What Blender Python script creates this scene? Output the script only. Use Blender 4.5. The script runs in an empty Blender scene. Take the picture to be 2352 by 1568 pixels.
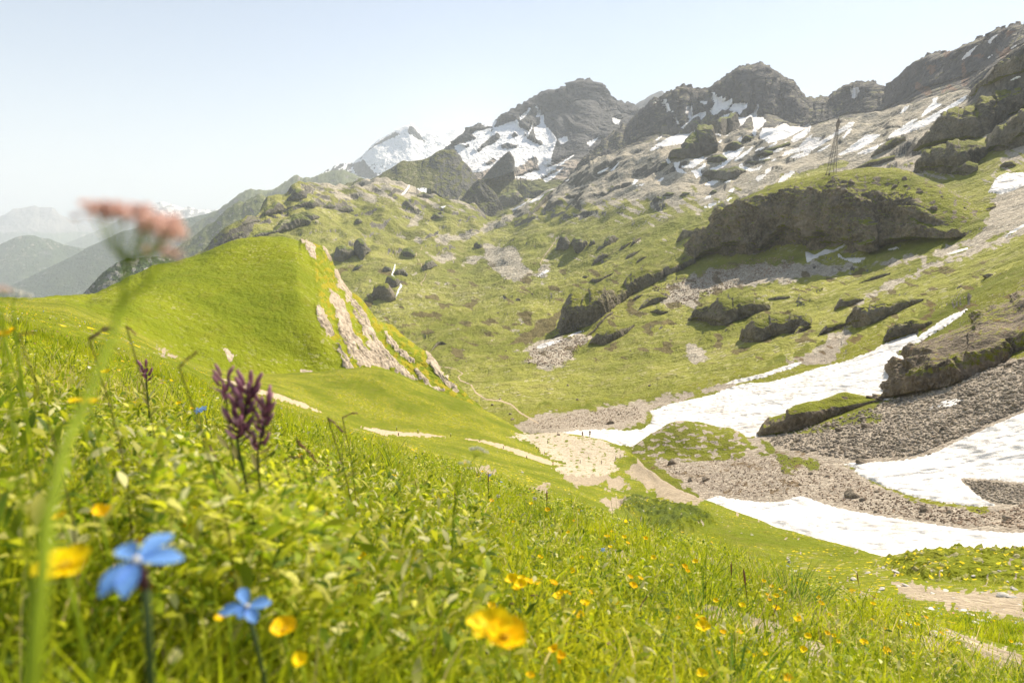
import bpy, bmesh, math, random
import numpy as np
from mathutils import Vector, Matrix
from mathutils.bvhtree import BVHTree

# ---------------------------------------------------------------- camera, world, sun, exposure
scene = bpy.context.scene
col = scene.collection
SKY_HORIZON = 540.0                      # survey picture is 2352 x 1568 pixels, focal length 1568 pixels (24 mm)
PITCH = math.atan((784 - SKY_HORIZON) / 1568)
cam_d = bpy.data.cameras.new('camera')
cam_d.lens = 24; cam_d.sensor_width = 36
cam_d.clip_start = 0.02; cam_d.clip_end = 200000
cam_d.dof.use_dof = True
cam_d.dof.focus_distance = 5.0
cam_d.dof.aperture_fstop = 7.0
cam = bpy.data.objects.new('camera', cam_d)
cam.rotation_euler = (math.pi / 2 - PITCH, 0, 0)
col.objects.link(cam)
scene.camera = cam

SUN_AZ, SUN_EL = 42.0, 44.0              # degrees right of the view direction, degrees above the horizon
sun_dir = Vector((math.sin(math.radians(SUN_AZ)) * math.cos(math.radians(SUN_EL)),
                  math.cos(math.radians(SUN_AZ)) * math.cos(math.radians(SUN_EL)),
                  math.sin(math.radians(SUN_EL))))
sun_d = bpy.data.lights.new('sun', 'SUN')
sun_d.energy = 4.8; sun_d.angle = math.radians(0.5); sun_d.color = (1.0, 0.89, 0.72)
sun = bpy.data.objects.new('sun', sun_d)
sun.rotation_euler = (-sun_dir).to_track_quat('-Z', 'Y').to_euler()
sun.location = (0, 0, 60)
col.objects.link(sun)

world = bpy.data.worlds.new('World')
scene.world = world
world.use_nodes = True
wt = world.node_tree
wt.nodes.clear()
w_out = wt.nodes.new('ShaderNodeOutputWorld'); w_bg = wt.nodes.new('ShaderNodeBackground')
w_sky = wt.nodes.new('ShaderNodeTexSky')
w_sky.sky_type = 'NISHITA'; w_sky.sun_disc = False
w_sky.sun_elevation = math.radians(SUN_EL); w_sky.sun_rotation = math.radians(SUN_AZ)
w_sky.altitude = 2300; w_sky.air_density = 1.2; w_sky.dust_density = 3.5; w_sky.ozone_density = 0.7
w_bg.inputs['Strength'].default_value = 0.06
wt.links.new(w_sky.outputs[0], w_bg.inputs[0]); wt.links.new(w_bg.outputs[0], w_out.inputs[0])

scene.view_settings.view_transform = 'Standard'
scene.view_settings.look = 'None'
scene.view_settings.gamma = 1.0
scene.view_settings.exposure = 1.25
scene.cycles.use_denoising = True
scene.cycles.max_bounces = 5
scene.cycles.diffuse_bounces = 3
scene.cycles.transmission_bounces = 3
scene.cycles.volume_bounces = 1
scene.cycles.use_adaptive_sampling = True
scene.cycles.adaptive_threshold = 0.02
scene.cycles.sample_clamp_indirect = 4.0

# ---------------------------------------------------------------- noise
_rs = np.random.RandomState(7)
PERM = np.tile(_rs.permutation(256), 3).astype(np.int32)
G3 = _rs.normal(size=(256, 3)); G3 /= np.linalg.norm(G3, axis=1)[:, None]; G3 = G3.astype(np.float32)
_ga = _rs.uniform(0, 2 * np.pi, 256); G2 = np.stack([np.cos(_ga), np.sin(_ga)], 1).astype(np.float32)

def perlin2(x, y, seed=0):
    x = np.asarray(x, np.float64) + seed * 17.31; y = np.asarray(y, np.float64) + seed * 9.73
    xi = np.floor(x).astype(np.int64); yi = np.floor(y).astype(np.int64)
    xf = (x - xi).astype(np.float32); yf = (y - yi).astype(np.float32)
    u = xf * xf * xf * (xf * (xf * 6 - 15) + 10); v = yf * yf * yf * (yf * (yf * 6 - 15) + 10)
    def g(a, b, dx, dy):
        h = PERM[PERM[(xi + a) & 255] + ((yi + b) & 255)] & 255
        gg = G2[h]
        return gg[..., 0] * dx + gg[..., 1] * dy
    a = g(0, 0, xf, yf); b = g(1, 0, xf - 1, yf); c = g(0, 1, xf, yf - 1); d = g(1, 1, xf - 1, yf - 1)
    return 1.5 * ((a + u * (b - a)) * (1 - v) + (c + u * (d - c)) * v)

def perlin3(x, y, z, seed=0):
    x = np.asarray(x, np.float64) + seed * 17.31; y = np.asarray(y, np.float64) + seed * 9.73; z = np.asarray(z, np.float64) + seed * 3.17
    xi = np.floor(x).astype(np.int64); yi = np.floor(y).astype(np.int64); zi = np.floor(z).astype(np.int64)
    xf = (x - xi).astype(np.float32); yf = (y - yi).astype(np.float32); zf = (z - zi).astype(np.float32)
    u = xf * xf * (3 - 2 * xf); v = yf * yf * (3 - 2 * yf); w = zf * zf * (3 - 2 * zf)
    r = 0
    for a in (0, 1):
        for b in (0, 1):
            for c in (0, 1):
                h = PERM[PERM[PERM[(xi + a) & 255] + ((yi + b) & 255)] + ((zi + c) & 255)] & 255
                gg = G3[h]
                d = gg[..., 0] * (xf - a) + gg[..., 1] * (yf - b) + gg[..., 2] * (zf - c)
                r = r + d * (u if a else 1 - u) * (v if b else 1 - v) * (w if c else 1 - w)
    return 1.6 * r

def fbm2(x, y, o=5, seed=0, gain=0.5):
    r = 0; a = 1.0
    for i in range(o):
        r = r + a * perlin2(x * 2 ** i, y * 2 ** i, seed + i * 1.7); a *= gain
    return r

def ridge2(x, y, o=5, seed=0, gain=0.5):
    r = 0; a = 1.0; n = 0
    for i in range(o):
        r = r + a * (1 - 2.2 * np.abs(perlin2(x * 2.03 ** i, y * 2.03 ** i, seed + i * 1.7))); n += a; a *= gain
    return r / n

def fbm3(p, s, o=4, seed=0, gain=0.5):
    r = 0; a = 1.0
    for i in range(o):
        k = 2.0 ** i / s
        r = r + a * perlin3(p[..., 0] * k, p[..., 1] * k, p[..., 2] * k, seed + i * 1.7); a *= gain
    return r

def ridge3(p, s, o=4, seed=0, gain=0.55, zs=1.0):
    r = 0; a = 1.0; n = 0
    for i in range(o):
        k = 2.03 ** i / s
        r = r + a * (1 - 2.4 * np.abs(perlin3(p[..., 0] * k, p[..., 1] * k, p[..., 2] * k * zs, seed + i * 1.7))); n += a; a *= gain
    return r / n

def sstep(a, b, x):
    t = np.clip((x - a) / (b - a), 0, 1)
    return t * t * (3 - 2 * t)

# ---------------------------------------------------------------- survey: picture coordinates -> world points
CP, SP = math.cos(PITCH), math.sin(PITCH)
def unproject(px, py, D):
    """the point at horizontal distance D seen at survey position (px, py)"""
    px = np.asarray(px, float); py = np.asarray(py, float)
    x = (px - 1176) / 1568; v = (784 - py) / 1568
    y = CP + v * SP; z = -SP + v * CP
    k = D / np.sqrt(x * x + y * y)
    return np.stack([x * k, y * k, z * k], -1)

def project(P):
    P = np.asarray(P)
    f = P[..., 1] * CP - P[..., 2] * SP
    u = P[..., 1] * SP + P[..., 2] * CP
    f = np.where(np.abs(f) < 1e-6, 1e-6, f)
    return 1176 + 1568 * P[..., 0] / f, 784 - 1568 * u / f

ZOOM = {0: (1, 0, 0), 1: (.3418, 0, 344.5), 2: (.3418, 689, 172.3), 3: (.3662, 1493, 0), 4: (.3662, 1493, 516.8),
        5: (.3418, 689, 516.8), 6: (.19531, 1493, 172.3), 7: (.1953, 1892.6, 0), 8: (.1953, 1148.4, 516.8), 9: (.3418, 689, 861.3), 10: (.3653, 1493, 1033.6)}
def Z(k, *v):
    s, ox, oy = ZOOM[k]
    return [(ox + v[i] * s, oy + v[i + 1] * s) for i in range(0, len(v), 2)]

def sdpoly(PX, PY, poly, margin=14):
    """signed distance (pixels of the survey, inside positive) to a closed outline"""
    out = np.full(PX.shape, -99.0)
    q = np.array(poly, float)
    lo = q.min(0) - margin; hi = q.max(0) + margin
    m = (PX > lo[0]) & (PX < hi[0]) & (PY > lo[1]) & (PY < hi[1])
    if not m.any(): return out
    x = PX[m]; y = PY[m]
    d2 = np.full(x.shape, 1e9); inside = np.zeros(x.shape, bool)
    for i in range(len(q)):
        ax, ay = q[i]; bx, by = q[(i + 1) % len(q)]
        ex, ey = bx - ax, by - ay
        t = np.clip(((x - ax) * ex + (y - ay) * ey) / (ex * ex + ey * ey + 1e-9), 0, 1)
        d2 = np.minimum(d2, (x - ax - t * ex) ** 2 + (y - ay - t * ey) ** 2)
        c = ((ay > y) != (by > y))
        if ey != 0:
            inside ^= c & (x < ax + (y - ay) / ey * ex)
    d = np.sqrt(d2)
    out[m] = np.where(inside, d, -d)
    return out

def sdline(PX, PY, line, margin=40):
    """distance to an open polyline and the parameter 0..1 along it"""
    out = np.full(PX.shape, 999.0)
    q = np.array(line, float)
    lo = q.min(0) - margin; hi = q.max(0) + margin
    m = (PX > lo[0]) & (PX < hi[0]) & (PY > lo[1]) & (PY < hi[1])
    x = PX[m]; y = PY[m]
    d2 = np.full(x.shape, 1e9)
    for i in range(len(q) - 1):
        ax, ay = q[i]; bx, by = q[i + 1]
        ex, ey = bx - ax, by - ay
        t = np.clip(((x - ax) * ex + (y - ay) * ey) / (ex * ex + ey * ey + 1e-9), 0, 1)
        d2 = np.minimum(d2, (x - ax - t * ex) ** 2 + (y - ay - t * ey) ** 2)
    out[m] = np.sqrt(d2)
    return out

def _smooth(v, w):
    w = min(w, (len(v) - 4) // 3)
    if w < 2: return v
    k = np.hanning(int(w) * 2 + 3); k /= k.sum(); n = len(k) // 2
    return np.convolve(np.concatenate([np.full(n, v[0]) - (v[1:n + 1][::-1] - v[0]), v, np.full(n, v[-1]) + (v[-1] - v[-n - 1:-1][::-1])]), k, 'valid')

def pchip_rows(Y, n):
    """Y (rows, cols): monotone interpolation down the rows with n[k] steps in interval k"""
    R = Y.shape[0]
    d = Y[1:] - Y[:-1]; m = np.zeros_like(Y)
    h = np.array(n, float)
    d = d / h[:, None]
    for k in range(1, R - 1):
        s = d[k - 1] * d[k]
        w1 = 2 * h[k] + h[k - 1]; w2 = h[k] + 2 * h[k - 1]
        with np.errstate(divide='ignore', invalid='ignore'):
            hm = (w1 + w2) / (w1 / d[k - 1] + w2 / d[k])
        m[k] = np.where(s > 0, hm, 0)
    m[0] = d[0]; m[-1] = d[-1]
    out = []
    for k in range(R - 1):
        for j in range(int(n[k])):
            t = j / n[k]; H = h[k]
            out.append((2 * t ** 3 - 3 * t ** 2 + 1) * Y[k] + (t ** 3 - 2 * t ** 2 + t) * H * m[k] + (-2 * t ** 3 + 3 * t ** 2) * Y[k + 1] + (t ** 3 - t ** 2) * H * m[k + 1])
    out.append(Y[-1])
    return np.array(out)

class Sheet: pass

def loft(rows, px0, px1, dpx, steps, smooth=None, linear=False):
    """a landform surveyed as rows of (px, py, distance), nearest row first"""
    pxs = np.arange(px0, px1 + .1, dpx)
    PYr = []; LDr = []
    for k, r in enumerate(rows):
        r = sorted(r)
        a = np.array([p[0] for p in r], float)
        w = 0 if smooth is None else smooth[k]
        PYr.append(_smooth(np.interp(pxs, a, [p[1] for p in r]), w / dpx))
        LDr.append(_smooth(np.interp(pxs, a, [math.log(p[2]) for p in r]), 40 / dpx))
    PYr = np.array(PYr); LDr = np.array(LDr)
    if linear:
        py = []; ld = []
        for k in range(len(rows) - 1):
            for j in range(steps[k]):
                t = j / steps[k]
                py.append(PYr[k] * (1 - t) + PYr[k + 1] * t); ld.append(LDr[k] * (1 - t) + LDr[k + 1] * t)
        py.append(PYr[-1]); ld.append(LDr[-1]); py = np.array(py); ld = np.array(ld)
    else:
        py = pchip_rows(PYr, steps); ld = pchip_rows(LDr, steps)
    s = Sheet()
    s.PX = np.broadcast_to(pxs, py.shape).copy(); s.PY = py; s.D = np.exp(ld)
    s.P = unproject(s.PX, s.PY, s.D)
    s.rows = np.cumsum([0] + list(steps))
    s.mask = np.zeros(py.shape + (4,), np.float32)
    return s

def normals(P):
    du = np.zeros_like(P); dv = np.zeros_like(P)
    du[:, 1:-1] = P[:, 2:] - P[:, :-2]; du[:, 0] = P[:, 1] - P[:, 0]; du[:, -1] = P[:, -1] - P[:, -2]
    dv[1:-1] = P[2:] - P[:-2]; dv[0] = P[1] - P[0]; dv[-1] = P[-1] - P[-2]
    n = np.cross(du, dv)
    n /= np.linalg.norm(n, axis=-1)[..., None] + 1e-12
    return n

def make_mesh(name, V, F, mat, smooth=True, attrs=None):
    me = bpy.data.meshes.new(name)
    V = np.asarray(V, np.float32).reshape(-1, 3); F = np.asarray(F, np.int32)
    k = F.shape[1]
    me.vertices.add(len(V)); me.vertices.foreach_set('co', V.ravel())
    me.loops.add(F.size); me.loops.foreach_set('vertex_index', F.ravel())
    me.polygons.add(len(F)); me.polygons.foreach_set('loop_start', np.arange(0, F.size, k, dtype=np.int32))
    me.polygons.foreach_set('loop_total', np.full(len(F), k, np.int32))
    if smooth: me.polygons.foreach_set('use_smooth', np.ones(len(F), bool))
    for n, a in (attrs or {}).items():
        at = me.attributes.new(n, 'FLOAT_COLOR', 'POINT')
        a = np.asarray(a, np.float32).reshape(len(V), -1)
        if a.shape[1] == 3: a = np.concatenate([a, np.ones((len(a), 1), np.float32)], 1)
        at.data.foreach_set('color', a.ravel())
    me.update(calc_edges=True)
    if mat: me.materials.append(mat)
    return me

def tag(o, label=None, cat=None, group=None, kind=None):
    if label: o['label'] = label
    if cat: o['category'] = cat
    if group: o['group'] = group
    if kind: o['kind'] = kind
    return o

def link(name, me, parent=None):
    o = bpy.data.objects.new(name, me); col.objects.link(o)
    if parent is not None: o.parent = parent
    return o

def grid_faces(nr, nc):
    i = np.arange(nr * nc, dtype=np.int32).reshape(nr, nc)
    return np.stack([i[:-1, :-1], i[:-1, 1:], i[1:, 1:], i[1:, :-1]], -1).reshape(-1, 4)

def sheet_object(name, s, mat, label, kind='structure'):
    nr, nc = s.PX.shape
    me = make_mesh(name, s.P, grid_faces(nr, nc), mat, True, {'mask': np.clip(s.mask, 0, 1)})
    return tag(link(name, me), label, kind=kind)

def patch_object(name, s, sd, thick_px, mat, label, edge=4.0, kind='structure', attrs=None):
    """a separate sheet (snow, path, sand) lying on the landform s where sd (survey pixels) is positive"""
    P = s.P; nr, nc = sd.shape
    N = normals(P)
    N = np.where(N[..., 2:3] < 0, -N, N)
    lift = (sstep(-1.2, edge, sd) * 1.25 - 0.25) * thick_px * s.D / 1568
    Q = P + N * lift[..., None]
    F = grid_faces(nr, nc)
    ok = (sd > -1.2).ravel()
    F = F[ok[F].all(1)]
    if len(F) == 0: return None
    used = np.unique(F)
    inv = np.zeros(nr * nc, np.int32); inv[used] = np.arange(len(used))
    me = make_mesh(name, Q.reshape(-1, 3)[used], inv[F], mat)
    return tag(link(name, me), label, kind=kind)

def cliff(s, line, hpx, w=7, decay=60, jit=6, jn=14, seed=1, taper=25):
    """a rock step: ground above the line is raised, falling back uphill"""
    q = sorted(line); a = [p[0] for p in q]
    PX, PY = s.PX, s.PY
    m = (PX > a[0] - 5) & (PX < a[-1] + 5)
    yl = np.interp(PX, a, [p[1] for p in q])
    m &= (PY < yl + 30) & (PY > yl - decay * 3)
    out = np.zeros(PX.shape)
    x, y, D = PX[m], PY[m], s.D[m]
    j = jit * (perlin2(x / jn, y / (jn * 3), seed) * 1.2 + .6 * perlin2(x / (jn * .4), y / jn, seed + 3))
    d = yl[m] - y + j
    tp = sstep(a[0], a[0] + taper, x) * (1 - sstep(a[-1] - taper, a[-1], x))
    st = sstep(0, w, d) * np.exp(-(np.clip(d - w, 0, None) / decay) ** 2)
    out[m] = hpx * st * tp * D / 1568
    return out

# ---------------------------------------------------------------- materials
class NT:
    def __init__(self, name):
        self.mat = bpy.data.materials.new(name); self.mat.use_nodes = True
        self.t = self.mat.node_tree; self.t.nodes.clear()
        self.out = self.n('ShaderNodeOutputMaterial')
    def n(self, kind, **kw):
        nd = self.t.nodes.new(kind)
        for k, v in kw.items(): setattr(nd, k, v)
        return nd
    def l(self, a, b): self.t.links.new(a, b)
    def val(self, x, sock):
        if isinstance(x, (int, float)): sock.default_value = x
        elif isinstance(x, tuple): sock.default_value = x if len(x) == 4 or sock.type == 'VECTOR' else x + (1,)
        else: self.l(x, sock)
    def math(self, op, a, b=0.0, c=None, clamp=False):
        m = self.n('ShaderNodeMath', operation=op, use_clamp=clamp)
        self.val(a, m.inputs[0]); self.val(b, m.inputs[1])
        if c is not None: self.val(c, m.inputs[2])
        return m.outputs[0]
    def mix(self, f, a, b):
        m = self.n('ShaderNodeMix', data_type='RGBA')
        self.val(f, m.inputs[0]); self.val(a, m.inputs[6]); self.val(b, m.inputs[7])
        return m.outputs[2]
    def noise(self, vec, scale, detail=5, rough=.55, dist=0.0):
        m = self.n('ShaderNodeTexNoise')
        self.l(vec, m.inputs['Vector']); m.inputs['Scale'].default_value = scale
        m.inputs['Detail'].default_value = detail; m.inputs['Roughness'].default_value = rough
        m.inputs['Distortion'].default_value = dist
        return m.outputs[0]
    def voro(self, vec, scale, feature='F1', out=0):
        m = self.n('ShaderNodeTexVoronoi', feature=feature)
        self.l(vec, m.inputs['Vector']); m.inputs['Scale'].default_value = scale
        return m.outputs[out]
    def mapr(self, x, a, b, c=0.0, d=1.0):
        m = self.n('ShaderNodeMapRange', clamp=True)
        self.val(x, m.inputs[0])
        for i, v in enumerate((a, b, c, d)): self.val(v, m.inputs[i + 1])
        return m.outputs[0]
    def pos(self): return self.n('ShaderNodeNewGeometry').outputs['Position']
    def mapping(self, vec, scale=(1, 1, 1), rot=(0, 0, 0)):
        m = self.n('ShaderNodeMapping'); self.l(vec, m.inputs[0])
        m.inputs['Scale'].default_value = scale; m.inputs['Rotation'].default_value = rot
        return m.outputs[0]
    def bump(self, h, strength, dist, normal=None):
        b = self.n('ShaderNodeBump'); b.inputs['Strength'].default_value = strength
        b.inputs['Distance'].default_value = dist; self.l(h, b.inputs['Height'])
        if normal is not None: self.l(normal, b.inputs['Normal'])
        return b.outputs[0]
    def principled(self, color, rough=.9, normal=None, spec=.2):
        p = self.n('ShaderNodeBsdfPrincipled'); self.val(color, p.inputs['Base Color']); self.val(rough, p.inputs['Roughness'])
        p.inputs['Specular IOR Level'].default_value = spec
        if normal is not None: self.l(normal, p.inputs['Normal'])
        return p.outputs[0]
    def done(self, sh):
        self.l(sh, self.out.inputs['Surface']); return self.mat

def terrain_mat(name, u, rock=((.16, .15, .135), (.30, .275, .24)), scree=((.30, .25, .205), (.50, .43, .36)),
                grass=((.115, .17, .012), (.22, .27, .03), (.16, .13, .05)), heath=(.10, .075, .03), snow=(.86, .85, .84), flowers=None,
                bump=1.0, speck=.5, cell=1.0):
    """u: size in metres of the finest texture grain on this landform"""
    t = NT(name)
    pos = t.pos()
    at = t.n('ShaderNodeAttribute', attribute_name='mask', attribute_type='GEOMETRY')
    sep = t.n('ShaderNodeSeparateColor'); t.l(at.outputs['Color'], sep.inputs[0])
    R, G, B = sep.outputs[0], sep.outputs[1], sep.outputs[2]; A = at.outputs['Alpha']
    nf = t.noise(pos, 1 / (u * 3), 4, .6)
    nm = t.noise(pos, 1 / (u * 14), 6, .6)
    nl = t.noise(pos, 1 / (u * 110), 4, .55)
    vf = t.voro(pos, 1 / (u * 2.2), out=1)          # random colour per stone
    vs = t.n('ShaderNodeSeparateColor'); t.l(vf, vs.inputs[0]); vr = vs.outputs[0]
    vd = t.voro(pos, 1 / (u * 2.2), 'DISTANCE_TO_EDGE')
    mixn = t.math('ADD', t.math('MULTIPLY', nf, .5), t.math('MULTIPLY', nm, .5))
    def thr(x, k=7.0, w=.9):
        a = t.math('ADD', t.math('SUBTRACT', x, .5), t.math('MULTIPLY', t.math('SUBTRACT', mixn, .5), w * 1.6))
        return t.math('ADD', t.math('MULTIPLY', a, k), .5, clamp=True)
    fg, fs, fn, fh = thr(R), thr(G), thr(B, 10, .55), thr(A)
    rc = t.mix(t.mapr(nm, .35, .65), rock[0], rock[1])
    stk = t.noise(t.mapping(pos, (1, 1, .3), (0, .5, 0)), 1 / (u * 45), 5, .65)
    rc = t.mix(t.mapr(stk, .38, .62, .75, 0), rc, tuple(c * .45 for c in rock[0]))
    rc = t.mix(t.mapr(nf, .45, .75, 0, .5), rc, tuple(c * 1.35 for c in rock[1]))
    sc = t.mix(vr, scree[0], scree[1])
    sc = t.mix(t.mapr(vd, 0.0, .12, .55 * cell, 0), sc, tuple(c * .5 for c in scree[0]))
    sc = t.mix(t.mapr(nl, .4, .7, 0, .35), sc, tuple(c * .8 for c in scree[1]))
    gc = t.mix(t.mapr(nl, .38, .62), grass[0], grass[1])
    gc = t.mix(t.mapr(nm, .5, .72, 0, .55), gc, grass[2])
    gc = t.mix(t.mapr(nf, .5, .8, 0, .35), gc, tuple(c * 1.5 for c in grass[1]))
    # loose stones lying in the turf
    st = t.math('MULTIPLY', t.mapr(vr, .90, .93), t.mapr(nl, .42, .6, 0, speck))
    gc = t.mix(st, gc, scree[1])
    if flowers:
        v2 = t.voro(pos, 1 / (u * 1.1), out=1)
        s2 = t.n('ShaderNodeSeparateColor'); t.l(v2, s2.inputs[0])
        gc = t.mix(t.math('MULTIPLY', t.mapr(s2.outputs[1], 1 - flowers[1], 1 - flowers[1] + .02), t.mapr(nl, .4, .55)), gc, flowers[0])
    c = t.mix(fs, rc, sc)
    c = t.mix(fg, c, gc)
    c = t.mix(t.math('MULTIPLY', fh, .85), c, heath)
    dirt = t.mix(t.mapr(nl, .45, .75, 0, .45), snow, (.62, .5, .38))
    c = t.mix(fn, c, dirt)
    hr = t.math('ADD', t.math('MULTIPLY', nf, .35), nm)
    b1 = t.bump(hr, .75 * bump, u * 5)
    b2 = t.bump(t.math('MULTIPLY', vd, 1.0), max(.01, .45 * bump * cell), u * 1.6, b1)
    return t.done(t.principled(c, .92, b2, .12))
# ================================================================ LANDFORMS
Q = 1.0          # survey-pixel step of the landform grids is DX / Q
DX = 1.7
HAZE = 6.0e-5

def st(n): return max(2, int(n / 1.7 * Q))
def slope_rock(s, lo=.62, hi=.78, base=None, amt=1.0):
    """less turf where the ground is steep"""
    N = normals(s.P); nz = np.abs(N[..., 2])
    return sstep(lo, hi, nz), N

# ---------------- far ranges beyond the valley mouth (left of the picture)
def range_sheet(name, crest, D0, D1, py_base, px0, px1, mat, label, rough, seed, steps=60, dx=2.0, snow=None, grass=None, thick=1.0, dback=1.25):
    base = [(px0, py_base, D0), (px1, py_base, D0)]
    mid = [(x, (y * .62 + py_base * .38), D1 * .72 + D0 * .28) for x, y in crest]
    top = [(x, y, D1) for x, y in crest]
    back = [(x, y + 110, D1 * dback) for x, y in crest]
    s = loft([base, mid, top, back], px0, px1, dx, [steps // 2, steps // 2, steps // 3], smooth=[0, 30, 0, 20], linear=True)
    N = normals(s.P)
    N = N * np.array([1, 1, .15]) * np.sign(N[..., 2:3] + 1e-6)
    amp = rough * s.D / 1568
    keep = 1 - .8 * np.exp(-(((s.PY - np.interp(s.PX, [c[0] for c in sorted(crest)], [c[1] for c in sorted(crest)])) / 6) ** 2))
    h = ridge3(s.P, D1 * .055, 5, seed, zs=.45) + .5 * ridge3(s.P, D1 * .016, 3, seed + 5, zs=.5)
    s.P = s.P + N * (np.abs(amp) * h * keep)[..., None] 
    s.P[..., 2] += amp * .12 * fbm3(s.P, D1 * .004, 3, seed + 9)
    nz = np.abs(normals(s.P)[..., 2])
    if grass is not None: s.mask[..., 0] = grass(s, nz)
    if snow is not None: s.mask[..., 2] = snow(s, nz)
    return s, sheet_object(name, s, mat, label)

m_far = terrain_mat('far_mountain_rock', 60, rock=((.22, .21, .20), (.34, .31, .28)), grass=((.05, .085, .02), (.08, .11, .03), (.10, .10, .05)), bump=.6)
m_forest = terrain_mat('far_forest_slope', 18, rock=((.2, .2, .18), (.3, .28, .25)), grass=((.022, .045, .014), (.04, .07, .02), (.10, .13, .04)), bump=1.4)

# cliff-topped far range
range_sheet('distant_cliff_range', [(-400, 560), (-150, 520)] + Z(1, 0, 450, 50, 425, 90, 396, 130, 392, 180, 385, 210, 376, 235, 372, 262, 388, 300, 386, 345, 383, 372, 398, 392, 428, 430, 448, 480, 468, 520, 478, 560, 462, 640, 470, 760, 500, 900, 520) + [(520, 560), (700, 600)],
            21000, 26000, 660, -400, 700, m_far, 'pale blue far range with a flat cliff top left of the picture', 9, 3,
            snow=lambda s, nz: .9 * sstep(.1, .5, perlin2(s.PX / 9, s.PY / 3, 4)) * sstep(495, 488, s.PY) * sstep(120, 150, s.PX), grass=lambda s, nz: .8 * sstep(520, 545, s.PY))
# snow-streaked peak behind the pink flower
def snowpk(s, nz):
    return sstep(-.15, .25, perlin2(s.PX / 14, s.PY / 7, 8) + .4 * perlin2(s.PX / 5, s.PY / 3, 9) + (490 - s.PY) / 60) * sstep(520, 498, s.PY)
range_sheet('distant_snowy_peak', [(150, 560), (250, 520)] + Z(1, 880, 425, 960, 400, 1010, 380, 1040, 362, 1090, 348, 1130, 358, 1180, 376, 1230, 390, 1265, 380, 1300, 392, 1330, 404, 1380, 400, 1430, 408, 1480, 395) + [(560, 500), (700, 540)],
            16000, 20000, 640, 150, 700, m_far, 'distant snow-streaked peak behind the pink blurred flower', 10, 5, snow=snowpk, grass=lambda s, nz: .8 * sstep(505, 515, s.PY))
range_sheet('distant_wooded_hill', [(-400, 640), (-150, 600)] + Z(1, 0, 636, 50, 611, 100, 590, 140, 576, 180, 572, 230, 575, 265, 588, 300, 597, 330, 596, 380, 620, 440, 640, 520, 655, 580, 662, 700, 700) + [(330, 620)],
            9000, 12500, 760, -400, 330, m_forest, 'blue-hazed rounded wooded hill at the left edge', 6, 7, grass=lambda s, nz: .75 + .3 * perlin2(s.PX / 30, s.PY / 12, 3))
range_sheet('distant_wooded_slope', [(-100, 720), (60, 640), (180, 582)] + Z(1, 580, 660, 620, 640, 700, 605, 770, 572, 830, 545, 900, 530, 1000, 505, 1150, 480, 1300, 450) + [(520, 480), (620, 470)],
            6500, 9500, 800, -100, 620, m_forest, 'hazy wooded mountain slope rising behind the pink flower', 7, 9, grass=lambda s, nz: .75 + .3 * perlin2(s.PX / 26, s.PY / 14, 5))
range_sheet('dark_forest_hill', Z(1, 500, 1060, 560, 968, 620, 905, 680, 840, 740, 790, 800, 752, 870, 730, 950, 722, 1050, 715, 1150, 735, 1300, 760), 1900, 2500, 760, 170, 450, m_forest,
            'dark forested knoll just behind the green hill at left', 12, 12, dx=1.2, grass=lambda s, nz: .9 - .8 * (perlin2(s.PX / 14, s.PY / 14, 3) > .25))
# green rocky ridges falling into the valley at left
m_ridge = terrain_mat('ridge_rock_and_turf', 6, grass=((.085, .105, .03), (.13, .15, .045), (.14, .12, .06)), scree=((.30, .26, .2), (.42, .37, .3)))
range_sheet('left_back_ridge', Z(1, 1180, 620, 1280, 522, 1340, 480, 1400, 440, 1480, 398, 1560, 338, 1620, 290, 1655, 272, 1690, 262, 1715, 270, 1745, 268, 1800, 274, 1850, 260, 1900, 228, 1935, 203, 1960, 185, 1980, 172, 1995, 167, 2015, 180, 2035, 192, 2060, 181, 2090, 188, 2120, 178, 2200, 150, 2300, 130) + [(900, 440)],
            5200, 7400, 680, 400, 900, m_ridge, 'grey hazy ridge climbing toward the snow peak', 14, 15, dx=1.4, grass=lambda s, nz: .75 * sstep(.45, .7, nz))
range_sheet('left_green_ridge', Z(1, 1120, 700, 1290, 590, 1350, 545, 1400, 500, 1430, 490, 1470, 475, 1530, 400, 1580, 365, 1610, 345, 1650, 350, 1690, 325, 1750, 293, 1790, 315, 1840, 300, 1900, 330, 2000, 360) + [(800, 480)],
            3200, 4400, 700, 370, 800, m_ridge, 'green and grey craggy ridge in front of the hazy back ridge', 16, 18, dx=1.4, grass=lambda s, nz: .95 * sstep(.4, .62, nz))

# ---------------- glaciated summits
m_peak = terrain_mat('summit_rock', 14, grass=((.10, .11, .03), (.16, .165, .05), (.15, .13, .06)), rock=((.048, .052, .057), (.135, .132, .13)), snow=(.88, .88, .88), bump=1.1)
range_sheet('distant_snow_dome', Z(2, 900, 420, 940, 400, 975, 398, 1000, 385, 1020, 372, 1045, 360, 1075, 354, 1105, 361, 1135, 373, 1200, 400, 1300, 430), 10000, 13000, 420, 985, 1140, m_peak,
            'rounded white snow dome between two rock peaks', 4, 21, dx=1.3, snow=lambda s, nz: .85 + .4 * perlin2(s.PX / 8, s.PY / 8, 3))
range_sheet('distant_rock_tooth', Z(2, 2200, 240, 2250, 205, 2280, 182, 2300, 172, 2320, 165, 2335, 150, 2352, 138) + Z(3, 75, 568, 95, 600, 150, 640), 6500, 8000, 330, 1441, 1550, m_peak,
            'tiny pale rock tooth showing behind the saddle of the ridge', 8, 23, dx=1.2)
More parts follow.
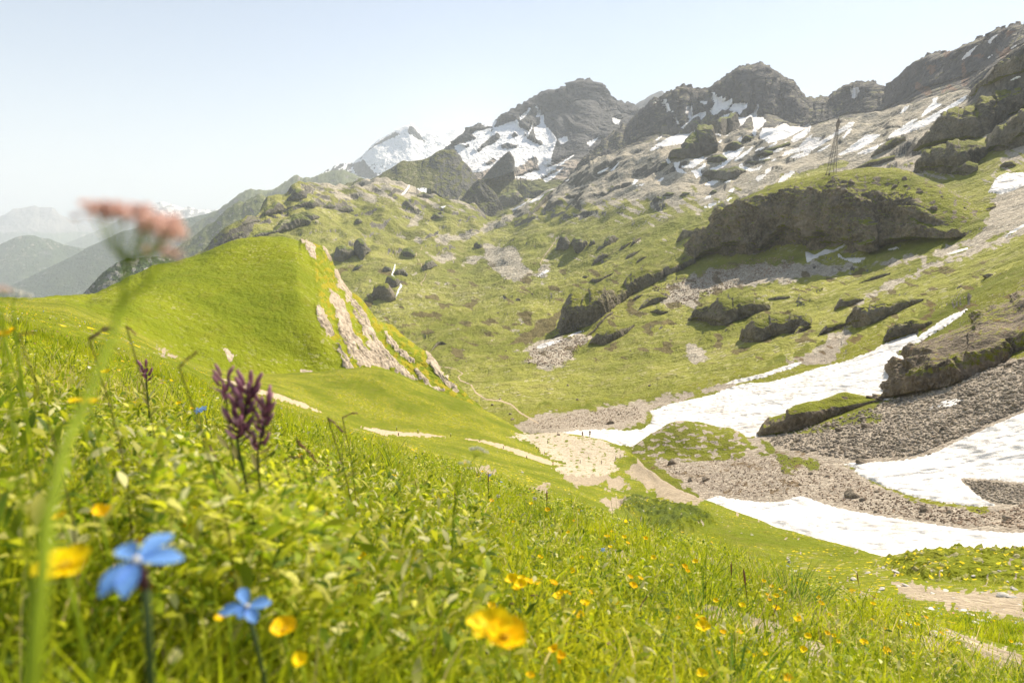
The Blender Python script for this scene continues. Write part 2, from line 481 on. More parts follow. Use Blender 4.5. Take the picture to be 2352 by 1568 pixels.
rocks_sp = [Z(2, 590, 398, 650, 368, 672, 385, 715, 405, 650, 430, 600, 455, 540, 480, 470, 540, 430, 570, 370, 595, 400, 560, 470, 490, 530, 440),
            Z(2, 738, 330, 770, 350, 812, 395, 850, 440, 870, 465, 840, 472, 800, 455, 760, 440, 735, 410, 705, 395, 725, 360),
            Z(2, 340, 600, 400, 570, 450, 562, 480, 600, 505, 640, 545, 650, 530, 700, 470, 715, 400, 700, 350, 640),
            Z(2, 870, 455, 920, 452, 965, 480, 975, 505, 930, 490, 890, 475), Z(2, 930, 393, 980, 402, 1020, 430, 1040, 455, 990, 430, 950, 410)]
def snow_sp(s, nz):
    f = np.full(s.PX.shape, 1.0)
    for q in rocks_sp: f = np.minimum(f, 1 - sstep(-1.0, 1.5, sdpoly(s.PX, s.PY, q) - 4.5 + 3.0 * perlin2(s.PX / 4, s.PY / 4, 3)))
    f *= 1 - .9 * sstep(.28, .45, perlin2(s.PX / 6, s.PY / 5, 31) + .3 * perlin2(s.PX / 2.5, s.PY / 2.5, 33)) * sstep(360, 385, s.PY)
    left = sstep(820, 800, s.PX)
    f2 = sstep(.0, .3, perlin2((s.PX + s.PY) / 12, (s.PY - s.PX) / 26, 34) + .5 * perlin2(s.PX / 4, s.PY / 4, 35) + .05)
    return f * (1 - left) + f2 * left
range_sheet('glaciated_snow_peak', Z(2, -60, 740, 0, 690, 60, 692, 75, 700, 100, 680, 140, 664, 165, 655, 190, 634, 215, 640, 228, 615, 245, 604, 270, 598, 300, 595, 330, 592, 360, 590, 400, 555, 430, 530, 460, 500, 490, 470, 530, 435, 560, 420, 600, 395, 650, 368, 700, 345, 725, 334, 747, 324, 770, 345, 800, 370, 822, 386, 850, 382, 870, 377, 900, 388, 940, 393, 975, 402, 1010, 430, 1060, 470, 1200, 540),
            6000, 8600, 560, 668, 1110, m_peak, 'white glaciated pyramid peak on the skyline', 9, 25, dx=1.1, steps=110, snow=snow_sp)

# ---------------- main rock massif
snowM = [Z(2, 1040, 480, 1100, 460, 1190, 430, 1165, 400, 1240, 370, 1330, 350, 1380, 330, 1460, 305, 1470, 350, 1530, 380, 1500, 420, 1560, 450, 1620, 490, 1600, 540, 1540, 560, 1500, 600, 1440, 620, 1410, 560, 1340, 550, 1320, 600, 1230, 645, 1170, 655, 1110, 620, 1060, 520),
         Z(2, 1575, 190, 1600, 230, 1590, 280, 1635, 270, 1640, 330, 1700, 400, 1722, 440, 1690, 540, 1680, 600, 1640, 640, 1620, 640, 1600, 600, 1595, 480, 1590, 420, 1570, 360, 1620, 330, 1610, 240),
         Z(2, 1410, 690, 1500, 680, 1530, 660, 1620, 640, 1740, 600, 1835, 542, 1700, 640, 1620, 690, 1560, 705, 1480, 690),
         Z(2, 1740, 430, 1790, 415, 1806, 440, 1750, 465), Z(2, 1220, 330, 1320, 310, 1300, 345, 1250, 345), Z(2, 1480, 280, 1530, 240, 1545, 225, 1520, 270, 1480, 300),
         Z(2, 2100, 295, 2150, 305, 2140, 335, 2110, 325), Z(2, 1560, 340, 1530, 420, 1500, 430, 1560, 360), Z(2, 1240, 372, 1180, 380, 1160, 400, 1220, 390),
         Z(2, 1930, 460, 1990, 430, 2005, 420, 1950, 480), Z(2, 1410, 600, 1440, 620, 1420, 650), Z(2, 1640, 700, 1730, 650, 1770, 620, 1700, 690, 1650, 720)]
holesM = [Z(2, 1180, 510, 1215, 470, 1250, 440, 1290, 405, 1330, 385, 1355, 410, 1330, 445, 1290, 470, 1240, 490, 1200, 525), Z(2, 1340, 470, 1390, 455, 1440, 462, 1480, 475, 1450, 495, 1400, 502, 1355, 495),
          Z(2, 1245, 590, 1300, 552, 1325, 575, 1290, 605, 1255, 612), Z(2, 1410, 400, 1450, 380, 1470, 410, 1430, 425), Z(2, 1110, 470, 1140, 460, 1140, 490, 1115, 490), Z(2, 1090, 580, 1120, 585, 1110, 600),
          Z(2, 1590, 430, 1625, 435, 1640, 470, 1610, 480, 1585, 455), Z(2, 1270, 370, 1300, 362, 1290, 385)]
def snow_poly(polys, holes=(), nz=2.2, seed=40, sc=5.0):
    def f(s, _):
        j = nz * (perlin2(s.PX / sc, s.PY / sc, seed) + .5 * perlin2(s.PX / (sc * .4), s.PY / (sc * .4), seed + 1))
        m = np.full(s.PX.shape, -99.)
        for q in polys: m = np.maximum(m, sdpoly(s.PX, s.PY, q))
        for q in holes: m = np.minimum(m, -sdpoly(s.PX, s.PY, q))
        return sstep(-1.0, 1.0, m + j + 1.1)
    return f

crestM = Z(2, 900, 560, 960, 510, 1000, 495, 1040, 450, 1060, 430, 1080, 408, 1100, 392, 1125, 372, 1150, 350, 1175, 336, 1200, 328, 1240, 330, 1270, 325, 1320, 310, 1335, 290, 1345, 275, 1362, 268, 1380, 265, 1410, 240, 1450, 225, 1480, 205, 1500, 190, 1530, 172, 1560, 155, 1585, 142, 1610, 125, 1650, 108, 1690, 95, 1715, 100, 1740, 98, 1765, 85, 1790, 75, 1830, 55, 1850, 40, 1870, 30, 1890, 33, 1905, 42, 1920, 33, 1940, 32, 1958, 42, 1970, 60, 1990, 82, 2010, 100, 2050, 130, 2080, 160, 2120, 180, 2132, 190, 2145, 180, 2170, 178, 2190, 190, 2215, 193, 2250, 200, 2290, 230, 2350, 300, 2420, 360)
def jag(row, seed, a=2.0):
    q = sorted(row); xs = np.arange(q[0][0], q[-1][0], .9)
    ys = np.interp(xs, [p[0] for p in q], [p[1] for p in q]); ds = np.interp(xs, [p[0] for p in q], [p[2] for p in q])
    ys = ys - a * np.maximum(-.3, perlin2(xs / 9, xs * 0 + .3, seed) + .7 * perlin2(xs / 3.2, xs * 0 + 5.3, seed))
    return list(zip(xs, ys, ds))
def massif():
    px0, px1 = 985, 1530
    top = jag([(x, y, 4700) for x, y in crestM], 3, 4.5)
    shoulder = Z(2, 900, 620, 1040, 500, 1150, 420, 1250, 390, 1400, 330, 1500, 300, 1600, 260, 1700, 260, 1850, 230, 1930, 180, 2000, 260, 2100, 260, 2200, 290, 2420, 420)
    sh = [(x, y, d) for (x, y), d in zip(shoulder, (4450, 4450, 4480, 4460, 4460, 4460, 4580, 4560, 4420, 4480, 4400, 4450, 4480, 4480))]
    bowl = [(x, y, d) for (x, y), d in zip(Z(2, 900, 700, 1050, 620, 1150, 650, 1250, 640, 1400, 640, 1500, 650, 1600, 620, 1700, 590, 1800, 540, 1900, 440, 2000, 420, 2100, 400, 2420, 500),
                                           (3900, 3900, 3750, 3700, 3600, 3550, 3700, 3600, 3500, 3700, 3700, 3700, 3800))]
    foot = [(985, 520, 3400), (1150, 470, 3200), (1300, 430, 3000), (1400, 420, 3000), (1530, 420, 3000)]
    foot2 = [(985, 620, 2800), (1150, 580, 2600), (1300, 540, 2500), (1530, 520, 2500)]
    back = [(x, y + 90, 5600) for x, y in crestM]
    s = loft([foot2, foot, bowl, sh, top, back], px0, px1, .95 / Q, [st(40), st(90), st(150), st(90), st(40), ][0:5], smooth=[20, 20, 14, 10, 0, 20], linear=True)
    N = normals(s.P); N = np.where(N[..., 2:3] < 0, -N, N)
    N = N * np.array([1, 1, .15])
    cy = np.interp(s.PX, [c[0] for c in crestM], [c[1] for c in crestM])
    keep = 1 - .9 * np.exp(-((s.PY - cy) / 12) ** 2)
    inSnow = snow_poly(snowM, holesM)(s, None)
    # buttresses between couloirs
    x = s.P[..., 0]; z = s.P[..., 2]
    rib = ridge2(x / 330 + .5 * z / 330 + .4 * perlin2(x / 300, z / 300, 7), z / 1100, 6, 51, .58)
    h = 50 * rib + 5 * ridge3(s.P, 260, 3, 52, zs=.6) + 4.5 * ridge3(s.P, 80, 4, 53, zs=.3)
    s.P = s.P + N * ((h * s.D / 1568) * keep * (1 - .75 * inSnow))[..., None]
    s.P[..., 2] += s.D / 1568 * .9 * perlin3(s.P[..., 0] / 22, s.P[..., 1] / 22, s.P[..., 2] / 22, 9) * (1 - inSnow)
    nz = np.abs(normals(s.P)[..., 2])
    s.PX, s.PY = project(s.P); inSnow = snow_poly(snowM, holesM)(s, None)
    s.mask[..., 0] = .8 * sstep(.55, .75, nz) * sstep(395, 425, s.PY) * (1 - inSnow)
    s.mask[..., 1] = .85 * sstep(.62, .75, nz + .2 * perlin2(s.PX / 9, s.PY / 9, 5)) * sstep(350, 380, s.PY) * (1 - inSnow)
    s.mask[..., 2] = inSnow
    return sheet_object('rock_massif', s, m_peak, 'great grey rock massif with a broad snow bowl at centre skyline')
massif()

# dark ridge and pyramids in front of the massif
m_dark = terrain_mat('dark_ridge_rock', 7, rock=((.055, .058, .056), (.12, .118, .108)), grass=((.075, .085, .02), (.125, .13, .035), (.12, .105, .05)), bump=1.2)
def spur(name, crest, Dc, foot, Df, px0, px1, label, seed, rib=14, steps=(60, 20), mat=None, grass_z=(.68, .84), dDx=0.0, rs=1.0):
    top = [(x, y, Dc + dDx * (x - px0)) for x, y in crest]
    cy = dict()
    s = loft([[(x, y, Df + dDx * (x - px0)) for x, y in foot], top, [(x, y + 60, (Dc + dDx * (x - px0)) * 1.12) for x, y in crest]], px0, px1, 1.05 / Q, steps, smooth=[16, 0, 12], linear=True)
    N = normals(s.P); N = np.where(N[..., 2:3] < 0, -N, N)
    N = N * np.array([1, 1, .15])
    c = sorted(crest); yy = np.interp(s.PX, [p[0] for p in c], [p[1] for p in c])
    keep = 1 - .8 * np.exp(-((s.PY - yy) / 5) ** 2)
    x = s.P[..., 0]; z = s.P[..., 2]; u = Dc / 3300 * rs
    h = rib * ridge2(x / (120 * u) + .4 * perlin2(x / (90 * u), z / (90 * u), seed), z / (420 * u), 4, seed) + rib * .45 * ridge3(s.P, 70 * u, 4, seed + 3, zs=.6)
    s.P = s.P + N * ((h * s.D / 1568) * keep)[..., None]
    nz = np.abs(normals(s.P)[..., 2])
    s.mask[..., 0] = sstep(grass_z[0], grass_z[1], nz + .15 * perlin2(s.PX / 8, s.PY / 8, seed))
    return s, sheet_object(name, s, mat or m_dark, label)
spur('dark_rock_ridge', Z(2, 230, 790, 250, 768, 275, 755, 300, 745, 320, 725, 345, 722, 380, 738, 392, 700, 410, 693, 440, 700, 455, 712, 500, 690, 530, 678, 560, 655, 590, 640, 620, 625, 660, 600, 680, 582, 700, 574, 720, 582, 760, 578, 800, 572, 820, 570, 850, 560, 880, 550, 905, 530, 940, 508, 960, 502, 1000, 505, 1025, 500, 1050, 520, 1080, 560, 1110, 600, 1135, 640, 1160, 670, 1180, 700, 1200, 760), 3300,
     Z(2, 230, 830, 400, 790, 700, 770, 850, 760, 950, 830, 1060, 860, 1200, 860), 3000, 768, 1098, 'dark jagged rock ridge descending left below the massif', 61, 13, (int(70 * Q), 20), dDx=0)
spur('dark_rock_pyramid', Z(2, 950, 945, 985, 880, 1010, 870, 1045, 880, 1090, 830, 1130, 780, 1175, 725, 1205, 700, 1225, 706, 1250, 740, 1300, 780, 1315, 830, 1340, 880, 1380, 920), 2750,
     Z(2, 950, 950, 1060, 950, 1150, 945, 1220, 960, 1235, 1010, 1290, 1000, 1330, 960, 1380, 940), 2620, 1014, 1160, 'dark grassy rock pyramid standing at the head of the basin', 64, 12, (int(90 * Q), 16))
spur('dark_slanting_rib', Z(2, 1215, 705, 1240, 680, 1290, 620, 1330, 580, 1370, 540, 1405, 512, 1425, 540, 1435, 590, 1440, 640), 3300,
     Z(2, 1215, 712, 1260, 705, 1330, 690, 1400, 660, 1440, 650), 3230, 1104, 1181, 'dark slanting triangular rib crossing the snow bowl', 67, 6, (int(60 * Q), 12), grass_z=(.8, .9))

# ---------------- right-hand range
crestR = Z(2, 1730, 745, 1800, 715, 1830, 690, 1850, 640, 1880, 605, 1900, 590, 1930, 560, 1950, 540, 1975, 505, 2000, 480, 2040, 440, 2080, 400, 2120, 372, 2150, 350, 2180, 330, 2200, 322, 2230, 290, 2260, 262, 2290, 235, 2320, 215) + \
    Z(6, 0, 300, 60, 275, 120, 262, 180, 220, 210, 190, 270, 185, 330, 155, 365, 118, 400, 106, 425, 125, 440, 118, 480, 150, 515, 150, 550, 162, 610, 165, 640, 158, 700, 160, 735, 155, 757, 130, 762, 90, 780, 72, 800, 82, 840, 38, 870, 25) + \
    Z(3, 560, 415, 590, 412, 640, 405, 665, 402, 695, 395, 712, 400, 720, 410, 740, 425, 760, 440, 790, 455, 820, 470, 850, 490, 880, 515, 905, 540, 930, 570, 950, 592, 978, 615, 1005, 612, 1030, 620, 1050, 608, 1080, 603, 1095, 612, 1120, 608, 1135, 620, 1150, 590, 1175, 568, 1200, 550, 1220, 540, 1245, 535, 1265, 520, 1290, 518, 1310, 510, 1350, 513, 1390, 507, 1405, 515, 1420, 530, 1440, 545, 1452, 565, 1480, 568, 1510, 568, 1530, 555, 1545, 540, 1553, 495, 1560, 488, 1590, 478, 1615, 458, 1640, 435, 1670, 405, 1700, 375, 1750, 340, 1775, 330, 1800, 325, 1850, 332, 1895, 322, 1930, 310, 1945, 300, 1975, 283, 1980, 293, 1995, 280, 2005, 268, 2020, 275, 2045, 255, 2070, 234, 2080, 246, 2095, 235, 2110, 224, 2120, 232, 2150, 210, 2165, 195, 2175, 180, 2195, 172, 2220, 176, 2235, 170, 2260, 160, 2290, 145, 2310, 142, 2325, 158, 2346, 150, 2420, 110, 2550, 60, 2800, -30, 3200, -150)
snowR = [Z(6, *p) for p in (
    (60, 835, 200, 750, 340, 700, 350, 680, 380, 700, 470, 660, 590, 620, 480, 730, 440, 790, 300, 815, 150, 835),
    (365, 1085, 450, 1060, 480, 1010, 600, 1000, 680, 968, 600, 1020, 500, 1092), (490, 1130, 560, 1120, 650, 1033, 652, 1072, 590, 1120, 600, 1180, 545, 1212, 520, 1160),
    (285, 1035, 350, 1025, 320, 1090, 430, 1150, 330, 1140, 300, 1100), (710, 1102, 800, 1080, 900, 1010, 890, 960, 850, 925, 930, 900, 1010, 905, 1100, 833, 1105, 850, 1040, 940, 940, 1005, 860, 1080, 760, 1117),
    (995, 1007, 1060, 950, 1150, 890, 1207, 848, 1180, 890, 1080, 970), (1050, 1080, 1120, 1085, 1230, 1110, 1317, 1070, 1280, 1110, 1180, 1132),
    (708, 432, 740, 380, 770, 330, 713, 213, 760, 208, 790, 280, 830, 262, 830, 300, 887, 268, 850, 340, 972, 278, 960, 340, 900, 412, 850, 400, 760, 472),
    (925, 417, 990, 345, 1080, 333, 1142, 350, 1140, 370, 1080, 420, 1050, 482, 1040, 440, 1000, 420),
    (1130, 512, 1180, 470, 1220, 450, 1260, 350, 1282, 342, 1248, 450, 1260, 510, 1330, 503, 1362, 545, 1310, 610, 1250, 650, 1240, 712, 1200, 690, 1225, 630, 1210, 520, 1190, 478),
    (1000, 508, 1060, 505, 1142, 498, 1080, 590, 1030, 617),
    (1295, 702, 1330, 630, 1380, 625, 1470, 630, 1500, 600, 1550, 573, 1600, 580, 1640, 612, 1800, 610, 1882, 568, 1860, 612, 1720, 682, 1600, 742, 1500, 772, 1390, 797, 1360, 760, 1300, 747),
    (1655, 772, 1700, 720, 1780, 680, 1892, 588, 1880, 650, 1820, 720, 1700, 787),
    (1558, 952, 1600, 900, 1750, 850, 1850, 740, 1902, 703, 1880, 760, 1940, 738, 2002, 743, 1960, 800, 2060, 753, 2150, 698, 2352, 558, 2400, 560, 2360, 612, 2200, 702, 2050, 800, 1900, 882, 1860, 937, 1730, 977, 1640, 962, 1860, 900, 1800, 885, 1680, 912),
    (1500, 1277, 1550, 1200, 1650, 1145, 1702, 1138, 1640, 1200, 1560, 1267), (1343, 1132, 1400, 1100, 1467, 1088, 1370, 1157), (1243, 1222, 1290, 1178, 1362, 1173, 1270, 1257),
    (643, 1292, 690, 1260, 760, 1243, 802, 1255, 720, 1297), (2215, 937, 2352, 883, 2400, 880, 2240, 942), (130, 300, 150, 288, 200, 350, 230, 370, 262, 437, 220, 425, 190, 390),
    (368, 622, 470, 540, 438, 358, 492, 378, 490, 500, 590, 448, 652, 438, 650, 470, 600, 522, 580, 460, 500, 510, 390, 622), (643, 1447, 720, 1403, 712, 1442, 670, 1452),
    (638, 1559, 740, 1510, 822, 1488, 720, 1552), (610, 315, 660, 312, 670, 340, 625, 345), (290, 500, 300, 500, 342, 582, 325, 580), (820, 510, 880, 478, 940, 458, 900, 492), (970, 445, 992, 430, 985, 480),
    (1405, 840, 1450, 812, 1492, 790, 1470, 820), (1240, 892, 1290, 862, 1338, 852, 1300, 880), (1442, 905, 1490, 880, 1560, 860, 1590, 790, 1620, 792, 1560, 870, 1500, 902), (1288, 1000, 1340, 985, 1408, 970, 1380, 990),
    (1050, 1060, 1080, 1040, 1100, 1060), (925, 1370, 960, 1340, 992, 1330, 970, 1370), (880, 1262, 920, 1240, 950, 1242, 920, 1262), (0, 890, 30, 855, 100, 853, 40, 880), (70, 770, 110, 735, 135, 730, 100, 760),
    (195, 1010, 215, 968, 240, 1030, 215, 1035), (90, 1248, 150, 1212, 155, 1220, 120, 1248), (900, 1470, 980, 1430, 920, 1475), (808, 790, 845, 768, 830, 792), (1430, 1005, 1485, 982, 1460, 1005), (1030, 760, 1070, 730, 1080, 770, 1050, 775),
    (518, 1003, 520, 970, 560, 972, 600, 965, 625, 965, 600, 1000), (775, 697, 830, 693, 830, 712), (870, 697, 932, 683, 900, 715), (2270, 730, 2352, 650, 2352, 665, 2290, 730), (1975, 903, 2060, 850, 2120, 820, 2060, 865))] + \
    [Z(3, *p) for p in ((1183, 970, 1260, 920, 1340, 860, 1350, 848, 1442, 846, 1390, 890, 1300, 942), (1298, 965, 1380, 930, 1480, 893, 1440, 932, 1350, 962), (1488, 867, 1540, 820, 1620, 790, 1720, 750, 1850, 680, 1985, 600, 1972, 627, 1850, 712, 1720, 792, 1600, 837),
    (1580, 800, 1640, 758, 1675, 748, 1620, 790), (1728, 692, 1780, 640, 1770, 625, 1803, 613, 1790, 650, 1832, 653, 1750, 702, 1700, 735), (2115, 262, 2150, 235, 2170, 222, 2130, 272), (1955, 375, 1990, 335, 2042, 293, 2000, 350), (1570, 710, 1600, 672, 1622, 668, 1600, 695),
    (1258, 560, 1285, 555, 1310, 560, 1285, 618, 1270, 615), (1210, 870, 1240, 820, 1270, 800, 1230, 850), (2265, 505, 2300, 482, 2320, 482), (1950, 886, 2000, 838, 2072, 823, 2000, 867), (2265, 305, 2295, 285, 2290, 295), (2120, 362, 2145, 346, 2130, 362))]

footR = [(1270, 452), (1290, 440), (1350, 405), (1420, 372), (1500, 352), (1560, 362), (1620, 352), (1700, 325), (1760, 320), (1850, 330), (1900, 312), (1950, 296), (2040, 285), (2130, 248), (2240, 215), (2352, 140), (2800, -100)]
def DR(x, a, b, c): return np.interp(x, [1270, 1700, 1950, 2352, 2800], [a, b, b, c, c * .8])
def right_range():
    px0, px1 = 1272, 2700
    top = jag([(x, y, DR(x, 3300, 3000, 2100)) for x, y in crestR], 5, 6.5)
    cx = [c[0] for c in sorted(crestR)]; cyv = [c[1] for c in sorted(crestR)]
    foot = [(x, y, DR(x, 2300, 2150, 1500)) for x, y in footR]
    foot0 = [(x, y + 60, DR(x, 2000, 1850, 1250)) for x, y in footR]
    mid = [(x, .68 * y + .32 * np.interp(x, cx, cyv), DR(x, 3020, 2790, 1950)) for x, y in footR]
    back = [(x, y + 100, DR(x, 4000, 3700, 2700)) for x, y in crestR]
    s = loft([foot0, foot, mid, top, back], px0, px1, 1.25 / Q, [st(40), st(110), st(110), st(40)], smooth=[20, 20, 20, 0, 20], linear=True)
    N = normals(s.P); N = np.where(N[..., 2:3] < 0, -N, N)
    N = N * np.array([1, 1, .15])
    cy = np.interp(s.PX, cx, cyv)
    keep = 1 - .9 * np.exp(-((s.PY - cy) / 10) ** 2)
    inSnow = snow_poly(snowR, seed=44, nz=1.6, sc=4.0)(s, None)
    x = s.P[..., 0]; z = s.P[..., 2]
    # ribs lean down to the left
    rib = ridge2((x - z * .25) / 175 + .35 * perlin2(x / 200, z / 200, 71), z / 700, 6, 72, .58)
    h = 30 * rib + 6 * ridge3(s.P, 120, 3, 73, zs=.35) + 3.5 * ridge3(s.P, 42, 4, 74, zs=.28)
    s.P = s.P + N * ((h * s.D / 1568) * keep * (1 - .7 * inSnow))[..., None]
    s.P[..., 2] += s.D / 1568 * .9 * perlin3(s.P[..., 0] / 11, s.P[..., 1] / 11, s.P[..., 2] / 11, 9) * (1 - inSnow)
    nz = np.abs(normals(s.P)[..., 2])
    s.PX, s.PY = project(s.P); inSnow = snow_poly(snowR, seed=44, nz=1.6, sc=4.0)(s, None)
    foot_y = np.interp(s.PX, [p[0] for p in footR], [p[1] for p in footR])
    s.mask[..., 1] = np.maximum(sstep(-16, 4, s.PY - foot_y + 14 * perlin2(s.PX / 26, s.PY / 26, 5)), .45 * sstep(.66, .8, nz)) * (1 - inSnow)
    s.mask[..., 0] = .42 * sstep(.55, .75, nz + .2 * perlin2(s.PX / 10, s.PY / 10, 75)) * (1 - inSnow)
    s.mask[..., 3] = .55 * sstep(.1, .4, perlin2(s.PX / 30, s.PY / 40, 76)) * sstep(1950, 2100, s.PX)
    s.mask[..., 2] = inSnow
    return sheet_object('rocky_ridge', s, m_range, 'brown grey jagged rock ridge running up to the top right corner')
m_range = terrain_mat('range_rock', 5, rock=((.052, .052, .052), (.14, .13, .12)), grass=((.10, .125, .03), (.16, .17, .05), (.14, .12, .06)), scree=((.22, .18, .15), (.36, .30, .25)), heath=(.20, .115, .07), bump=1.2)
right_range()

# ---------------- the valley and the slopes on its right
V0 = [(-300, 1100, 330), (400, 1100, 330), (850, 1110, 260), (1100, 1120, 210), (1250, 1140, 175), (1430, 1160, 150), (1600, 1250, 100), (1800, 1330, 78), (2030, 1370, 66), (2352, 1370, 62), (2800, 1370, 60)]
VA = [(-300, 1000, 450), (400, 1000, 450), (850, 1050, 340), (1100, 1060, 255), (1250, 1060, 220), (1430, 1100, 170), (1600, 1180, 125), (1800, 1250, 100), (2030, 1290, 85), (2352, 1290, 78), (2800, 1290, 74)]
VB = [(-300, 950, 560), (400, 950, 560), (850, 1000, 440), (1100, 1000, 300), (1300, 1010, 215), (1430, 1035, 200), (1600, 1070, 170), (1800, 1085, 145), (2030, 1115, 128), (2352, 1120, 112), (2800, 1110, 104)]
VC = [(-300, 900, 700), (400, 900, 700), (850, 950, 550), (1100, 950, 350), (1300, 965, 280), (1450, 985, 240), (1600, 990, 222), (1800, 975, 205), (2030, 935, 195), (2352, 870, 175), (2800, 770, 150)]
VD = [(-300, 880, 800), (400, 880, 800), (850, 900, 700), (1050, 890, 470), (1300, 920, 345), (1500, 905, 330), (1700, 860, 325), (1900, 820, 315), (2100, 755, 310), (2352, 670, 285), (2800, 520, 240)]
VE = [(-300, 800, 950), (400, 800, 950), (850, 800, 850), (1050, 800, 720), (1250, 800, 590), (1400, 780, 550), (1600, 760, 510), (1800, 725, 470), (2000, 680, 440), (2352, 560, 410), (2800, 400, 370)]
VF = [(-300, 780, 1150), (400, 740, 1150), (850, 700, 1100), (1050, 690, 1080), (1250, 680, 930), (1400, 660, 840), (1600, 640, 710), (1800, 620, 640), (2000, 590, 610), (2352, 450, 590), (2800, 300, 550)]
VG = [(-300, 770, 1400), (300, 750, 1400), (430, 655, 1400), (700, 600, 1500), (850, 600, 1500), (1050, 605, 1550), (1250, 600, 1350), (1400, 560, 1200), (1600, 520, 1050), (1800, 460, 920), (2000, 420, 880), (2200, 380, 830), (2352, 330, 800), (2800, 180, 720)]
VH = [(-300, 775, 1500), (300, 755, 1500), (425, 640, 1500), (500, 590, 1600), (620, 530, 1750), (740, 520, 1800), (850, 535, 1850), (960, 545, 1900), (1050, 552, 1920), (1150, 545, 1900), (1250, 520, 1800), (1400, 460, 1620), (1600, 430, 1450), (1800, 385, 1300), (2000, 350, 1150), (2200, 300, 1020), (2352, 240, 960), (2800, 60, 850)]
VT = [(-300, 780, 1600), (300, 760, 1600), (400, 650, 1600)] + [(x, y, 1700) for x, y in Z(1, 1240, 740, 1300, 710, 1370, 680, 1400, 655, 1440, 620, 1500, 585, 1550, 560, 1600, 535, 1650, 505, 1700, 480)] + \
     [(x, y, 1900 + (x - 580) * 2.6) for x, y in Z(1, 1740, 440, 1780, 400, 1800, 375, 1820, 366, 1850, 340, 1875, 338, 1900, 348, 1930, 335, 1960, 295, 1990, 262, 2015, 243, 2040, 240, 2060, 250, 2090, 262, 2150, 275, 2200, 272, 2280, 268)] + \
     [(800, 436, 2500), (840, 428, 2600), (880, 422, 2600), (900, 423, 2600), (925, 430, 2600), (960, 445, 2700), (1010, 470, 2600), (1070, 480, 2500), (1120, 500, 2450), (1180, 498, 2450), (1240, 466, 2450), (1290, 425, 2350), (1350, 392, 2280), (1420, 360, 2200),
      (1500, 338, 2100), (1560, 348, 2050), (1620, 340, 2000), (1700, 315, 1950), (1760, 308, 1900), (1850, 318, 1830), (1900, 302, 1780), (1950, 286, 1700), (2020, 278, 1600), (2100, 255, 1480), (2180, 235, 1350), (2225, 222, 1250), (2240, 212, 1200),
      (2262, 183, 1130), (2291, 157, 1080), (2352, 118, 1000), (2800, -150, 800)]
VX = [(p[0], p[1] + 90, p[2] * 1.15) for p in VT]
SN1 = [(1285, 993), (1330, 988), (1385, 985), (1440, 988), (1475, 985), (1493, 972), (1500, 955)] + Z(4, 0, 1165, 60, 1145, 130, 1120, 250, 1093, 400, 1060, 480, 1025, 600, 990, 720, 988, 800, 972, 920, 938, 1050, 895, 1150, 872, 1250, 845, 1400, 788, 1450, 753, 1560, 708, 1668, 673, 1680, 702, 1750, 648, 1820, 603, 1900, 558, 1998, 520, 1990, 540, 1920, 592, 1850, 642, 1760, 692, 1700, 732, 1620, 765, 1540, 800, 1560, 818, 1650, 815, 1640, 900, 1580, 1010, 1520, 1090, 1400, 1105, 1250, 1152, 1050, 1232, 860, 1295, 700, 1322, 620, 1330, 500, 1320, 250, 1310, 0, 1330) + \
      [(1480, 1030), (1430, 1022), (1390, 1018), (1350, 1006)]
SN2 = [(1600, 1150), (1620, 1146), (1640, 1142), (1655, 1137), (1668, 1143), (1700, 1147), (1740, 1152), (1790, 1152), (1820, 1143), (1835, 1138), (1850, 1141), (1870, 1149), (1930, 1167), (2000, 1181), (2060, 1190), (2100, 1197), (2200, 1212), (2300, 1222), (2352, 1223), (2600, 1236), (2600, 1345), (2200, 1345), (1990, 1330), (1850, 1300), (1700, 1230), (1620, 1180)]
SN3 = [(1935, 1066), (1955, 1062), (1975, 1063), (2010, 1061), (2060, 1058), (2100, 1052), (2150, 1038), (2200, 1012), (2250, 990), (2300, 968), (2352, 946), (2640, 840), (2640, 1120), (2352, 1110), (2300, 1103), (2255, 1100), (2205, 1097), (2212, 1108), (2240, 1132), (2262, 1148), (2290, 1160), (2250, 1164), (2180, 1156), (2100, 1141), (2030, 1117), (1975, 1092), (1960, 1080), (1970, 1075)]
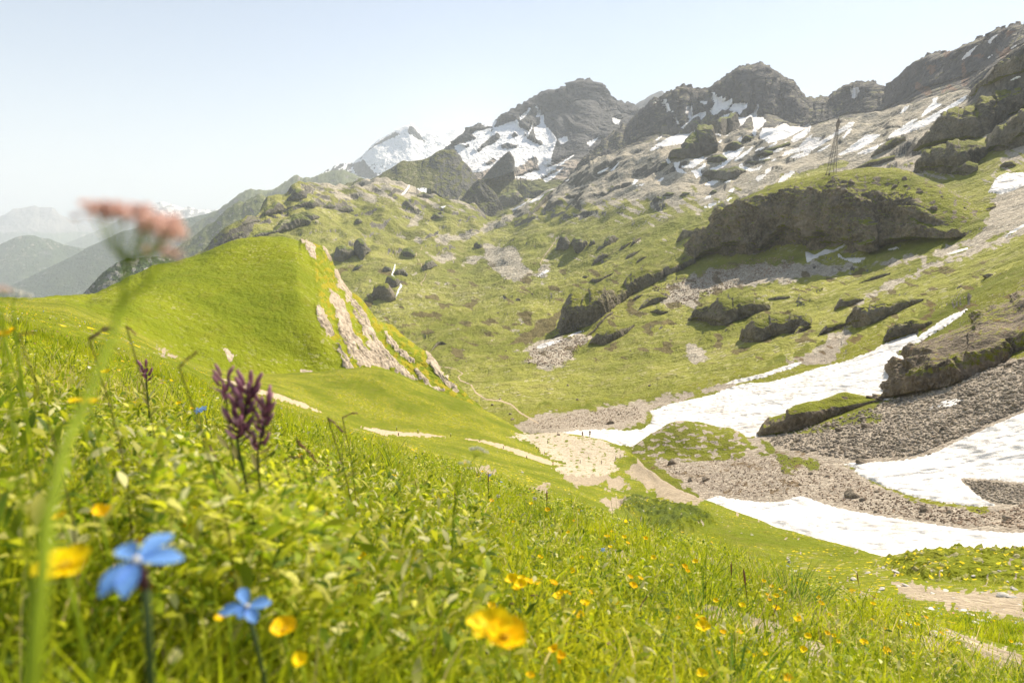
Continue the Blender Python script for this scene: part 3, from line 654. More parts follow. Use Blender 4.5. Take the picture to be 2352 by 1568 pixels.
def build_valley():
    s = loft([V0, VA, VB, VC, VD, VE, VF, VG, VH, VT, VX], -260, 2640, DX / Q, [st(90), st(170), st(200), st(160), st(120), st(120), st(130), st(80), st(220), st(40)],
             smooth=[40, 40, 40, 40, 50, 50, 50, 50, 40, 2, 20])
    PX, PY, D = s.PX, s.PY, s.D
    P = s.P
    x, y, z = P[..., 0], P[..., 1], P[..., 2]
    dz = np.zeros(PX.shape)
    far = sstep(150, 700, D)
    # rolling ground and knolls
    a = sstep(200, 800, D); right = sstep(1250, 1500, PX)
    flat = 1 - .85 * sstep(900, 960, PY) * (PX > 1100)
    dz += flat * (.010 * D * fbm2(x / 130, y / 130, 3, 81) + (.0042 * np.minimum(D, 520) * (1 - .5 * sstep(520, 420, PY))) * ridge2((x + y * .5) / 38, (y - x * .5) / 60, 4, 82))
    upper = sstep(700, 500, PY)
    dz += upper * .005 * D * ridge2((x + .4 * y) / 170, y / 170, 3, 83) + upper * sstep(420, 380, PY) * .0022 * D * ridge2(x / 60, y / 60, 3, 84)
    dz += .0010 * np.minimum(D, 900) * fbm2(x / 9, y / 9, 4, 85, .6) * flat * (1 - .5 * upper)
    calm = np.zeros(PX.shape)
    for q in (SN1, SN2, SN3): calm = np.maximum(calm, sstep(-10, 4, sdpoly(PX, PY, q, 16)))
    P[..., 2] += dz * (1 - .75 * calm)
    h = np.zeros(PX.shape)
    C = []
    def c(zk, pts, hp, w=8, dec=40, jit=6, jn=14, taper=22): C.append((Z(zk, *pts), hp, w, dec, jit, jn, taper))
    for k, (ln, hp, w, dec, jit, jn, tp) in enumerate(C):
        h = np.maximum(h, cliff(s, ln, hp * .72, w * 1.15, dec * 1.1, jit * .35, jn * 1.6, 100 + k, tp * 1.5))
    # many small outcrops
    rr = random.Random(5)
    zones = [((1250, 2130), (230, 500), 120, (4, 11)), ((1500, 1980), (560, 820), 34, (4, 10)), ((560, 1240), (440, 600), 90, (4, 9)), ((900, 1500), (640, 780), 8, (2, 5))]
    h2 = np.zeros(PX.shape)
    for (xa, xb), (ya, yb), n, (ha, hb) in zones:
        for i in range(n):
            cx = rr.uniform(xa, xb); cyy = rr.uniform(ya, yb); L = rr.uniform(12, 50); hp = rr.uniform(ha, hb) * (.6 + L / 60)
            sl = rr.uniform(.1, .6) if cx > 1250 else rr.uniform(-.2, .4)
            ln = [(cx - L, cyy + sl * L), (cx, cyy + rr.uniform(-2, 2)), (cx + L, cyy - sl * L)]
            h2 = np.maximum(h2, cliff(s, ln, hp * .7, 2.6, hp * rr.uniform(1.4, 3.4), 1.0, 10, 300 + i, L * .8))
    h = np.maximum(h, h2) * (1 - calm)
    P[..., 2] += h
    N = normals(P); N = np.where(N[..., 2:3] < 0, -N, N)
    steep = 1 - sstep(.60, .80, N[..., 2])
    # broken rock on steep ground
    rk = ridge3(P, 30, 4, 91, zs=.8) * steep * (1 - calm)
    P += N * (rk * np.minimum(D, 1800) / 1568 * 4.5 * (1 - .8 * upper))[..., None]
    rk2 = ridge3(P, 7, 3, 95, zs=.8) * steep * sstep(900, 300, D) * (1 - calm)
    P += N * (rk2 * D / 1568 * 2.5)[..., None]
    nz = np.abs(normals(P)[..., 2])
    s.PX, s.PY = project(P); PX, PY = s.PX, s.PY
    nA = perlin2(PX / 34, PY / 22, 11) + .5 * perlin2(PX / 12, PY / 8, 12)
    nd = perlin2((PX + PY * 1.1) / 60, (PY - PX * .45) / 10, 13) + .5 * perlin2((PX + PY) / 30, (PY - PX * .45) / 5, 14)
    grass = sstep(.60, .76, nz + .05 * nA)
    polys = [[(1180, 985), (1210, 955), (1260, 950), (1330, 938), (1450, 925), (1640, 888), (1700, 868), (1690, 885), (1490, 950), (1480, 975), (1300, 1000), (1230, 1000)],
             [(1745, 1005), (1800, 985), (1900, 965), (2000, 945), (2030, 918), (2140, 895), (2230, 855), (2352, 815), (2800, 700), (2800, 900), (2352, 960), (2200, 1025), (2100, 1065), (1960, 1070), (1900, 1085), (1850, 1050), (1780, 1030)],
             [(1455, 1030), (1560, 1015), (1740, 1000), (1800, 1080), (1940, 1062), (1990, 1100), (2100, 1150), (2290, 1180), (2180, 1120), (2180, 1080), (2352, 1080), (2800, 1080), (2800, 1260), (2352, 1250), (2200, 1240), (2000, 1210), (1870, 1180), (1720, 1180), (1620, 1160), (1570, 1110), (1500, 1060)],
             [(1500, 700), (1600, 628), (1750, 603), (1850, 603), (2000, 610), (2130, 580), (2250, 540), (2290, 440), (2352, 415), (2800, 250), (2800, 450), (2352, 520), (2250, 562), (2150, 592), (2000, 612), (1900, 632), (1800, 645), (1740, 655), (1640, 670), (1560, 695)],
             Z(8, 1950, 700, 2352, 560, 2400, 760, 2300, 1000, 2150, 960, 1990, 850), Z(5, 1430, 835, 1560, 790, 1760, 745, 1900, 720, 1950, 760, 1860, 830, 1780, 950, 1600, 960, 1510, 920, 1570, 850), Z(4, 200, 730, 330, 760, 365, 830, 290, 870, 220, 820),
             Z(4, 880, 860, 1060, 760, 1130, 690, 1240, 620, 1260, 680, 1200, 790, 1080, 880, 940, 900), Z(4, 1230, 480, 1340, 440, 1560, 330, 1760, 240, 2000, 140, 2100, 100, 2346, 20, 2346, 60, 2050, 170, 1760, 270, 1560, 370, 1400, 460, 1300, 510),
             Z(5, 1250, 130, 1430, 130, 1480, 200, 1560, 330, 1480, 400, 1300, 330, 1220, 220), Z(5, 870, 200, 950, 190, 1200, 230, 1160, 260, 900, 235), Z(2, 640, 1080, 760, 1100, 1000, 1080, 1170, 1040, 1250, 1010, 1400, 930, 1560, 860, 1700, 770, 1800, 700, 1800, 800, 1500, 940, 1300, 1030, 1150, 1100, 950, 1130, 700, 1120),
             Z(2, 760, 960, 830, 930, 840, 970, 740, 1010), Z(2, 820, 700, 900, 620, 980, 700, 900, 780), Z(5, 1620, 350, 1560, 340, 1640, 240, 1660, 250, 1680, 330)]
    scree = np.full(PX.shape, -99.)
    for q in polys: scree = np.maximum(scree, sdpoly(PX, PY, q, 34))
    sc = sstep(-13, 11, scree + 12 * nA + 5 * nd)
    # stony upper ground, streaked down the fall line
    hi = sstep(0, 1, (np.interp(PX, [700, 1250, 1500, 1800, 2352], [465, 490, 500, 465, 380]) - PY) / 70 + .9 * nd + .35)
    hi *= sstep(560, 800, PX)
    sc = np.maximum(sc, .92 * hi)
    sc = np.maximum(sc, .8 * sstep(.35, .75, nd + .2 * nA) * sstep(700, 560, PY) * sstep(1150, 1300, PX))
    sc = np.maximum(sc, .7 * sstep(.45, .9, nA + .3 * nd) * sstep(860, 800, PY) * sstep(1500, 1300, PX))
    sc = np.maximum(sc, .55 * sstep(.5, .9, nd) * sstep(850, 800, PY))
    # green strips kept among the stones
    for q in (Z(3, 700, 1190, 900, 1100, 1180, 1010, 1250, 1020, 1000, 1130, 800, 1180), Z(3, 2140, 700, 2346, 640, 2346, 690, 2200, 740), Z(3, 1900, 950, 2060, 900, 2230, 950, 2150, 1090, 2100, 1110, 1960, 1090), Z(3, 1700, 950, 1860, 890, 2100, 870, 2110, 900, 1950, 900, 1720, 980),
              Z(4, 620, 1290, 760, 1290, 850, 1290, 1000, 1200, 1200, 1160, 1460, 1190, 1450, 1230, 1250, 1250, 1080, 1300, 900, 1310), Z(3, 1960, 680, 2150, 560, 2346, 480, 2700, 330, 2700, 400, 2346, 540, 2150, 610, 2000, 690), Z(4, 720, 970, 1000, 880, 1090, 880, 950, 940, 780, 985)):
        k = sstep(-3, 3, sdpoly(PX, PY, q) + 4 * nA)
        sc *= 1 - .85 * k; grass = np.maximum(grass, .9 * k * sstep(.4, .6, nz))
    # brown damp turf on the gravel flat
    mud = sstep(-10, 10, sdpoly(PX, PY, Z(4, 0, 1430, 120, 1400, 700, 1500, 850, 1300, 1000, 1450, 900, 1568, 1000, 1700, 500, 1680, 0, 1568), 30) + 8 * nA)
    s.mask[..., 0] = grass * (1 - .8 * sc) * (1 - .25 * mud)
    s.mask[..., 1] = np.maximum(sc * sstep(.66, .86, nz), .6 * sstep(.6, .7, nz))
    inSnow = snow_poly(snowR, seed=44, nz=1.6, sc=4.0)(s, None)
    s.mask[..., 2] = inSnow
    for q in (Z(2, 890, 665, 935, 625, 985, 632, 960, 660, 920, 680), Z(2, 1330, 918, 1450, 862, 1502, 828, 1390, 890), Z(2, 1420, 905, 1530, 850, 1560, 815, 1500, 875, 1440, 908), Z(2, 1530, 857, 1640, 800, 1706, 760, 1650, 818, 1560, 858), Z(2, 1975, 680, 2010, 650, 2080, 618, 2050, 645),
              Z(2, 2085, 645, 2150, 580, 2110, 640), Z(2, 680, 805, 720, 760, 740, 715, 740, 745, 705, 800), Z(2, 2232, 738, 2250, 700, 2275, 705, 2250, 735), Z(2, 2255, 745, 2318, 727, 2300, 745), Z(2, 1780, 715, 1812, 697, 1800, 712), Z(2, 945, 885, 985, 878, 960, 897), Z(2, 830, 690, 840, 685, 838, 712)):
        s.mask[..., 2] = np.maximum(s.mask[..., 2], sstep(-1.2, .6, sdpoly(PX, PY, q)))
    hz = sstep(.2, .6, perlin2(PX / 40, PY / 20, 17) + .5 * nd)
    heath = .75 * hz * sstep(560, 640, PY) * sstep(880, 800, PY)
    heath = np.maximum(heath, .8 * sstep(-6, 6, sdpoly(PX, PY, Z(8, 60, 1440, 300, 1250, 560, 1080, 720, 1000, 700, 1100, 620, 1280, 300, 1370, 100, 1420), 30) + 6 * nA))
    heath = np.maximum(heath, .5 * mud * sstep(0, .4, nA))
    s.mask[..., 3] = heath * sstep(.55, .7, nz)
    return s
m_near = terrain_mat('slope_turf_and_stones', .35, grass=((.115, .135, .006), (.20, .205, .014), (.165, .135, .04)), rock=((.15, .13, .105), (.30, .26, .21)), scree=((.25, .205, .16), (.47, .41, .33)), heath=(.13, .085, .035))
m_mid = terrain_mat('valley_turf_and_stones', 1.1, rock=((.12, .11, .095), (.24, .215, .18)), scree=((.31, .27, .21), (.53, .47, .375)), heath=(.12, .09, .04), grass=((.155, .17, .018), (.27, .27, .05), (.24, .20, .09)))
m_valfar = terrain_mat('valley_far_turf', 2.6, rock=((.11, .105, .095), (.22, .20, .17)), scree=((.31, .275, .21), (.50, .45, .36)), heath=(.12, .09, .04), grass=((.155, .17, .025), (.26, .26, .06), (.25, .21, .10)))
valley = build_valley()
vo = sheet_object('valley', valley, m_near, 'green and stony alpine valley with its scree slopes on the right')
vo.data.materials.append(m_mid); vo.data.materials.append(m_valfar)
_D = valley.D[:-1, :-1] * (1 + .12 * perlin2(valley.PX[:-1, :-1] / 20, valley.PY[:-1, :-1] / 20, 3))
vo.data.polygons.foreach_set('material_index', ((_D > 330).astype(np.int32) + (_D > 1000)).ravel().astype(np.int32))

def snow_mat():
    t = NT('old_snow')
    pos = t.pos()
    n1 = t.noise(pos, 1 / 3.0, 6, .6); n2 = t.noise(t.mapping(pos, (1, .35, 1), (0, 0, .6)), 1 / 9.0, 5, .6)
    v = t.voro(t.mapping(pos, (1, .6, 1), (0, 0, .5)), 1 / 1.7, 'SMOOTH_F1')
    c = t.mix(t.mapr(n2, .52, .74, 0, .55), (.70, .675, .65), (.26, .205, .155))
    c = t.mix(t.mapr(n1, .62, .74, 0, .5), c, (.20, .155, .115))
    h = t.math('ADD', t.math('MULTIPLY', v, .8), n1)
    n3 = t.noise(pos, 1 / 14.0, 3, .5)
    b = t.bump(t.math('ADD', h, t.math('MULTIPLY', n3, 7.0)), 1.0, .9)
    return t.done(t.principled(c, .6, b, .3))
m_snow = snow_mat()

def snow_sheet(s, polys, label, thick=2.4, jit=2.2, seed=120, name='snow_field', sc=9.0):
    sd = np.full(s.PX.shape, -99.)
    for q in polys: sd = np.maximum(sd, sdpoly(s.PX, s.PY, q, 16))
    sd = np.where(sd > -90, sd + jit * (perlin2(s.PX / sc, s.PY / (sc * .6), seed) + .6 * perlin2(s.PX / (sc * .3), s.PY / (sc * .25), seed + 1)), sd)
    return patch_object(name, s, sd, thick, m_snow, label)
snow_sheet(valley, [SN1], 'long snow tongue running down the valley behind the two hikers', 1.8)
snow_sheet(valley, [SN2], 'lowest and nearest snow patch above the green bank', 1.8)
snow_sheet(valley, [SN3], 'rippled snow slope at the right edge below the boulder field', 1.8)
snow_sheet(valley, [Z(4, 455, 1008, 490, 985, 540, 965, 620, 950, 700, 932, 760, 912, 820, 890, 880, 872, 952, 855, 945, 875, 880, 905, 800, 925, 720, 955, 640, 975, 560, 990)], 'thin snow strip above the long snow tongue', 2.0, 1.2, 131)
snow_sheet(valley, [Z(8, 415, 1460, 450, 1410, 560, 1375, 650, 1355, 745, 1338, 732, 1365, 600, 1412, 480, 1455)], 'small snow patch on gravel beneath the shaded valley cliff', 1.5, .6, 133)
snow_sheet(valley, [Z(8, 555, 1364, 640, 1335, 710, 1316, 700, 1332, 600, 1362)], 'sliver of snow above the small gravel patch', 1.5, .4, 134)
snow_sheet(valley, [Z(8, 775, 1320, 850, 1275, 960, 1240, 1085, 1200, 1040, 1228, 930, 1272, 820, 1315)], 'narrow pointed snow strip at the foot of the shaded cliff', 1.5, .4, 135)
snow_sheet(valley, [Z(8, 392, 628, 450, 590, 500, 545, 550, 520, 582, 535, 540, 570, 480, 606)], 'lone small snow patch in the middle of the valley basin', 1.5, .5, 136)
snow_sheet(valley, [Z(3, 2118, 1208, 2160, 1130, 2190, 1100, 2230, 1085, 2346, 1082, 2450, 1075, 2500, 1120, 2346, 1165, 2270, 1200, 2200, 1220)], 'snow patch on red scree at the right edge', 2.0, 1.2, 137)
snow_sheet(valley, [Z(3, 2205, 1500, 2260, 1450, 2346, 1405, 2450, 1360, 2346, 1420, 2260, 1475)], 'thin broken snow streak on the right-hand scree', 1.5, .8, 138)
snow_sheet(valley, [Z(4, 1845, 188, 1900, 165, 1995, 137, 1995, 152, 1900, 182)], 'thin snow dash on the scree right of the cliff knoll', 1.5, .4, 139)
snow_sheet(valley, [Z(4, 1730, 1150, 1790, 1135, 1830, 1105, 1900, 1090, 1965, 1090, 1940, 1120, 1870, 1150, 1800, 1140, 1760, 1160)], 'small dirty snow remnant among the boulders', 2.0, 2.5, 140)

snow_sheet(valley, [Z(4, 970, 165, 985, 163, 1030, 187, 1060, 172, 1100, 150, 1150, 157, 1180, 140, 1210, 122, 1280, 68, 1350, 40, 1410, 8, 1425, 8, 1350, 60, 1300, 75, 1250, 112, 1200, 150, 1150, 172, 1080, 192, 1020, 217, 985, 240)], 'branching snow strip against the foot of the dark cliff', 1.5, .8, 141)
snow_sheet(valley, [Z(4, 1175, 175, 1190, 180, 1220, 207, 1300, 202, 1366, 203, 1310, 238, 1270, 238, 1225, 222, 1180, 205)], 'curved snow crescent below the rounded cliff buttress', 1.5, .6, 142)
snow_sheet(valley, [Z(4, 1476, 152, 1550, 133, 1568, 150, 1500, 160)], 'tiny snow scrap at the cliff foot right of the crescent', 1.5, .4, 143)
bpy.context.view_layer.update()
_vcache = {}
def hit(o, px, py):
    d = Vector(unproject(px, py, 1.0)).normalized()
    ok, loc, n, i = o.ray_cast(Vector((0, 0, 0)), d)
    return loc if ok else None
def foot_D(o, pts, default):
    out = []
    for x, y in pts:
        v = None
        for oo in (o, bpy.data.objects['rocky_ridge'], bpy.data.objects['rock_massif']):
            w_ = hit(oo, x, y)
            if w_ is not None and (v is None or w_.length < v.length): v = w_
        out.append(math.hypot(v.x, v.y) if v is not None else None)
    good = [(p[0], d) for p, d in zip(pts, out) if d]
    if not good: return lambda x: default
    gx = [g[0] for g in good]; med = float(np.median([g[1] for g in good]))
    gd = [min(max(g[1], med * .8), med * 1.2) for g in good]
    return lambda x: float(np.interp(x, gx, gd))

OUT = [
 (8, (605, 1330, 740, 1290, 860, 1250, 1000, 1205, 1110, 1165, 1230, 1060, 1330, 970, 1450, 880, 1560, 800, 1640, 765, 1760, 700, 1890, 640), (605, 1325, 700, 1240, 750, 1080, 790, 930, 820, 860, 860, 810, 930, 790, 1030, 800, 1090, 760, 1190, 715, 1260, 745, 1340, 760, 1430, 735, 1490, 700, 1520, 620, 1580, 560, 1640, 520, 1750, 500, 1870, 510, 1890, 570), 1),
 (8, (1010, 1318, 1060, 1290, 1110, 1250, 1170, 1180, 1230, 1110, 1330, 1030), (1010, 1310, 1030, 1270, 1100, 1200, 1140, 1130, 1200, 1090, 1260, 1030, 1330, 1010), 1),
 (8, (1065, 1390, 1120, 1395, 1200, 1425, 1300, 1380, 1400, 1330, 1500, 1275, 1570, 1190), (1065, 1380, 1090, 1330, 1160, 1270, 1250, 1240, 1350, 1210, 1450, 1190, 1570, 1160), 1),
 (8, (1640, 995, 1740, 955, 1850, 910, 1970, 865), (1640, 985, 1690, 920, 1760, 850, 1800, 815, 1880, 810, 1940, 830, 1970, 850), 1),
 (8, (672, 295, 700, 300, 740, 310, 780, 290, 812, 265), (672, 290, 690, 220, 715, 160, 740, 120, 765, 140, 790, 180, 812, 230), .6),
 (8, (848, 240, 870, 330, 900, 350, 950, 310, 1015, 235), (848, 235, 870, 160, 900, 130, 940, 135, 975, 160, 1000, 185, 1015, 225), .6),
 (8, (1205, 268, 1290, 235, 1340, 200, 1385, 165), (1205, 262, 1240, 180, 1290, 130, 1340, 110, 1385, 150), 1), (8, (1085, 475, 1170, 430, 1285, 355), (1085, 468, 1120, 390, 1180, 345, 1240, 330, 1285, 345), 1),
 (8, (1475, 405, 1560, 370, 1645, 305), (1475, 398, 1510, 340, 1570, 300, 1645, 295), 1), (8, (1535, 250, 1600, 210, 1660, 150), (1535, 244, 1570, 180, 1610, 140, 1660, 140), 1),
 (8, (1605, 445, 1660, 415, 1725, 375), (1605, 440, 1650, 370, 1700, 355, 1725, 368), 1), (8, (1060, 665, 1120, 695, 1200, 650, 1335, 568), (1060, 655, 1100, 615, 1180, 600, 1250, 570, 1335, 560), 1),
 (8, (1895, 615, 1980, 600, 2060, 565, 2150, 520, 2240, 470, 2300, 440), (1895, 605, 1930, 520, 2000, 460, 2100, 430, 2200, 380, 2300, 350), 1), (8, (2080, 205, 2200, 160, 2352, 80, 2400, 60), (2080, 195, 2130, 110, 2180, 60, 2250, 40, 2400, 10), 1),
 (8, (1140, 300, 1180, 290, 1225, 265), (1140, 295, 1170, 240, 1225, 230), 1), (8, (1400, 305, 1470, 270, 1545, 205), (1400, 300, 1440, 230, 1500, 190, 1545, 195), 1), (8, (1050, 250, 1080, 240, 1120, 220), (1050, 240, 1075, 170, 1100, 160, 1120, 210), 1),
 (8, (970, 620, 1010, 630, 1040, 605), (970, 610, 1000, 590, 1040, 595), 1), (8, (1560, 885, 1620, 870, 1680, 820), (1560, 878, 1600, 830, 1640, 810, 1680, 810), 1), (8, (1840, 1045, 1900, 1060, 1980, 1020), (1840, 1035, 1860, 1000, 1930, 985, 1980, 1005), 1),
 (4, (255, 600, 330, 615, 440, 642, 520, 610, 600, 580, 740, 530), (255, 595, 290, 530, 360, 490, 450, 470, 560, 455, 640, 455, 700, 470, 740, 510), 1),
 (4, (570, 730, 610, 768, 680, 735, 740, 705, 860, 680, 1010, 645), (570, 722, 590, 650, 640, 600, 720, 575, 800, 570, 900, 550, 960, 545, 1010, 600), 1), (4, (905, 685, 960, 670, 1010, 640), (905, 680, 940, 630, 1010, 625), 1),
 (4, (1160, 535, 1240, 510, 1340, 470), (1160, 530, 1200, 460, 1270, 445, 1340, 460), 1), (4, (1240, 630, 1300, 655, 1400, 620, 1500, 565, 1600, 520, 1710, 470), (1240, 610, 1290, 530, 1350, 490, 1440, 480, 1530, 470, 1640, 460, 1710, 460), .7),
 (4, (1475, 735, 1570, 715, 1660, 680, 1760, 615), (1475, 725, 1510, 640, 1560, 605, 1650, 590, 1760, 600), .7), (4, (-10, 490, 60, 480, 110, 455), (-10, 440, 60, 430, 110, 450), 1), (4, (0, 545, 50, 560, 110, 545), (0, 540, 50, 520, 110, 535), 1),
 (4, (1050, 700, 1150, 660, 1250, 620), (1050, 692, 1120, 620, 1250, 605), 1.2), (4, (740, 468, 800, 470, 880, 455), (740, 462, 800, 440, 880, 445), 1), (4, (1310, 368, 1400, 345, 1510, 308), (1310, 362, 1400, 315, 1510, 295), 1),
 (3, (1680, 950, 1760, 935, 1830, 925, 1960, 888, 2110, 852, 2160, 800, 2230, 720, 2346, 690, 2500, 640), (1680, 945, 1720, 890, 1780, 810, 1820, 740, 1860, 700, 1910, 680, 2000, 670, 2080, 640, 2150, 600, 2250, 560, 2346, 540, 2500, 480), .8),
 (3, (1690, 1080, 1740, 1085, 1900, 1100, 2000, 1070, 2050, 1010, 2110, 960), (1690, 1060, 1700, 1000, 1760, 950, 1850, 910, 1960, 890, 2060, 890, 2110, 900), .9),
 (3, (2120, 960, 2200, 968, 2300, 925, 2346, 920, 2600, 830), (2120, 940, 2150, 850, 2200, 800, 2260, 755, 2346, 700, 2600, 600), .7),
 (3, (2030, 605, 2150, 565, 2350, 492, 2700, 350), (2030, 600, 2070, 540, 2110, 500, 2150, 465, 2200, 410, 2260, 360, 2346, 310, 2480, 250, 2700, 120), .8),
 (3, (1890, 1095, 1980, 1108, 2060, 1065), (1890, 1085, 1930, 1040, 2000, 1010, 2060, 1030), .8), (3, (2200, 1050, 2240, 1055, 2290, 1045), (2200, 1040, 2230, 1010, 2275, 1010, 2290, 1030), .7),
 (3, (1390, 985, 1450, 960, 1600, 890), (1390, 980, 1440, 920, 1500, 880, 1600, 860), 1), (3, (1270, 1065, 1400, 1040, 1540, 1000), (1270, 1060, 1380, 1010, 1540, 970), 1.2), (3, (1655, 1088, 1680, 1085, 1712, 1088), (1655, 1080, 1680, 1050, 1712, 1075), .6),
 (6, (245, 985, 280, 1020, 360, 1010, 440, 990, 550, 978, 680, 950, 785, 885), (245, 975, 270, 930, 330, 860, 400, 840, 440, 780, 500, 700, 590, 620, 650, 575, 700, 600, 730, 700, 760, 830, 785, 875), .8),
 (6, (700, 690, 760, 700, 860, 712, 940, 690, 1000, 640, 1040, 600), (700, 570, 760, 530, 850, 510, 930, 480, 990, 460, 1020, 560, 1040, 590), .7), (6, (340, 690, 420, 700, 500, 660, 590, 610), (340, 680, 400, 610, 470, 560, 540, 540, 590, 600), .8),
 (6, (878, 880, 940, 895, 1020, 890, 1100, 840), (878, 870, 920, 800, 980, 770, 1050, 790, 1100, 830), 1), (6, (620, 1190, 700, 1230, 820, 1268, 900, 1260, 1000, 1210, 1130, 1140), (620, 1180, 680, 1130, 760, 1110, 900, 1100, 1000, 1080, 1130, 1120), 1.2),
 (6, (675, 1025, 800, 1042, 915, 1000), (675, 1015, 740, 950, 830, 930, 915, 980), 1.2), (6, (1080, 770, 1140, 790, 1215, 745), (1080, 760, 1130, 710, 1215, 735), 1), (6, (125, 690, 160, 700, 222, 680), (125, 680, 150, 580, 190, 575, 222, 670), .6),
 (6, (1060, 495, 1120, 500, 1180, 460), (1060, 470, 1110, 390, 1180, 430), .7), (6, (30, 1480, 80, 1490, 140, 1470), (30, 1470, 80, 1425, 140, 1450), 1), (6, (350, 1425, 400, 1430, 470, 1390), (350, 1418, 400, 1375, 470, 1380), 1), (6, (125, 1050, 170, 1065, 222, 1055), (125, 1042, 170, 1020, 222, 1045), 1),
 (6, (150, 1425, 220, 1430, 285, 1400), (150, 1418, 200, 1370, 285, 1385), 1), (6, (700, 1395, 750, 1400, 785, 1380), (700, 1388, 745, 1345, 785, 1365), 1), (6, (1140, 1030, 1250, 1060, 1420, 1010), (1140, 1022, 1250, 1010, 1420, 980), 1.4), (6, (1340, 880, 1450, 890, 1650, 820), (1340, 872, 1450, 850, 1650, 780), 1.4), (6, (1250, 950, 1350, 970, 1450, 930), (1250, 940, 1350, 890, 1450, 900), 1.2),
 (5, (238, 235, 270, 248, 310, 240, 365, 205), (238, 225, 250, 150, 290, 130, 330, 150, 365, 195), .7), (5, (368, 200, 400, 215, 420, 245, 440, 210, 468, 185), (368, 190, 375, 110, 400, 100, 430, 130, 468, 170), .7),
 (5, (490, 500, 530, 495, 570, 510, 600, 520, 640, 505), (490, 470, 510, 400, 545, 375, 580, 395, 600, 430, 640, 495), .7), (5, (580, 400, 620, 425, 660, 415, 692, 385), (580, 390, 590, 340, 620, 345, 660, 370, 692, 380), .7),
 (5, (640, 335, 680, 335, 725, 345), (640, 320, 655, 288, 690, 290, 725, 335), .7), (5, (828, 305, 870, 300, 918, 280), (828, 298, 850, 245, 885, 232, 918, 270), .7), (5, (868, 860, 900, 830, 940, 800, 985, 805), (868, 855, 905, 800, 930, 775, 960, 775, 985, 795), .7),
 (5, (560, 312, 590, 315, 616, 308), (560, 300, 575, 270, 605, 280, 616, 300), .7), (5, (355, 308, 390, 300, 420, 275), (355, 300, 385, 265, 420, 265), .9), (5, (695, 210, 740, 215, 775, 215), (695, 160, 730, 148, 775, 205), 1.2), (5, (1172, 150, 1200, 160, 1225, 150), (1172, 130, 1195, 105, 1225, 140), 1),
 (2, (-10, 990, 60, 990, 130, 965), (-10, 930, 50, 920, 100, 935, 130, 950), 1), (2, (1330, 860, 1380, 890, 1440, 875, 1500, 830), (1330, 850, 1380, 780, 1440, 775, 1500, 820), 1), (2, (370, 1000, 395, 1003, 415, 990), (370, 990, 390, 950, 415, 980), .7),
 (2, (1530, 960, 1600, 905, 1700, 785), (1530, 950, 1590, 870, 1650, 800, 1700, 770), .8), (2, (690, 870, 730, 890, 770, 905), (690, 860, 720, 835, 770, 895), .8), (2, (160, 890, 200, 900, 240, 890), (160, 880, 200, 850, 240, 880), .9), (2, (260, 910, 310, 925, 360, 915), (260, 900, 310, 870, 360, 905), .9), (2, (40, 890, 90, 900, 130, 880), (40, 880, 80, 840, 130, 870), .9),
 (2, (880, 965, 910, 968, 945, 960), (880, 955, 910, 920, 945, 950), .9), (2, (1590, 795, 1615, 795, 1640, 785), (1590, 785, 1610, 762, 1640, 775), .8), (2, (1480, 765, 1500, 768, 1525, 760), (1480, 750, 1500, 725, 1525, 750), .8), (2, (790, 820, 830, 825, 880, 820), (790, 805, 830, 785, 880, 812), .9),
 (1, (1840, 560, 1950, 540, 2085, 495), (1840, 545, 1900, 470, 1980, 430, 2050, 430, 2085, 480), 1), (1, (1700, 588, 1760, 580, 1835, 560), (1700, 580, 1750, 545, 1835, 540), 1), (1, (1780, 445, 1850, 440, 1905, 425), (1780, 400, 1830, 365, 1860, 345, 1905, 375), .8), (1, (1930, 340, 1990, 345, 2060, 325), (1930, 330, 1985, 268, 2020, 262, 2060, 310), .8),
 (1, (1510, 620, 1560, 610, 1640, 565), (1510, 612, 1560, 555, 1640, 545), 1), (1, (1980, 380, 2040, 385, 2090, 365), (1980, 370, 2040, 335, 2090, 350), .9),
 (1, (1640, 500, 1690, 500, 1750, 480), (1640, 490, 1690, 450, 1750, 465), .9),
]

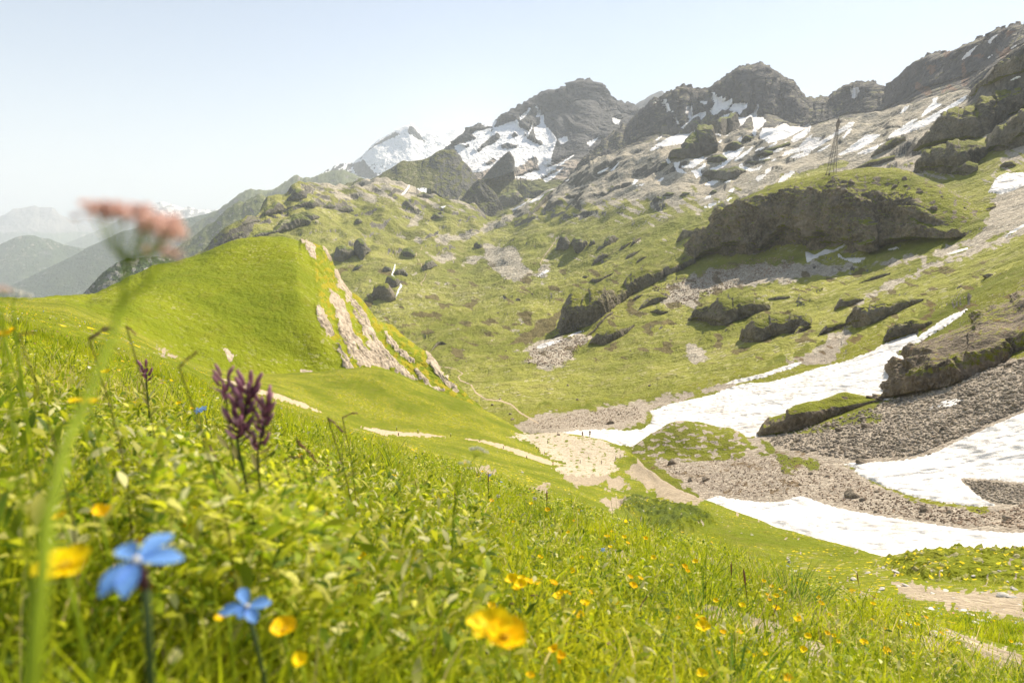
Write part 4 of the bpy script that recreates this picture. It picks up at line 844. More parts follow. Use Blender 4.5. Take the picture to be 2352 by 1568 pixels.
# ---------------- cliff knoll, rock bands and mounds standing on the valley side
m_knoll = terrain_mat('knoll_rock_and_turf', .8, rock=((.15, .125, .095), (.35, .29, .215)), heath=(.12, .08, .035), scree=((.24, .19, .15), (.42, .35, .28)), grass=((.13, .15, .006), (.22, .23, .014), (.16, .14, .04)), bump=1.3)
m_band = terrain_mat('crag_rock_and_turf', .35, rock=((.125, .10, .07), (.33, .265, .195)), heath=(.15, .075, .04), scree=((.26, .20, .155), (.46, .38, .3)), grass=((.13, .15, .006), (.22, .23, .014), (.17, .14, .04)), bump=1.3)
def crag(name, rows, px0, px1, steps, mat, label, seed, size, amp, grass_z=(.58, .74), smooth=None, extra=None, dpx=1.0, zs=.35, heath=.5, fine=.35, rel=None, bare=0):
    s = loft(rows, px0, px1, dpx / Q, [st(n) for n in steps], smooth=smooth)
    N = normals(s.P); N = np.where(N[..., 2:3] < 0, -N, N)
    stp = 1 - sstep(.62, .85, N[..., 2])
    x = s.P[..., 0]; z = s.P[..., 2]
    pil = ridge2(x / size + .5 * perlin2(x / size, z / size, seed + 2), z / (size * 4), 3, seed)
    h = amp * (pil * .7 + .5 * ridge3(s.P, size * .7, 4, seed + 1, zs=zs)) * stp + (rel or amp * .22) * (fbm3(s.P, size * .8, 4, seed + 2) + .5 * ridge3(s.P, size * 1.6, 3, seed + 8)) * (1 - stp)
    N = N * np.array([1, 1, .6])
    s.P = s.P + N * h[..., None]
    s.P = s.P + N * (amp * fine * .5 * ridge3(s.P, size * .18, 3, seed + 3, zs=.6) * (stp + .08))[..., None]
    if extra: extra(s)
    nz = np.abs(normals(s.P)[..., 2])
    nA = perlin2(s.PX / 16, s.PY / 10, seed + 4)
    s.mask[..., 0] = sstep(grass_z[0], grass_z[1], nz + .16 * nA)
    if bare:
        bb = bare * sstep(-.05, .45, perlin2(s.PX / 26, s.PY / 9, seed + 9) + .6 * perlin2(s.PX / 9, s.PY / 4, seed + 10))
        s.mask[..., 0] *= 1 - bb; s.mask[..., 1] = np.maximum(s.mask[..., 1], bb)
    s.mask[..., 3] = heath * sstep(.25, .6, perlin2(s.PX / 12, s.PY / 7, seed + 6)) * sstep(.5, .7, nz)
    return s, sheet_object(name, s, mat, label)

kx = 1560
kn_top = Z(3, 180, 1620, 260, 1568, 330, 1440, 400, 1400, 470, 1310, 560, 1258, 640, 1220, 700, 1195, 780, 1155, 850, 1140, 900, 1128, 1000, 1110, 1100, 1085, 1180, 1078, 1300, 1060, 1420, 1052, 1560, 1060, 1650, 1090, 1800, 1150, 1950, 1240, 2060, 1290, 2130, 1380, 2160, 1450)
kn_edge = Z(3, 180, 1640, 260, 1590, 330, 1480, 400, 1420, 470, 1345, 560, 1290, 640, 1255, 700, 1225, 800, 1215, 900, 1215, 1000, 1225, 1060, 1215, 1120, 1260, 1250, 1300, 1430, 1335, 1500, 1335, 1620, 1360, 1700, 1350, 1800, 1400, 1950, 1450, 2060, 1470, 2160, 1490)
kn_foot = Z(4, 180, 230, 260, 220, 340, 190, 480, 205, 620, 200, 760, 160, 880, 140, 905, 165, 1000, 175, 1100, 150, 1180, 165, 1250, 190, 1350, 190, 1450, 145, 1560, 130, 1700, 115, 1900, 90, 2060, 60, 2160, 10)
m_out = terrain_mat('outcrop_rock_and_turf', .9, rock=((.13, .115, .088), (.29, .25, .19)), heath=(.11, .075, .035), scree=((.24, .19, .15), (.42, .35, .28)), grass=((.115, .13, .01), (.20, .205, .025), (.15, .13, .045)), bump=1.3)
m_out_far = terrain_mat('far_outcrop_rock', 4.5, rock=((.095, .09, .078), (.20, .185, .155)), grass=((.09, .115, .02), (.15, .17, .035), (.14, .12, .06)), bump=1.0)
def outcrop(zk, foot, crest, lean, seed):
    f = sorted(Z(zk, *foot)); c = sorted(Z(zk, *crest))
    x0, x1 = f[0][0], f[-1][0]
    mid = [(x0 * (1 - t) + x1 * t) for t in np.linspace(0, 1, 9)]
    fd = foot_D(vo, [(x, float(np.interp(x, [p[0] for p in f], [p[1] for p in f]))) for x in mid], 0)
    if fd(x0) == 0: return
    xs = np.linspace(x0, x1, max(6, int((x1 - x0) / 2)))
    yf = np.interp(xs, [p[0] for p in f], [p[1] for p in f]) + 1.0
    yc = np.interp(xs, [p[0] for p in c], [p[1] for p in c])
    yc = np.minimum(yc + (yf - yc) * .16 * (perlin2(xs / 24, xs * 0 + .4, seed) + .25 * perlin2(xs / 9, xs * 0 + 3.3, seed)), yf - 1.0)
    ds = np.array([fd(x) for x in xs]); hm = (yf - yc) * ds / 1568; hmax = hm.max()
    hp = (yf - yc).max()
    rows = [[(x, y + 10, d + .05 * hmax) for x, y, d in zip(xs, yf, ds)], [(x, y, d) for x, y, d in zip(xs, yf, ds)],
            [(x, y * .82 + y0 * .18, d + lean * .42 * h) for x, y, y0, d, h in zip(xs, yc, yf, ds, hm)],
            [(x, y, d + lean * (.42 * h) + .75 * hmax + .2 * h) for x, y, d, h in zip(xs, yc, ds, hm)],
            [(x, y + .9 * hp, d + 2.8 * hmax) for x, y, d in zip(xs, yc, ds)]]
    sz = max(3.0, hmax * .45)
    crag('rock_outcrop', rows, x0, x1, (4, max(14, int(hp * 1.5)), max(8, int(hp * .6)), 12), m_out if ds.mean() < 1150 else m_out_far, 'dark rock outcrop standing out of the turf of the valley side', seed, sz, hmax * .12, smooth=[2, 2, 4, 4, 6], grass_z=(.64 + .12 * ((seed * 7) % 5) / 5, .82 + .14 * ((seed * 3) % 5) / 5), dpx=1.1, zs=.8, heath=.35 if lean < 2 else .95)
for k, (zk, f_, c_, lean) in enumerate(OUT): outcrop(zk, f_, c_, lean, 400 + k * 3)
fd = foot_D(vo, kn_foot, 640)
crag('cliff_knoll', [[(x, y + 40, fd(x) + 6) for x, y in kn_foot], [(x, y, fd(x) + 1) for x, y in kn_foot], [(x, y, fd(x) + 17) for x, y in kn_edge], [(x, y, fd(x) + 110) for x, y in kn_top], [(x, y + 70, fd(x) + 300) for x, y in kn_top]],
     1565, 2282, (14, 190, 120, 40), m_knoll, 'dark vertical cliff with a bright grassy top under the pylon', 201, 15, 11.0, rel=1.4, bare=.3, smooth=[8, 4, 6, 5, 20], grass_z=(.70, .86), dpx=1.0, zs=.7)

# big rock band climbing to the right edge
def band():
    top = Z(4, 1420, 1090, 1450, 1070, 1480, 1030, 1520, 985, 1550, 940, 1575, 890, 1600, 860, 1640, 840, 1660, 815, 1690, 770, 1740, 740, 1850, 690, 1950, 650, 2050, 615, 2120, 560, 2200, 510, 2280, 470, 2346, 425, 2600, 300, 3000, 120)
    edge = Z(4, 1420, 1095, 1450, 1072, 1490, 1045, 1530, 1010, 1560, 985, 1600, 930, 1650, 900, 1700, 860, 1800, 800, 1900, 760, 2000, 720, 2100, 660, 2200, 620, 2280, 600, 2346, 560, 2600, 440, 3000, 280)
    foot = Z(4, 1420, 1105, 1450, 1082, 1560, 1075, 1640, 1065, 1760, 1040, 1900, 990, 2050, 930, 2120, 900, 2200, 850, 2346, 760, 2600, 620, 3000, 460)
    def ex(s):
        g = np.zeros(s.PX.shape)
        for q, hh in ((Z(4, 1640, 960, 1760, 880, 1900, 800, 2000, 775, 2100, 790, 2180, 700, 2346, 640, 2500, 600, 2400, 760, 2250, 780, 2050, 880, 1900, 920, 1760, 960, 1660, 985), 1), (Z(4, 1850, 680, 2150, 530, 2346, 440, 2346, 530, 2150, 620, 1900, 720), 1)):
            g = np.maximum(g, sstep(-8, 6, sdpoly(s.PX, s.PY, q, 20) + 6 * perlin2(s.PX / 12, s.PY / 7, 9)))
        s.g = g
    fd = foot_D(vo, foot, 200)
    s, o = crag('rock_band', [[(x, y + 40, fd(x) + 4) for x, y in foot], [(x, y, fd(x) + .5) for x, y in foot], [(x, y, fd(x) + 14) for x, y in edge], [(x, y, fd(x) + 50) for x, y in top], [(x, y + 60, fd(x) + 130) for x, y in top]],
         2008, 2620, (14, 190, 130, 30), m_band, 'long brown rock band with grassy ledges at the right edge', 211, 8.5, 4.2, smooth=[8, 4, 6, 3, 20], extra=ex, heath=.5, grass_z=(.66, .84))
    a = np.empty(s.PX.size * 4, np.float32); o.data.attributes['mask'].data.foreach_get('color', a)
    a = a.reshape(-1, 4); a[:, 0] = np.maximum(a[:, 0] * .42, s.g.ravel() * .48); o.data.attributes['mask'].data.foreach_set('color', a.ravel())
band()
sl_foot = Z(4, 670, 1325, 700, 1320, 860, 1305, 950, 1282, 1050, 1245, 1150, 1200, 1250, 1165, 1400, 1110, 1470, 1095)
fd = foot_D(vo, sl_foot, 180)
crag('rock_slab', [[(x, y + 30, fd(x) + 3) for x, y in sl_foot], [(x, y, fd(x) + .3) for x, y in sl_foot],
                   [(x, y, fd(x) + 4) for x, y in Z(4, 670, 1320, 695, 1290, 720, 1255, 790, 1215, 860, 1190, 875, 1160, 950, 1135, 1050, 1125, 1100, 1115, 1200, 1100, 1300, 1090, 1400, 1085, 1470, 1085)],
                   [(x, y, fd(x) + 11) for x, y in Z(4, 670, 1315, 695, 1285, 715, 1248, 760, 1205, 800, 1195, 865, 1175, 872, 1158, 920, 1128, 1000, 1105, 1060, 1100, 1120, 1080, 1180, 1055, 1225, 1045, 1300, 1062, 1380, 1080, 1440, 1085, 1470, 1090)],
                   [(x, y + 50, fd(x) + 40) for x, y in Z(4, 670, 1315, 800, 1195, 1000, 1105, 1225, 1050, 1470, 1090)]],
     1742, 2030, (8, 80, 40, 16), m_band, 'long dark rock slab with a mossy crest beside the snow tongue', 221, 6.5, .8, smooth=[6, 3, 2, 0, 10], grass_z=(.74, .9), dpx=1.0, heath=.3, zs=.8)

# ---------------- green hill at left
m_hill = terrain_mat('green_hill_turf', .4, rock=((.34, .275, .20), (.56, .475, .365)), scree=((.38, .31, .23), (.58, .49, .38)), grass=((.135, .172, .003), (.205, .232, .006), (.18, .175, .012)), heath=(.30, .25, .010), bump=.9, speck=.25, cell=.3)
hill_crest = Z(1, -900, 1010, -300, 1000, 0, 997, 30, 995, 150, 990, 300, 985, 420, 980, 560, 970, 610, 968, 650, 960, 690, 942, 720, 930, 800, 895, 870, 850, 950, 820, 1020, 779, 1150, 755, 1250, 722, 1300, 714, 1350, 700, 1420, 668, 1500, 632, 1550, 612, 1600, 598, 1680, 587, 1740, 584, 1800, 582, 1850, 583, 1900, 585, 1940, 592, 1970, 600, 2005, 612, 2025, 602, 2050, 608, 2075, 622, 2100, 628, 2150, 650) + \
    Z(5, 150, 152, 170, 175, 200, 230, 215, 250, 240, 300, 255, 345, 290, 400, 315, 440, 340, 468, 370, 475, 400, 490, 440, 548, 470, 590, 520, 650, 560, 665, 620, 682, 700, 758, 800, 828, 860, 868, 900, 928, 950, 988, 1000, 1038, 1070, 1112, 1130, 1180, 1250, 1300)
HD = lambda x: np.interp(x, [-300, 0, 200, 300, 400, 560, 690, 745, 800, 900, 983, 1055, 1116], [230, 262, 290, 306, 330, 350, 345, 352, 336, 312, 286, 256, 240])
hb0 = [(-300, 770, 165), (0, 770, 185), (200, 790, 190), (400, 880, 195), (480, 905, 200), (690, 900, 212), (790, 895, 218), (850, 900, 222), (1000, 950, 222), (1116, 1000, 215)]
hb1 = [(-300, 705, 200), (0, 712, 212), (200, 745, 212), (300, 775, 212), (400, 832, 212), (500, 848, 216), (690, 858, 226), (790, 848, 228), (850, 852, 234), (950, 878, 236), (1055, 915, 232), (1116, 955, 225)]
hb2 = [(-300, 698, 215), (0, 698, 228), (200, 712, 232), (300, 716, 236), (420, 726, 246), (560, 722, 252), (690, 725, 252), (735, 745, 250), (765, 770, 250), (800, 765, 262), (870, 790, 264), (950, 832, 254), (1020, 878, 244), (1116, 950, 232)]
hb3 = [(-300, 692, 225), (0, 690, 245), (200, 690, 262), (300, 660, 275), (420, 630, 290), (560, 610, 298), (680, 612, 292), (712, 630, 292), (740, 640, 298), (765, 660, 306), (800, 700, 300), (870, 750, 288), (950, 808, 264), (1020, 860, 250), (1116, 945, 236)]
def build_hill():
    rows = [hb0, hb1, hb2, hb3, [(x, y, HD(x)) for x, y in hill_crest], [(x, y + 90, HD(x) * 1.22) for x, y in hill_crest]]
    s = loft(rows, -260, 1112, 1.25 / Q, [st(40), st(130), st(110), st(90), st(50)], smooth=[20, 14, 14, 12, 0, 20])
    PX, PY = s.PX, s.PY
    nA = perlin2(PX / 16, PY / 16, 21) + .5 * perlin2(PX / 6, PY / 6, 22)
    # slab bands dip down to the right
    bands = [Z(5, 18, 108, 42, 104, 92, 160, 102, 238, 88, 232, 60, 190, 30, 150), Z(5, 150, 150, 168, 160, 205, 235, 190, 220), Z(5, 225, 300, 245, 305, 300, 420, 345, 490, 400, 560, 450, 640, 500, 735, 560, 830, 640, 930, 720, 985, 785, 1040, 740, 1035, 665, 1000, 590, 975, 480, 962, 500, 900, 440, 790, 460, 780, 400, 660, 350, 560, 300, 480, 255, 400),
             Z(5, 188, 440, 215, 450, 250, 478, 290, 530, 310, 600, 330, 650, 345, 720, 385, 770, 430, 830, 500, 905, 520, 965, 400, 965, 350, 900, 315, 840, 290, 770, 250, 690, 240, 600, 205, 520),
             Z(5, 245, 810, 275, 830, 300, 880, 345, 955, 350, 968, 300, 966, 275, 900), Z(5, 100, 540, 130, 560, 160, 620, 215, 720, 200, 745, 150, 690, 110, 600), Z(5, 845, 868, 880, 885, 930, 970, 990, 1045, 1070, 1118, 1040, 1112, 970, 1060, 900, 990, 860, 920),
             Z(5, 560, 720, 640, 800, 760, 920, 700, 900, 600, 800), Z(5, 780, 980, 880, 1080, 960, 1115, 900, 1110, 800, 1030)]
    d = np.full(PX.shape, -99.)
    for q in bands: d = np.maximum(d, sdpoly(PX, PY, q))
    rk = sstep(-3, 3, d + 5.0 * nA + 1.6)
    P = s.P; x, y, z = P[..., 0], P[..., 1], P[..., 2]
    fine = .16 * fbm3(P, 1.6, 3, 23) + .5 * fbm3(P, 11, 3, 24)
    P[..., 2] += fine * (1 - .6 * rk)
    N = normals(P); N = np.where(N[..., 2:3] < 0, -N, N)
    # layered rock: thin beds running down-right
    u = (PX * .80 + PY * -.60); w = PX * .6 + PY * .8
    bed = ridge2(u / 7 + .5 * perlin2(PX / 20, PY / 20, 26), w / 60, 3, 27)
    P += N * ((bed * .6 + .2 * ridge3(P, 5, 3, 28)) * rk + sstep(-4, 2, d) * .25)[..., None]
    east = sstep(-4, 10, PX - np.interp(PY, [551, 600, 650, 740, 850, 900], [697, 712, 722, 735, 790, 800]))
    P += N * (east * .8 * ridge3(P, 9, 3, 30))[..., None]
    nz = np.abs(normals(P)[..., 2])
    s.mask[..., 0] = (1 - .95 * rk * sstep(-.45, .1, bed)) * (1 - .5 * sstep(.45, .3, nz))
    s.mask[..., 1] = .5 * rk
    scar = np.zeros(PX.shape)
    for q in (Z(1, 1050, 1320, 1090, 1315, 1180, 1390, 1160, 1395, 1080, 1345), Z(1, 1490, 1330, 1530, 1340, 1600, 1400, 1540, 1415), Z(1, 2010, 1470, 2090, 1480, 2120, 1490, 2020, 1490)):
        scar = np.maximum(scar, sstep(-3, 4, sdpoly(PX, PY, q) + 5 * nA))
    s.mask[..., 0] *= 1 - scar; s.mask[..., 1] = np.maximum(s.mask[..., 1], scar)
    # yellower turf tint in noisy patches on the right-hand face
    s.mask[..., 3] = .62 * east * sstep(.0, .5, nA + .35) * (1 - rk)
    sheet_object('green_hill', s, m_hill, 'bright green grassy hill with pale slanting rock slabs on its right flank')
    return s
hill = build_hill()

# ---------------- the pass: meadow saddle, sandy rise, near slope
m_pass = terrain_mat('pass_meadow', .11, rock=((.30, .26, .20), (.48, .42, .34)), scree=((.27, .215, .15), (.44, .37, .27)), grass=((.115, .142, .003), (.175, .195, .006), (.165, .15, .03)), heath=(.06, .085, .012), flowers=((.75, .55, .01), .05), bump=.9, speck=.5)
def plane_py(px, D):
    """survey row of the tilted near meadow at horizontal distance D"""
    out = []
    for x in np.atleast_1d(px):
        py = 900.0
        for _ in range(12):
            d = unproject(x, py, 1.0)
            t = (-.27 - .317 * d[0] * D - .33 * d[1] * D) / D
            dh = unproject(x, py + 1, 1.0)
            py += (t - d[2]) / (dh[2] - d[2])
            py = min(max(py, 300), 3600)
        out.append(py)
    return np.array(out)
cols = [-700, -300, 0, 300, 600, 900, 1176, 1430, 1640, 1850, 2030, 2352, 2700, 3100]
def prow(D, off=0): return [(c, float(p) + off, D) for c, p in zip(cols, plane_py(cols, D))]
S10 = [(-700, 560, 9), (-300, 640, 9), (0, 738, 9), (300, 824, 9), (480, 886, 9), (740, 990, 9), (1000, 1082, 9), (1176, 1145, 9), (1430, 1232, 9), (1640, 1300, 9), (1900, 1372, 9.5), (2030, 1400, 9.5), (2352, 1450, 10), (3100, 1560, 10)]
S20 = [(-700, 500, 22), (-300, 600, 22), (0, 701, 22), (150, 728, 21), (270, 762, 20), (420, 838, 19), (480, 872, 18), (740, 972, 18), (1000, 1060, 18), (1176, 1118, 18), (1430, 1200, 18), (1560, 1275, 17), (1640, 1296, 17), (1900, 1360, 18), (2030, 1370, 19), (2352, 1400, 20), (3100, 1480, 20)]
S35 = [(-700, 540, 40), (-300, 640, 40), (0, 730, 42), (150, 757, 45), (300, 812, 45), (420, 862, 45), (480, 884, 42), (740, 962, 40), (1000, 1045, 40), (1176, 1095, 38), (1300, 1130, 38), (1430, 1185, 36), (1500, 1252, 32), (1640, 1300, 30), (1900, 1340, 29), (2030, 1335, 29), (2200, 1335, 29), (2352, 1345, 29), (3100, 1400, 29)]
S60 = [(-700, 540, 90), (-300, 620, 90), (0, 712, 95), (150, 745, 85), (300, 800, 75), (420, 858, 72), (480, 876, 70), (740, 952, 72), (1000, 1025, 72), (1176, 1070, 70), (1300, 1105, 66), (1430, 1150, 62), (1500, 1160, 60), (1560, 1152, 60), (1620, 1160, 58), (1700, 1188, 54), (1800, 1220, 50), (1900, 1248, 46), (1980, 1268, 42), (2030, 1280, 40), (2100, 1270, 38), (2150, 1262, 38), (2352, 1266, 38), (3100, 1300, 38)]
S140 = [(-700, 600, 130), (-300, 640, 130), (0, 700, 135), (150, 720, 130), (300, 775, 125), (420, 835, 122), (480, 866, 118), (560, 886, 120), (640, 908, 122), (740, 946, 125), (850, 984, 128), (1000, 1002, 132), (1100, 1012, 135), (1200, 1034, 138), (1290, 1062, 140), (1430, 1072, 138), (1480, 1090, 125), (1500, 1108, 100), (1560, 1128, 80), (1620, 1148, 66), (1700, 1182, 60), (1800, 1216, 55), (1900, 1246, 51), (2030, 1284, 46), (2100, 1275, 44), (2352, 1272, 44), (3100, 1300, 44)]
S200 = [(-700, 640, 190), (-300, 670, 190), (0, 686, 200), (150, 690, 195), (300, 755, 180), (420, 822, 175), (480, 846, 178), (600, 860, 185), (700, 856, 190)] + [(x, y, 196) for x, y in Z(5, 150, 985, 300, 966, 430, 959, 500, 960, 560, 967, 640, 992, 700, 1015, 780, 1052, 860, 1088, 900, 1100, 1000, 1145, 1060, 1165)] + \
       [(1080, 925, 196), (1116, 942, 194), (1167, 970, 192), (1195, 990, 190), (1215, 999, 189), (1250, 995, 189), (1290, 995, 189), (1340, 1000, 188), (1385, 1010, 182), (1430, 1026, 172), (1460, 1048, 160), (1480, 1070, 140), (1520, 1100, 112), (1560, 1124, 90), (1600, 1140, 74), (1640, 1154, 70), (1700, 1178, 66), (1800, 1212, 61), (1900, 1243, 57), (2030, 1282, 52), (2100, 1274, 50), (2352, 1272, 50), (3100, 1300, 50)]
SBK = [(x, y + (60 if x > 1060 else 34), d * 1.22) for x, y, d in S200]
S2 = prow(2.2); S5 = [(x, y, 4.6) for x, y, d in prow(4.6)]

def build_pass():
    s = loft([prow(.16), prow(.35), prow(.9), S2, S5, S10, S20, S35, S60, S140, S200, SBK], -620, 3000, 2.0 / Q, [4, 10, 26, 30, 40, st(120), st(110), st(110), st(120), st(120), 40],
             smooth=[0, 0, 0, 20, 30, 40, 24, 20, 12, 14, 4, 20])
    PX, PY, D, P = s.PX, s.PY, s.D, s.P
    x, y = P[..., 0], P[..., 1]
    k = np.clip(D, 0, 60)
    nA = perlin2(PX / 16, PY / 10, 31) + .5 * perlin2(PX / 6, PY / 4, 32)
    near = sstep(1.2, 3, D)
    P[..., 2] += near * (.030 * fbm2(x / .55, y / .55, 3, 33) * sstep(40, 8, D) + .10 * fbm2(x / 3.1, y / 3.1, 3, 34) * sstep(3, 10, D) + .22 * fbm2(x / 11, y / 11, 3, 35) * sstep(12, 40, D))
    P[..., 2] += .045 * fbm2(x / 1.1, y / 1.1, 3, 36) * sstep(20, 50, D)
    # shrubby hollow below the green bank and the rough bank at right
    bush = sstep(-7, 7, sdpoly(PX, PY, [(1425, 1155), (1460, 1145), (1500, 1150), (1560, 1160), (1620, 1178), (1640, 1200), (1600, 1222), (1540, 1228), (1500, 1220), (1460, 1190), (1430, 1175)], 20) + 6 * nA)
    bank = sstep(-6, 8, sdpoly(PX, PY, [(2010, 1298), (2040, 1286), (2100, 1274), (2200, 1264), (2352, 1264), (2700, 1270), (2700, 1345), (2352, 1345), (2250, 1330), (2150, 1325), (2060, 1312)], 20) + 7 * nA)
    P[..., 2] += bush * (.55 * np.maximum(0, ridge2(x / 1.6, y / 1.6, 3, 37)) + .2) + bank * (.32 * np.maximum(0, ridge2(x / 1.2, y / 1.2, 3, 38)) + .1)
    # bare ground, sand and stones
    bare = [Z(5, 780, 920, 800, 925, 870, 1070, 830, 1060) if 0 else [(1082, 1078), (1120, 1070), (1140, 1092), (1100, 1104), (1085, 1095)], [(1215, 1120), (1250, 1108), (1270, 1140), (1230, 1148), (1208, 1140)],
            [(1560, 1105), (1620, 1148), (1560, 1160), (1500, 1130)], [(1290, 1078), (1370, 1082), (1420, 1100), (1360, 1118), (1300, 1108)], [(1110, 1120), (1160, 1140), (1190, 1160), (1150, 1152)],
            [(1495, 1235), (1530, 1262), (1640, 1290), (1700, 1310), (1640, 1305), (1540, 1282), (1490, 1260)], [(1600, 1385), (1680, 1395), (1740, 1420), (1800, 1435), (1825, 1490), (1720, 1490), (1630, 1455)],
            [(2100, 1420), (2200, 1450), (2352, 1500), (2352, 1550), (2200, 1480)], [(1835, 1465), (1890, 1475), (1915, 1540), (1850, 1530)], [(2040, 1440), (2120, 1450), (2200, 1500), (2130, 1515)], [(1380, 1250), (1440, 1265), (1450, 1300), (1390, 1285)], [(2050, 1335), (2200, 1350), (2352, 1360), (2352, 1420), (2200, 1400), (2080, 1370)],
            [(1880, 1340), (1960, 1360), (2060, 1390), (2120, 1420), (2050, 1415), (1960, 1385)], [(1470, 1050), (1560, 1110), (1540, 1140), (1490, 1120), (1440, 1085)]]
    bare += [[(1380, 1090), (1430, 1100), (1450, 1120), (1400, 1125)], [(1070, 1140), (1100, 1150), (1120, 1175), (1085, 1165)], [(1440, 1160), (1420, 1140), (1380, 1150), (1400, 1175)], [(1240, 1175), (1290, 1185), (1300, 1200), (1250, 1195)], [(360, 795), (385, 805), (400, 822), (375, 815)]]
    d = np.full(PX.shape, -99.)
    for q in bare: d = np.maximum(d, sdpoly(PX, PY, q, 24))
    br = sstep(-9, 7, d + 10 * nA)
    N = normals(P)
    nz = np.abs(N[..., 2])
    br = np.maximum(br, .75 * sstep(.55, .95, nA + .35 * perlin2(PX / 60, PY / 20, 41)) * (1 - sstep(1500, 1100, PX + 0 * PY) * .7) * sstep(1020, 1100, PY))
    s.mask[..., 0] = 1 - .96 * br
    s.mask[..., 1] = br
    s.mask[..., 3] = np.maximum(.55 * bush, .45 * bank * sstep(-.2, .4, nA))
    s.bare = br
    return s
gpass = build_pass()
sheet_object('meadow_ground', gpass, m_pass, 'green meadow of the pass falling away from the camera')

m_path = terrain_mat('trodden_path', .12, scree=((.36, .28, .185), (.50, .40, .28)), bump=.6, cell=0)
def path_sheet(s, line, half, label, name='path', mat=None, seed=150, thick=.35, j=2.0):
    dd = sdline(s.PX, s.PY, line)
    wid = np.interp(s.PX, [p[0] for p in sorted(line)], [half[i] for i in np.argsort([p[0] for p in line])])
    sd = np.where(dd < 60, wid - dd + j * (perlin2(s.PX / 8, s.PY / 4, seed) + .6 * perlin2(s.PX / 3, s.PY / 2, seed + 1)), -99)
    return patch_object(name, s, sd, thick, mat or m_path, label, edge=2.5)
path_sheet(gpass, [(492, 866), (540, 880), (590, 897), (640, 912), (690, 928), (738, 948)], [.8, 4.0, 5.5, 6.2, 5.5, 1.5], 'sandy footpath curving down the left meadow', j=3.6)
path_sheet(gpass, [(830, 982), (870, 990), (920, 996), (970, 999), (1022, 1003)], [1.2, 4.0, 5.0, 4.0, 1.5], 'middle stretch of sandy footpath beside the marker posts', j=3.4)
path_sheet(gpass, [(1070, 1008), (1110, 1014), (1150, 1024), (1190, 1038), (1230, 1052), (1262, 1062), (1290, 1066)], [.8, 2.5, 4.0, 5.5, 5.5, 4.5, 2.0], 'footpath running down to the pale sandy rise', j=2.0)
m_sand = terrain_mat('pale_eroded_ground', .16, grass=((.11, .14, .01), (.17, .19, .02), (.2, .19, .05)), scree=((.34, .28, .20), (.52, .45, .345)), rock=((.40, .34, .26), (.6, .52, .42)), bump=.9, cell=0)
def sand_rise():
    s = gpass
    PX, PY = s.PX, s.PY
    poly = Z(5, 1400, 1425, 1480, 1400, 1600, 1402, 1660, 1385, 1700, 1382, 1760, 1395, 1850, 1415, 1960, 1425, 2040, 1450, 2120, 1500, 2180, 1520, 2200, 1545, 2120, 1580, 2140, 1650, 2050, 1680, 1900, 1690, 1750, 1665, 1700, 1640, 1780, 1600, 1700, 1570, 1640, 1540, 1600, 1500, 1560, 1460, 1480, 1440)
    sd = sdpoly(PX, PY, poly, 16) + 7.5 * (perlin2(PX / 12, PY / 4, 161) + .6 * perlin2(PX / 4, PY / 2.2, 162))
    o = patch_object('sand', s, sd, .5, m_sand, 'pale bare sandy rise where the two hikers stand', edge=2.5)
    # turf flecks on the sand
    v = np.empty(len(o.data.vertices) * 3, np.float32); o.data.vertices.foreach_get('co', v); v = v.reshape(-1, 3)
    qx, qy = project(v)
    g = .72 * sstep(.22, .55, perlin2(qx / 13, qy / 3.2, 163) + .5 * perlin2(qx / 5, qy / 2, 164))
    a = np.zeros((len(v), 4), np.float32); a[:, 0] = g; a[:, 1] = 1
    at = o.data.attributes.new('mask', 'FLOAT_COLOR', 'POINT'); at.data.foreach_set('color', a.ravel())
sand_rise()
for o in col.objects:
    if o.name.startswith('path'):
        n = len(o.data.vertices); a = np.zeros((n, 4), np.float32); a[:, 1] = 1
        o.data.attributes.new('mask', 'FLOAT_COLOR', 'POINT').data.foreach_set('color', a.ravel())

def fix_path(s, line, half, label, j=1.2, seed=170, D=0):
    o = path_sheet(s, line, half, label, mat=m_path, seed=seed, j=j, thick=.6)
    if o is None: return
    n = len(o.data.vertices); a = np.zeros((n, 4), np.float32); a[:, 1] = 1
    o.data.attributes.new('mask', 'FLOAT_COLOR', 'POINT').data.foreach_set('color', a.ravel())
fix_path(valley, Z(5, 930, 950, 980, 955, 1050, 968, 1095, 998, 1062, 1018, 1080, 1045, 1150, 1072, 1180, 1125, 1250, 1170, 1350, 1180, 1420, 1205, 1480, 1260, 1600, 1330), [1.0, 1.1, 1.2, 1.2, 1.2, 1.3, 1.4, 1.5, 1.5, 1.5, 1.5, 1.6, 1.2], 'thin pale track winding through the valley bottom', .5)
fix_path(valley, Z(5, 820, 140, 815, 165, 780, 190, 785, 215, 815, 262, 822, 300, 850, 330, 835, 365, 812, 390, 825, 410, 845, 430), [.9] * 11, 'faint zigzag track beside the waterfall', .35, 172)
fix_path(valley, Z(8, 750, 60, 700, 120, 650, 190, 600, 260, 540, 340, 500, 400, 475, 450, 495, 500), [.8, 1.2, 1.4, 1.4, 1.3, 1.2, 1.2, .8], 'pale gully line dropping to the lone snow patch', .5, 174)

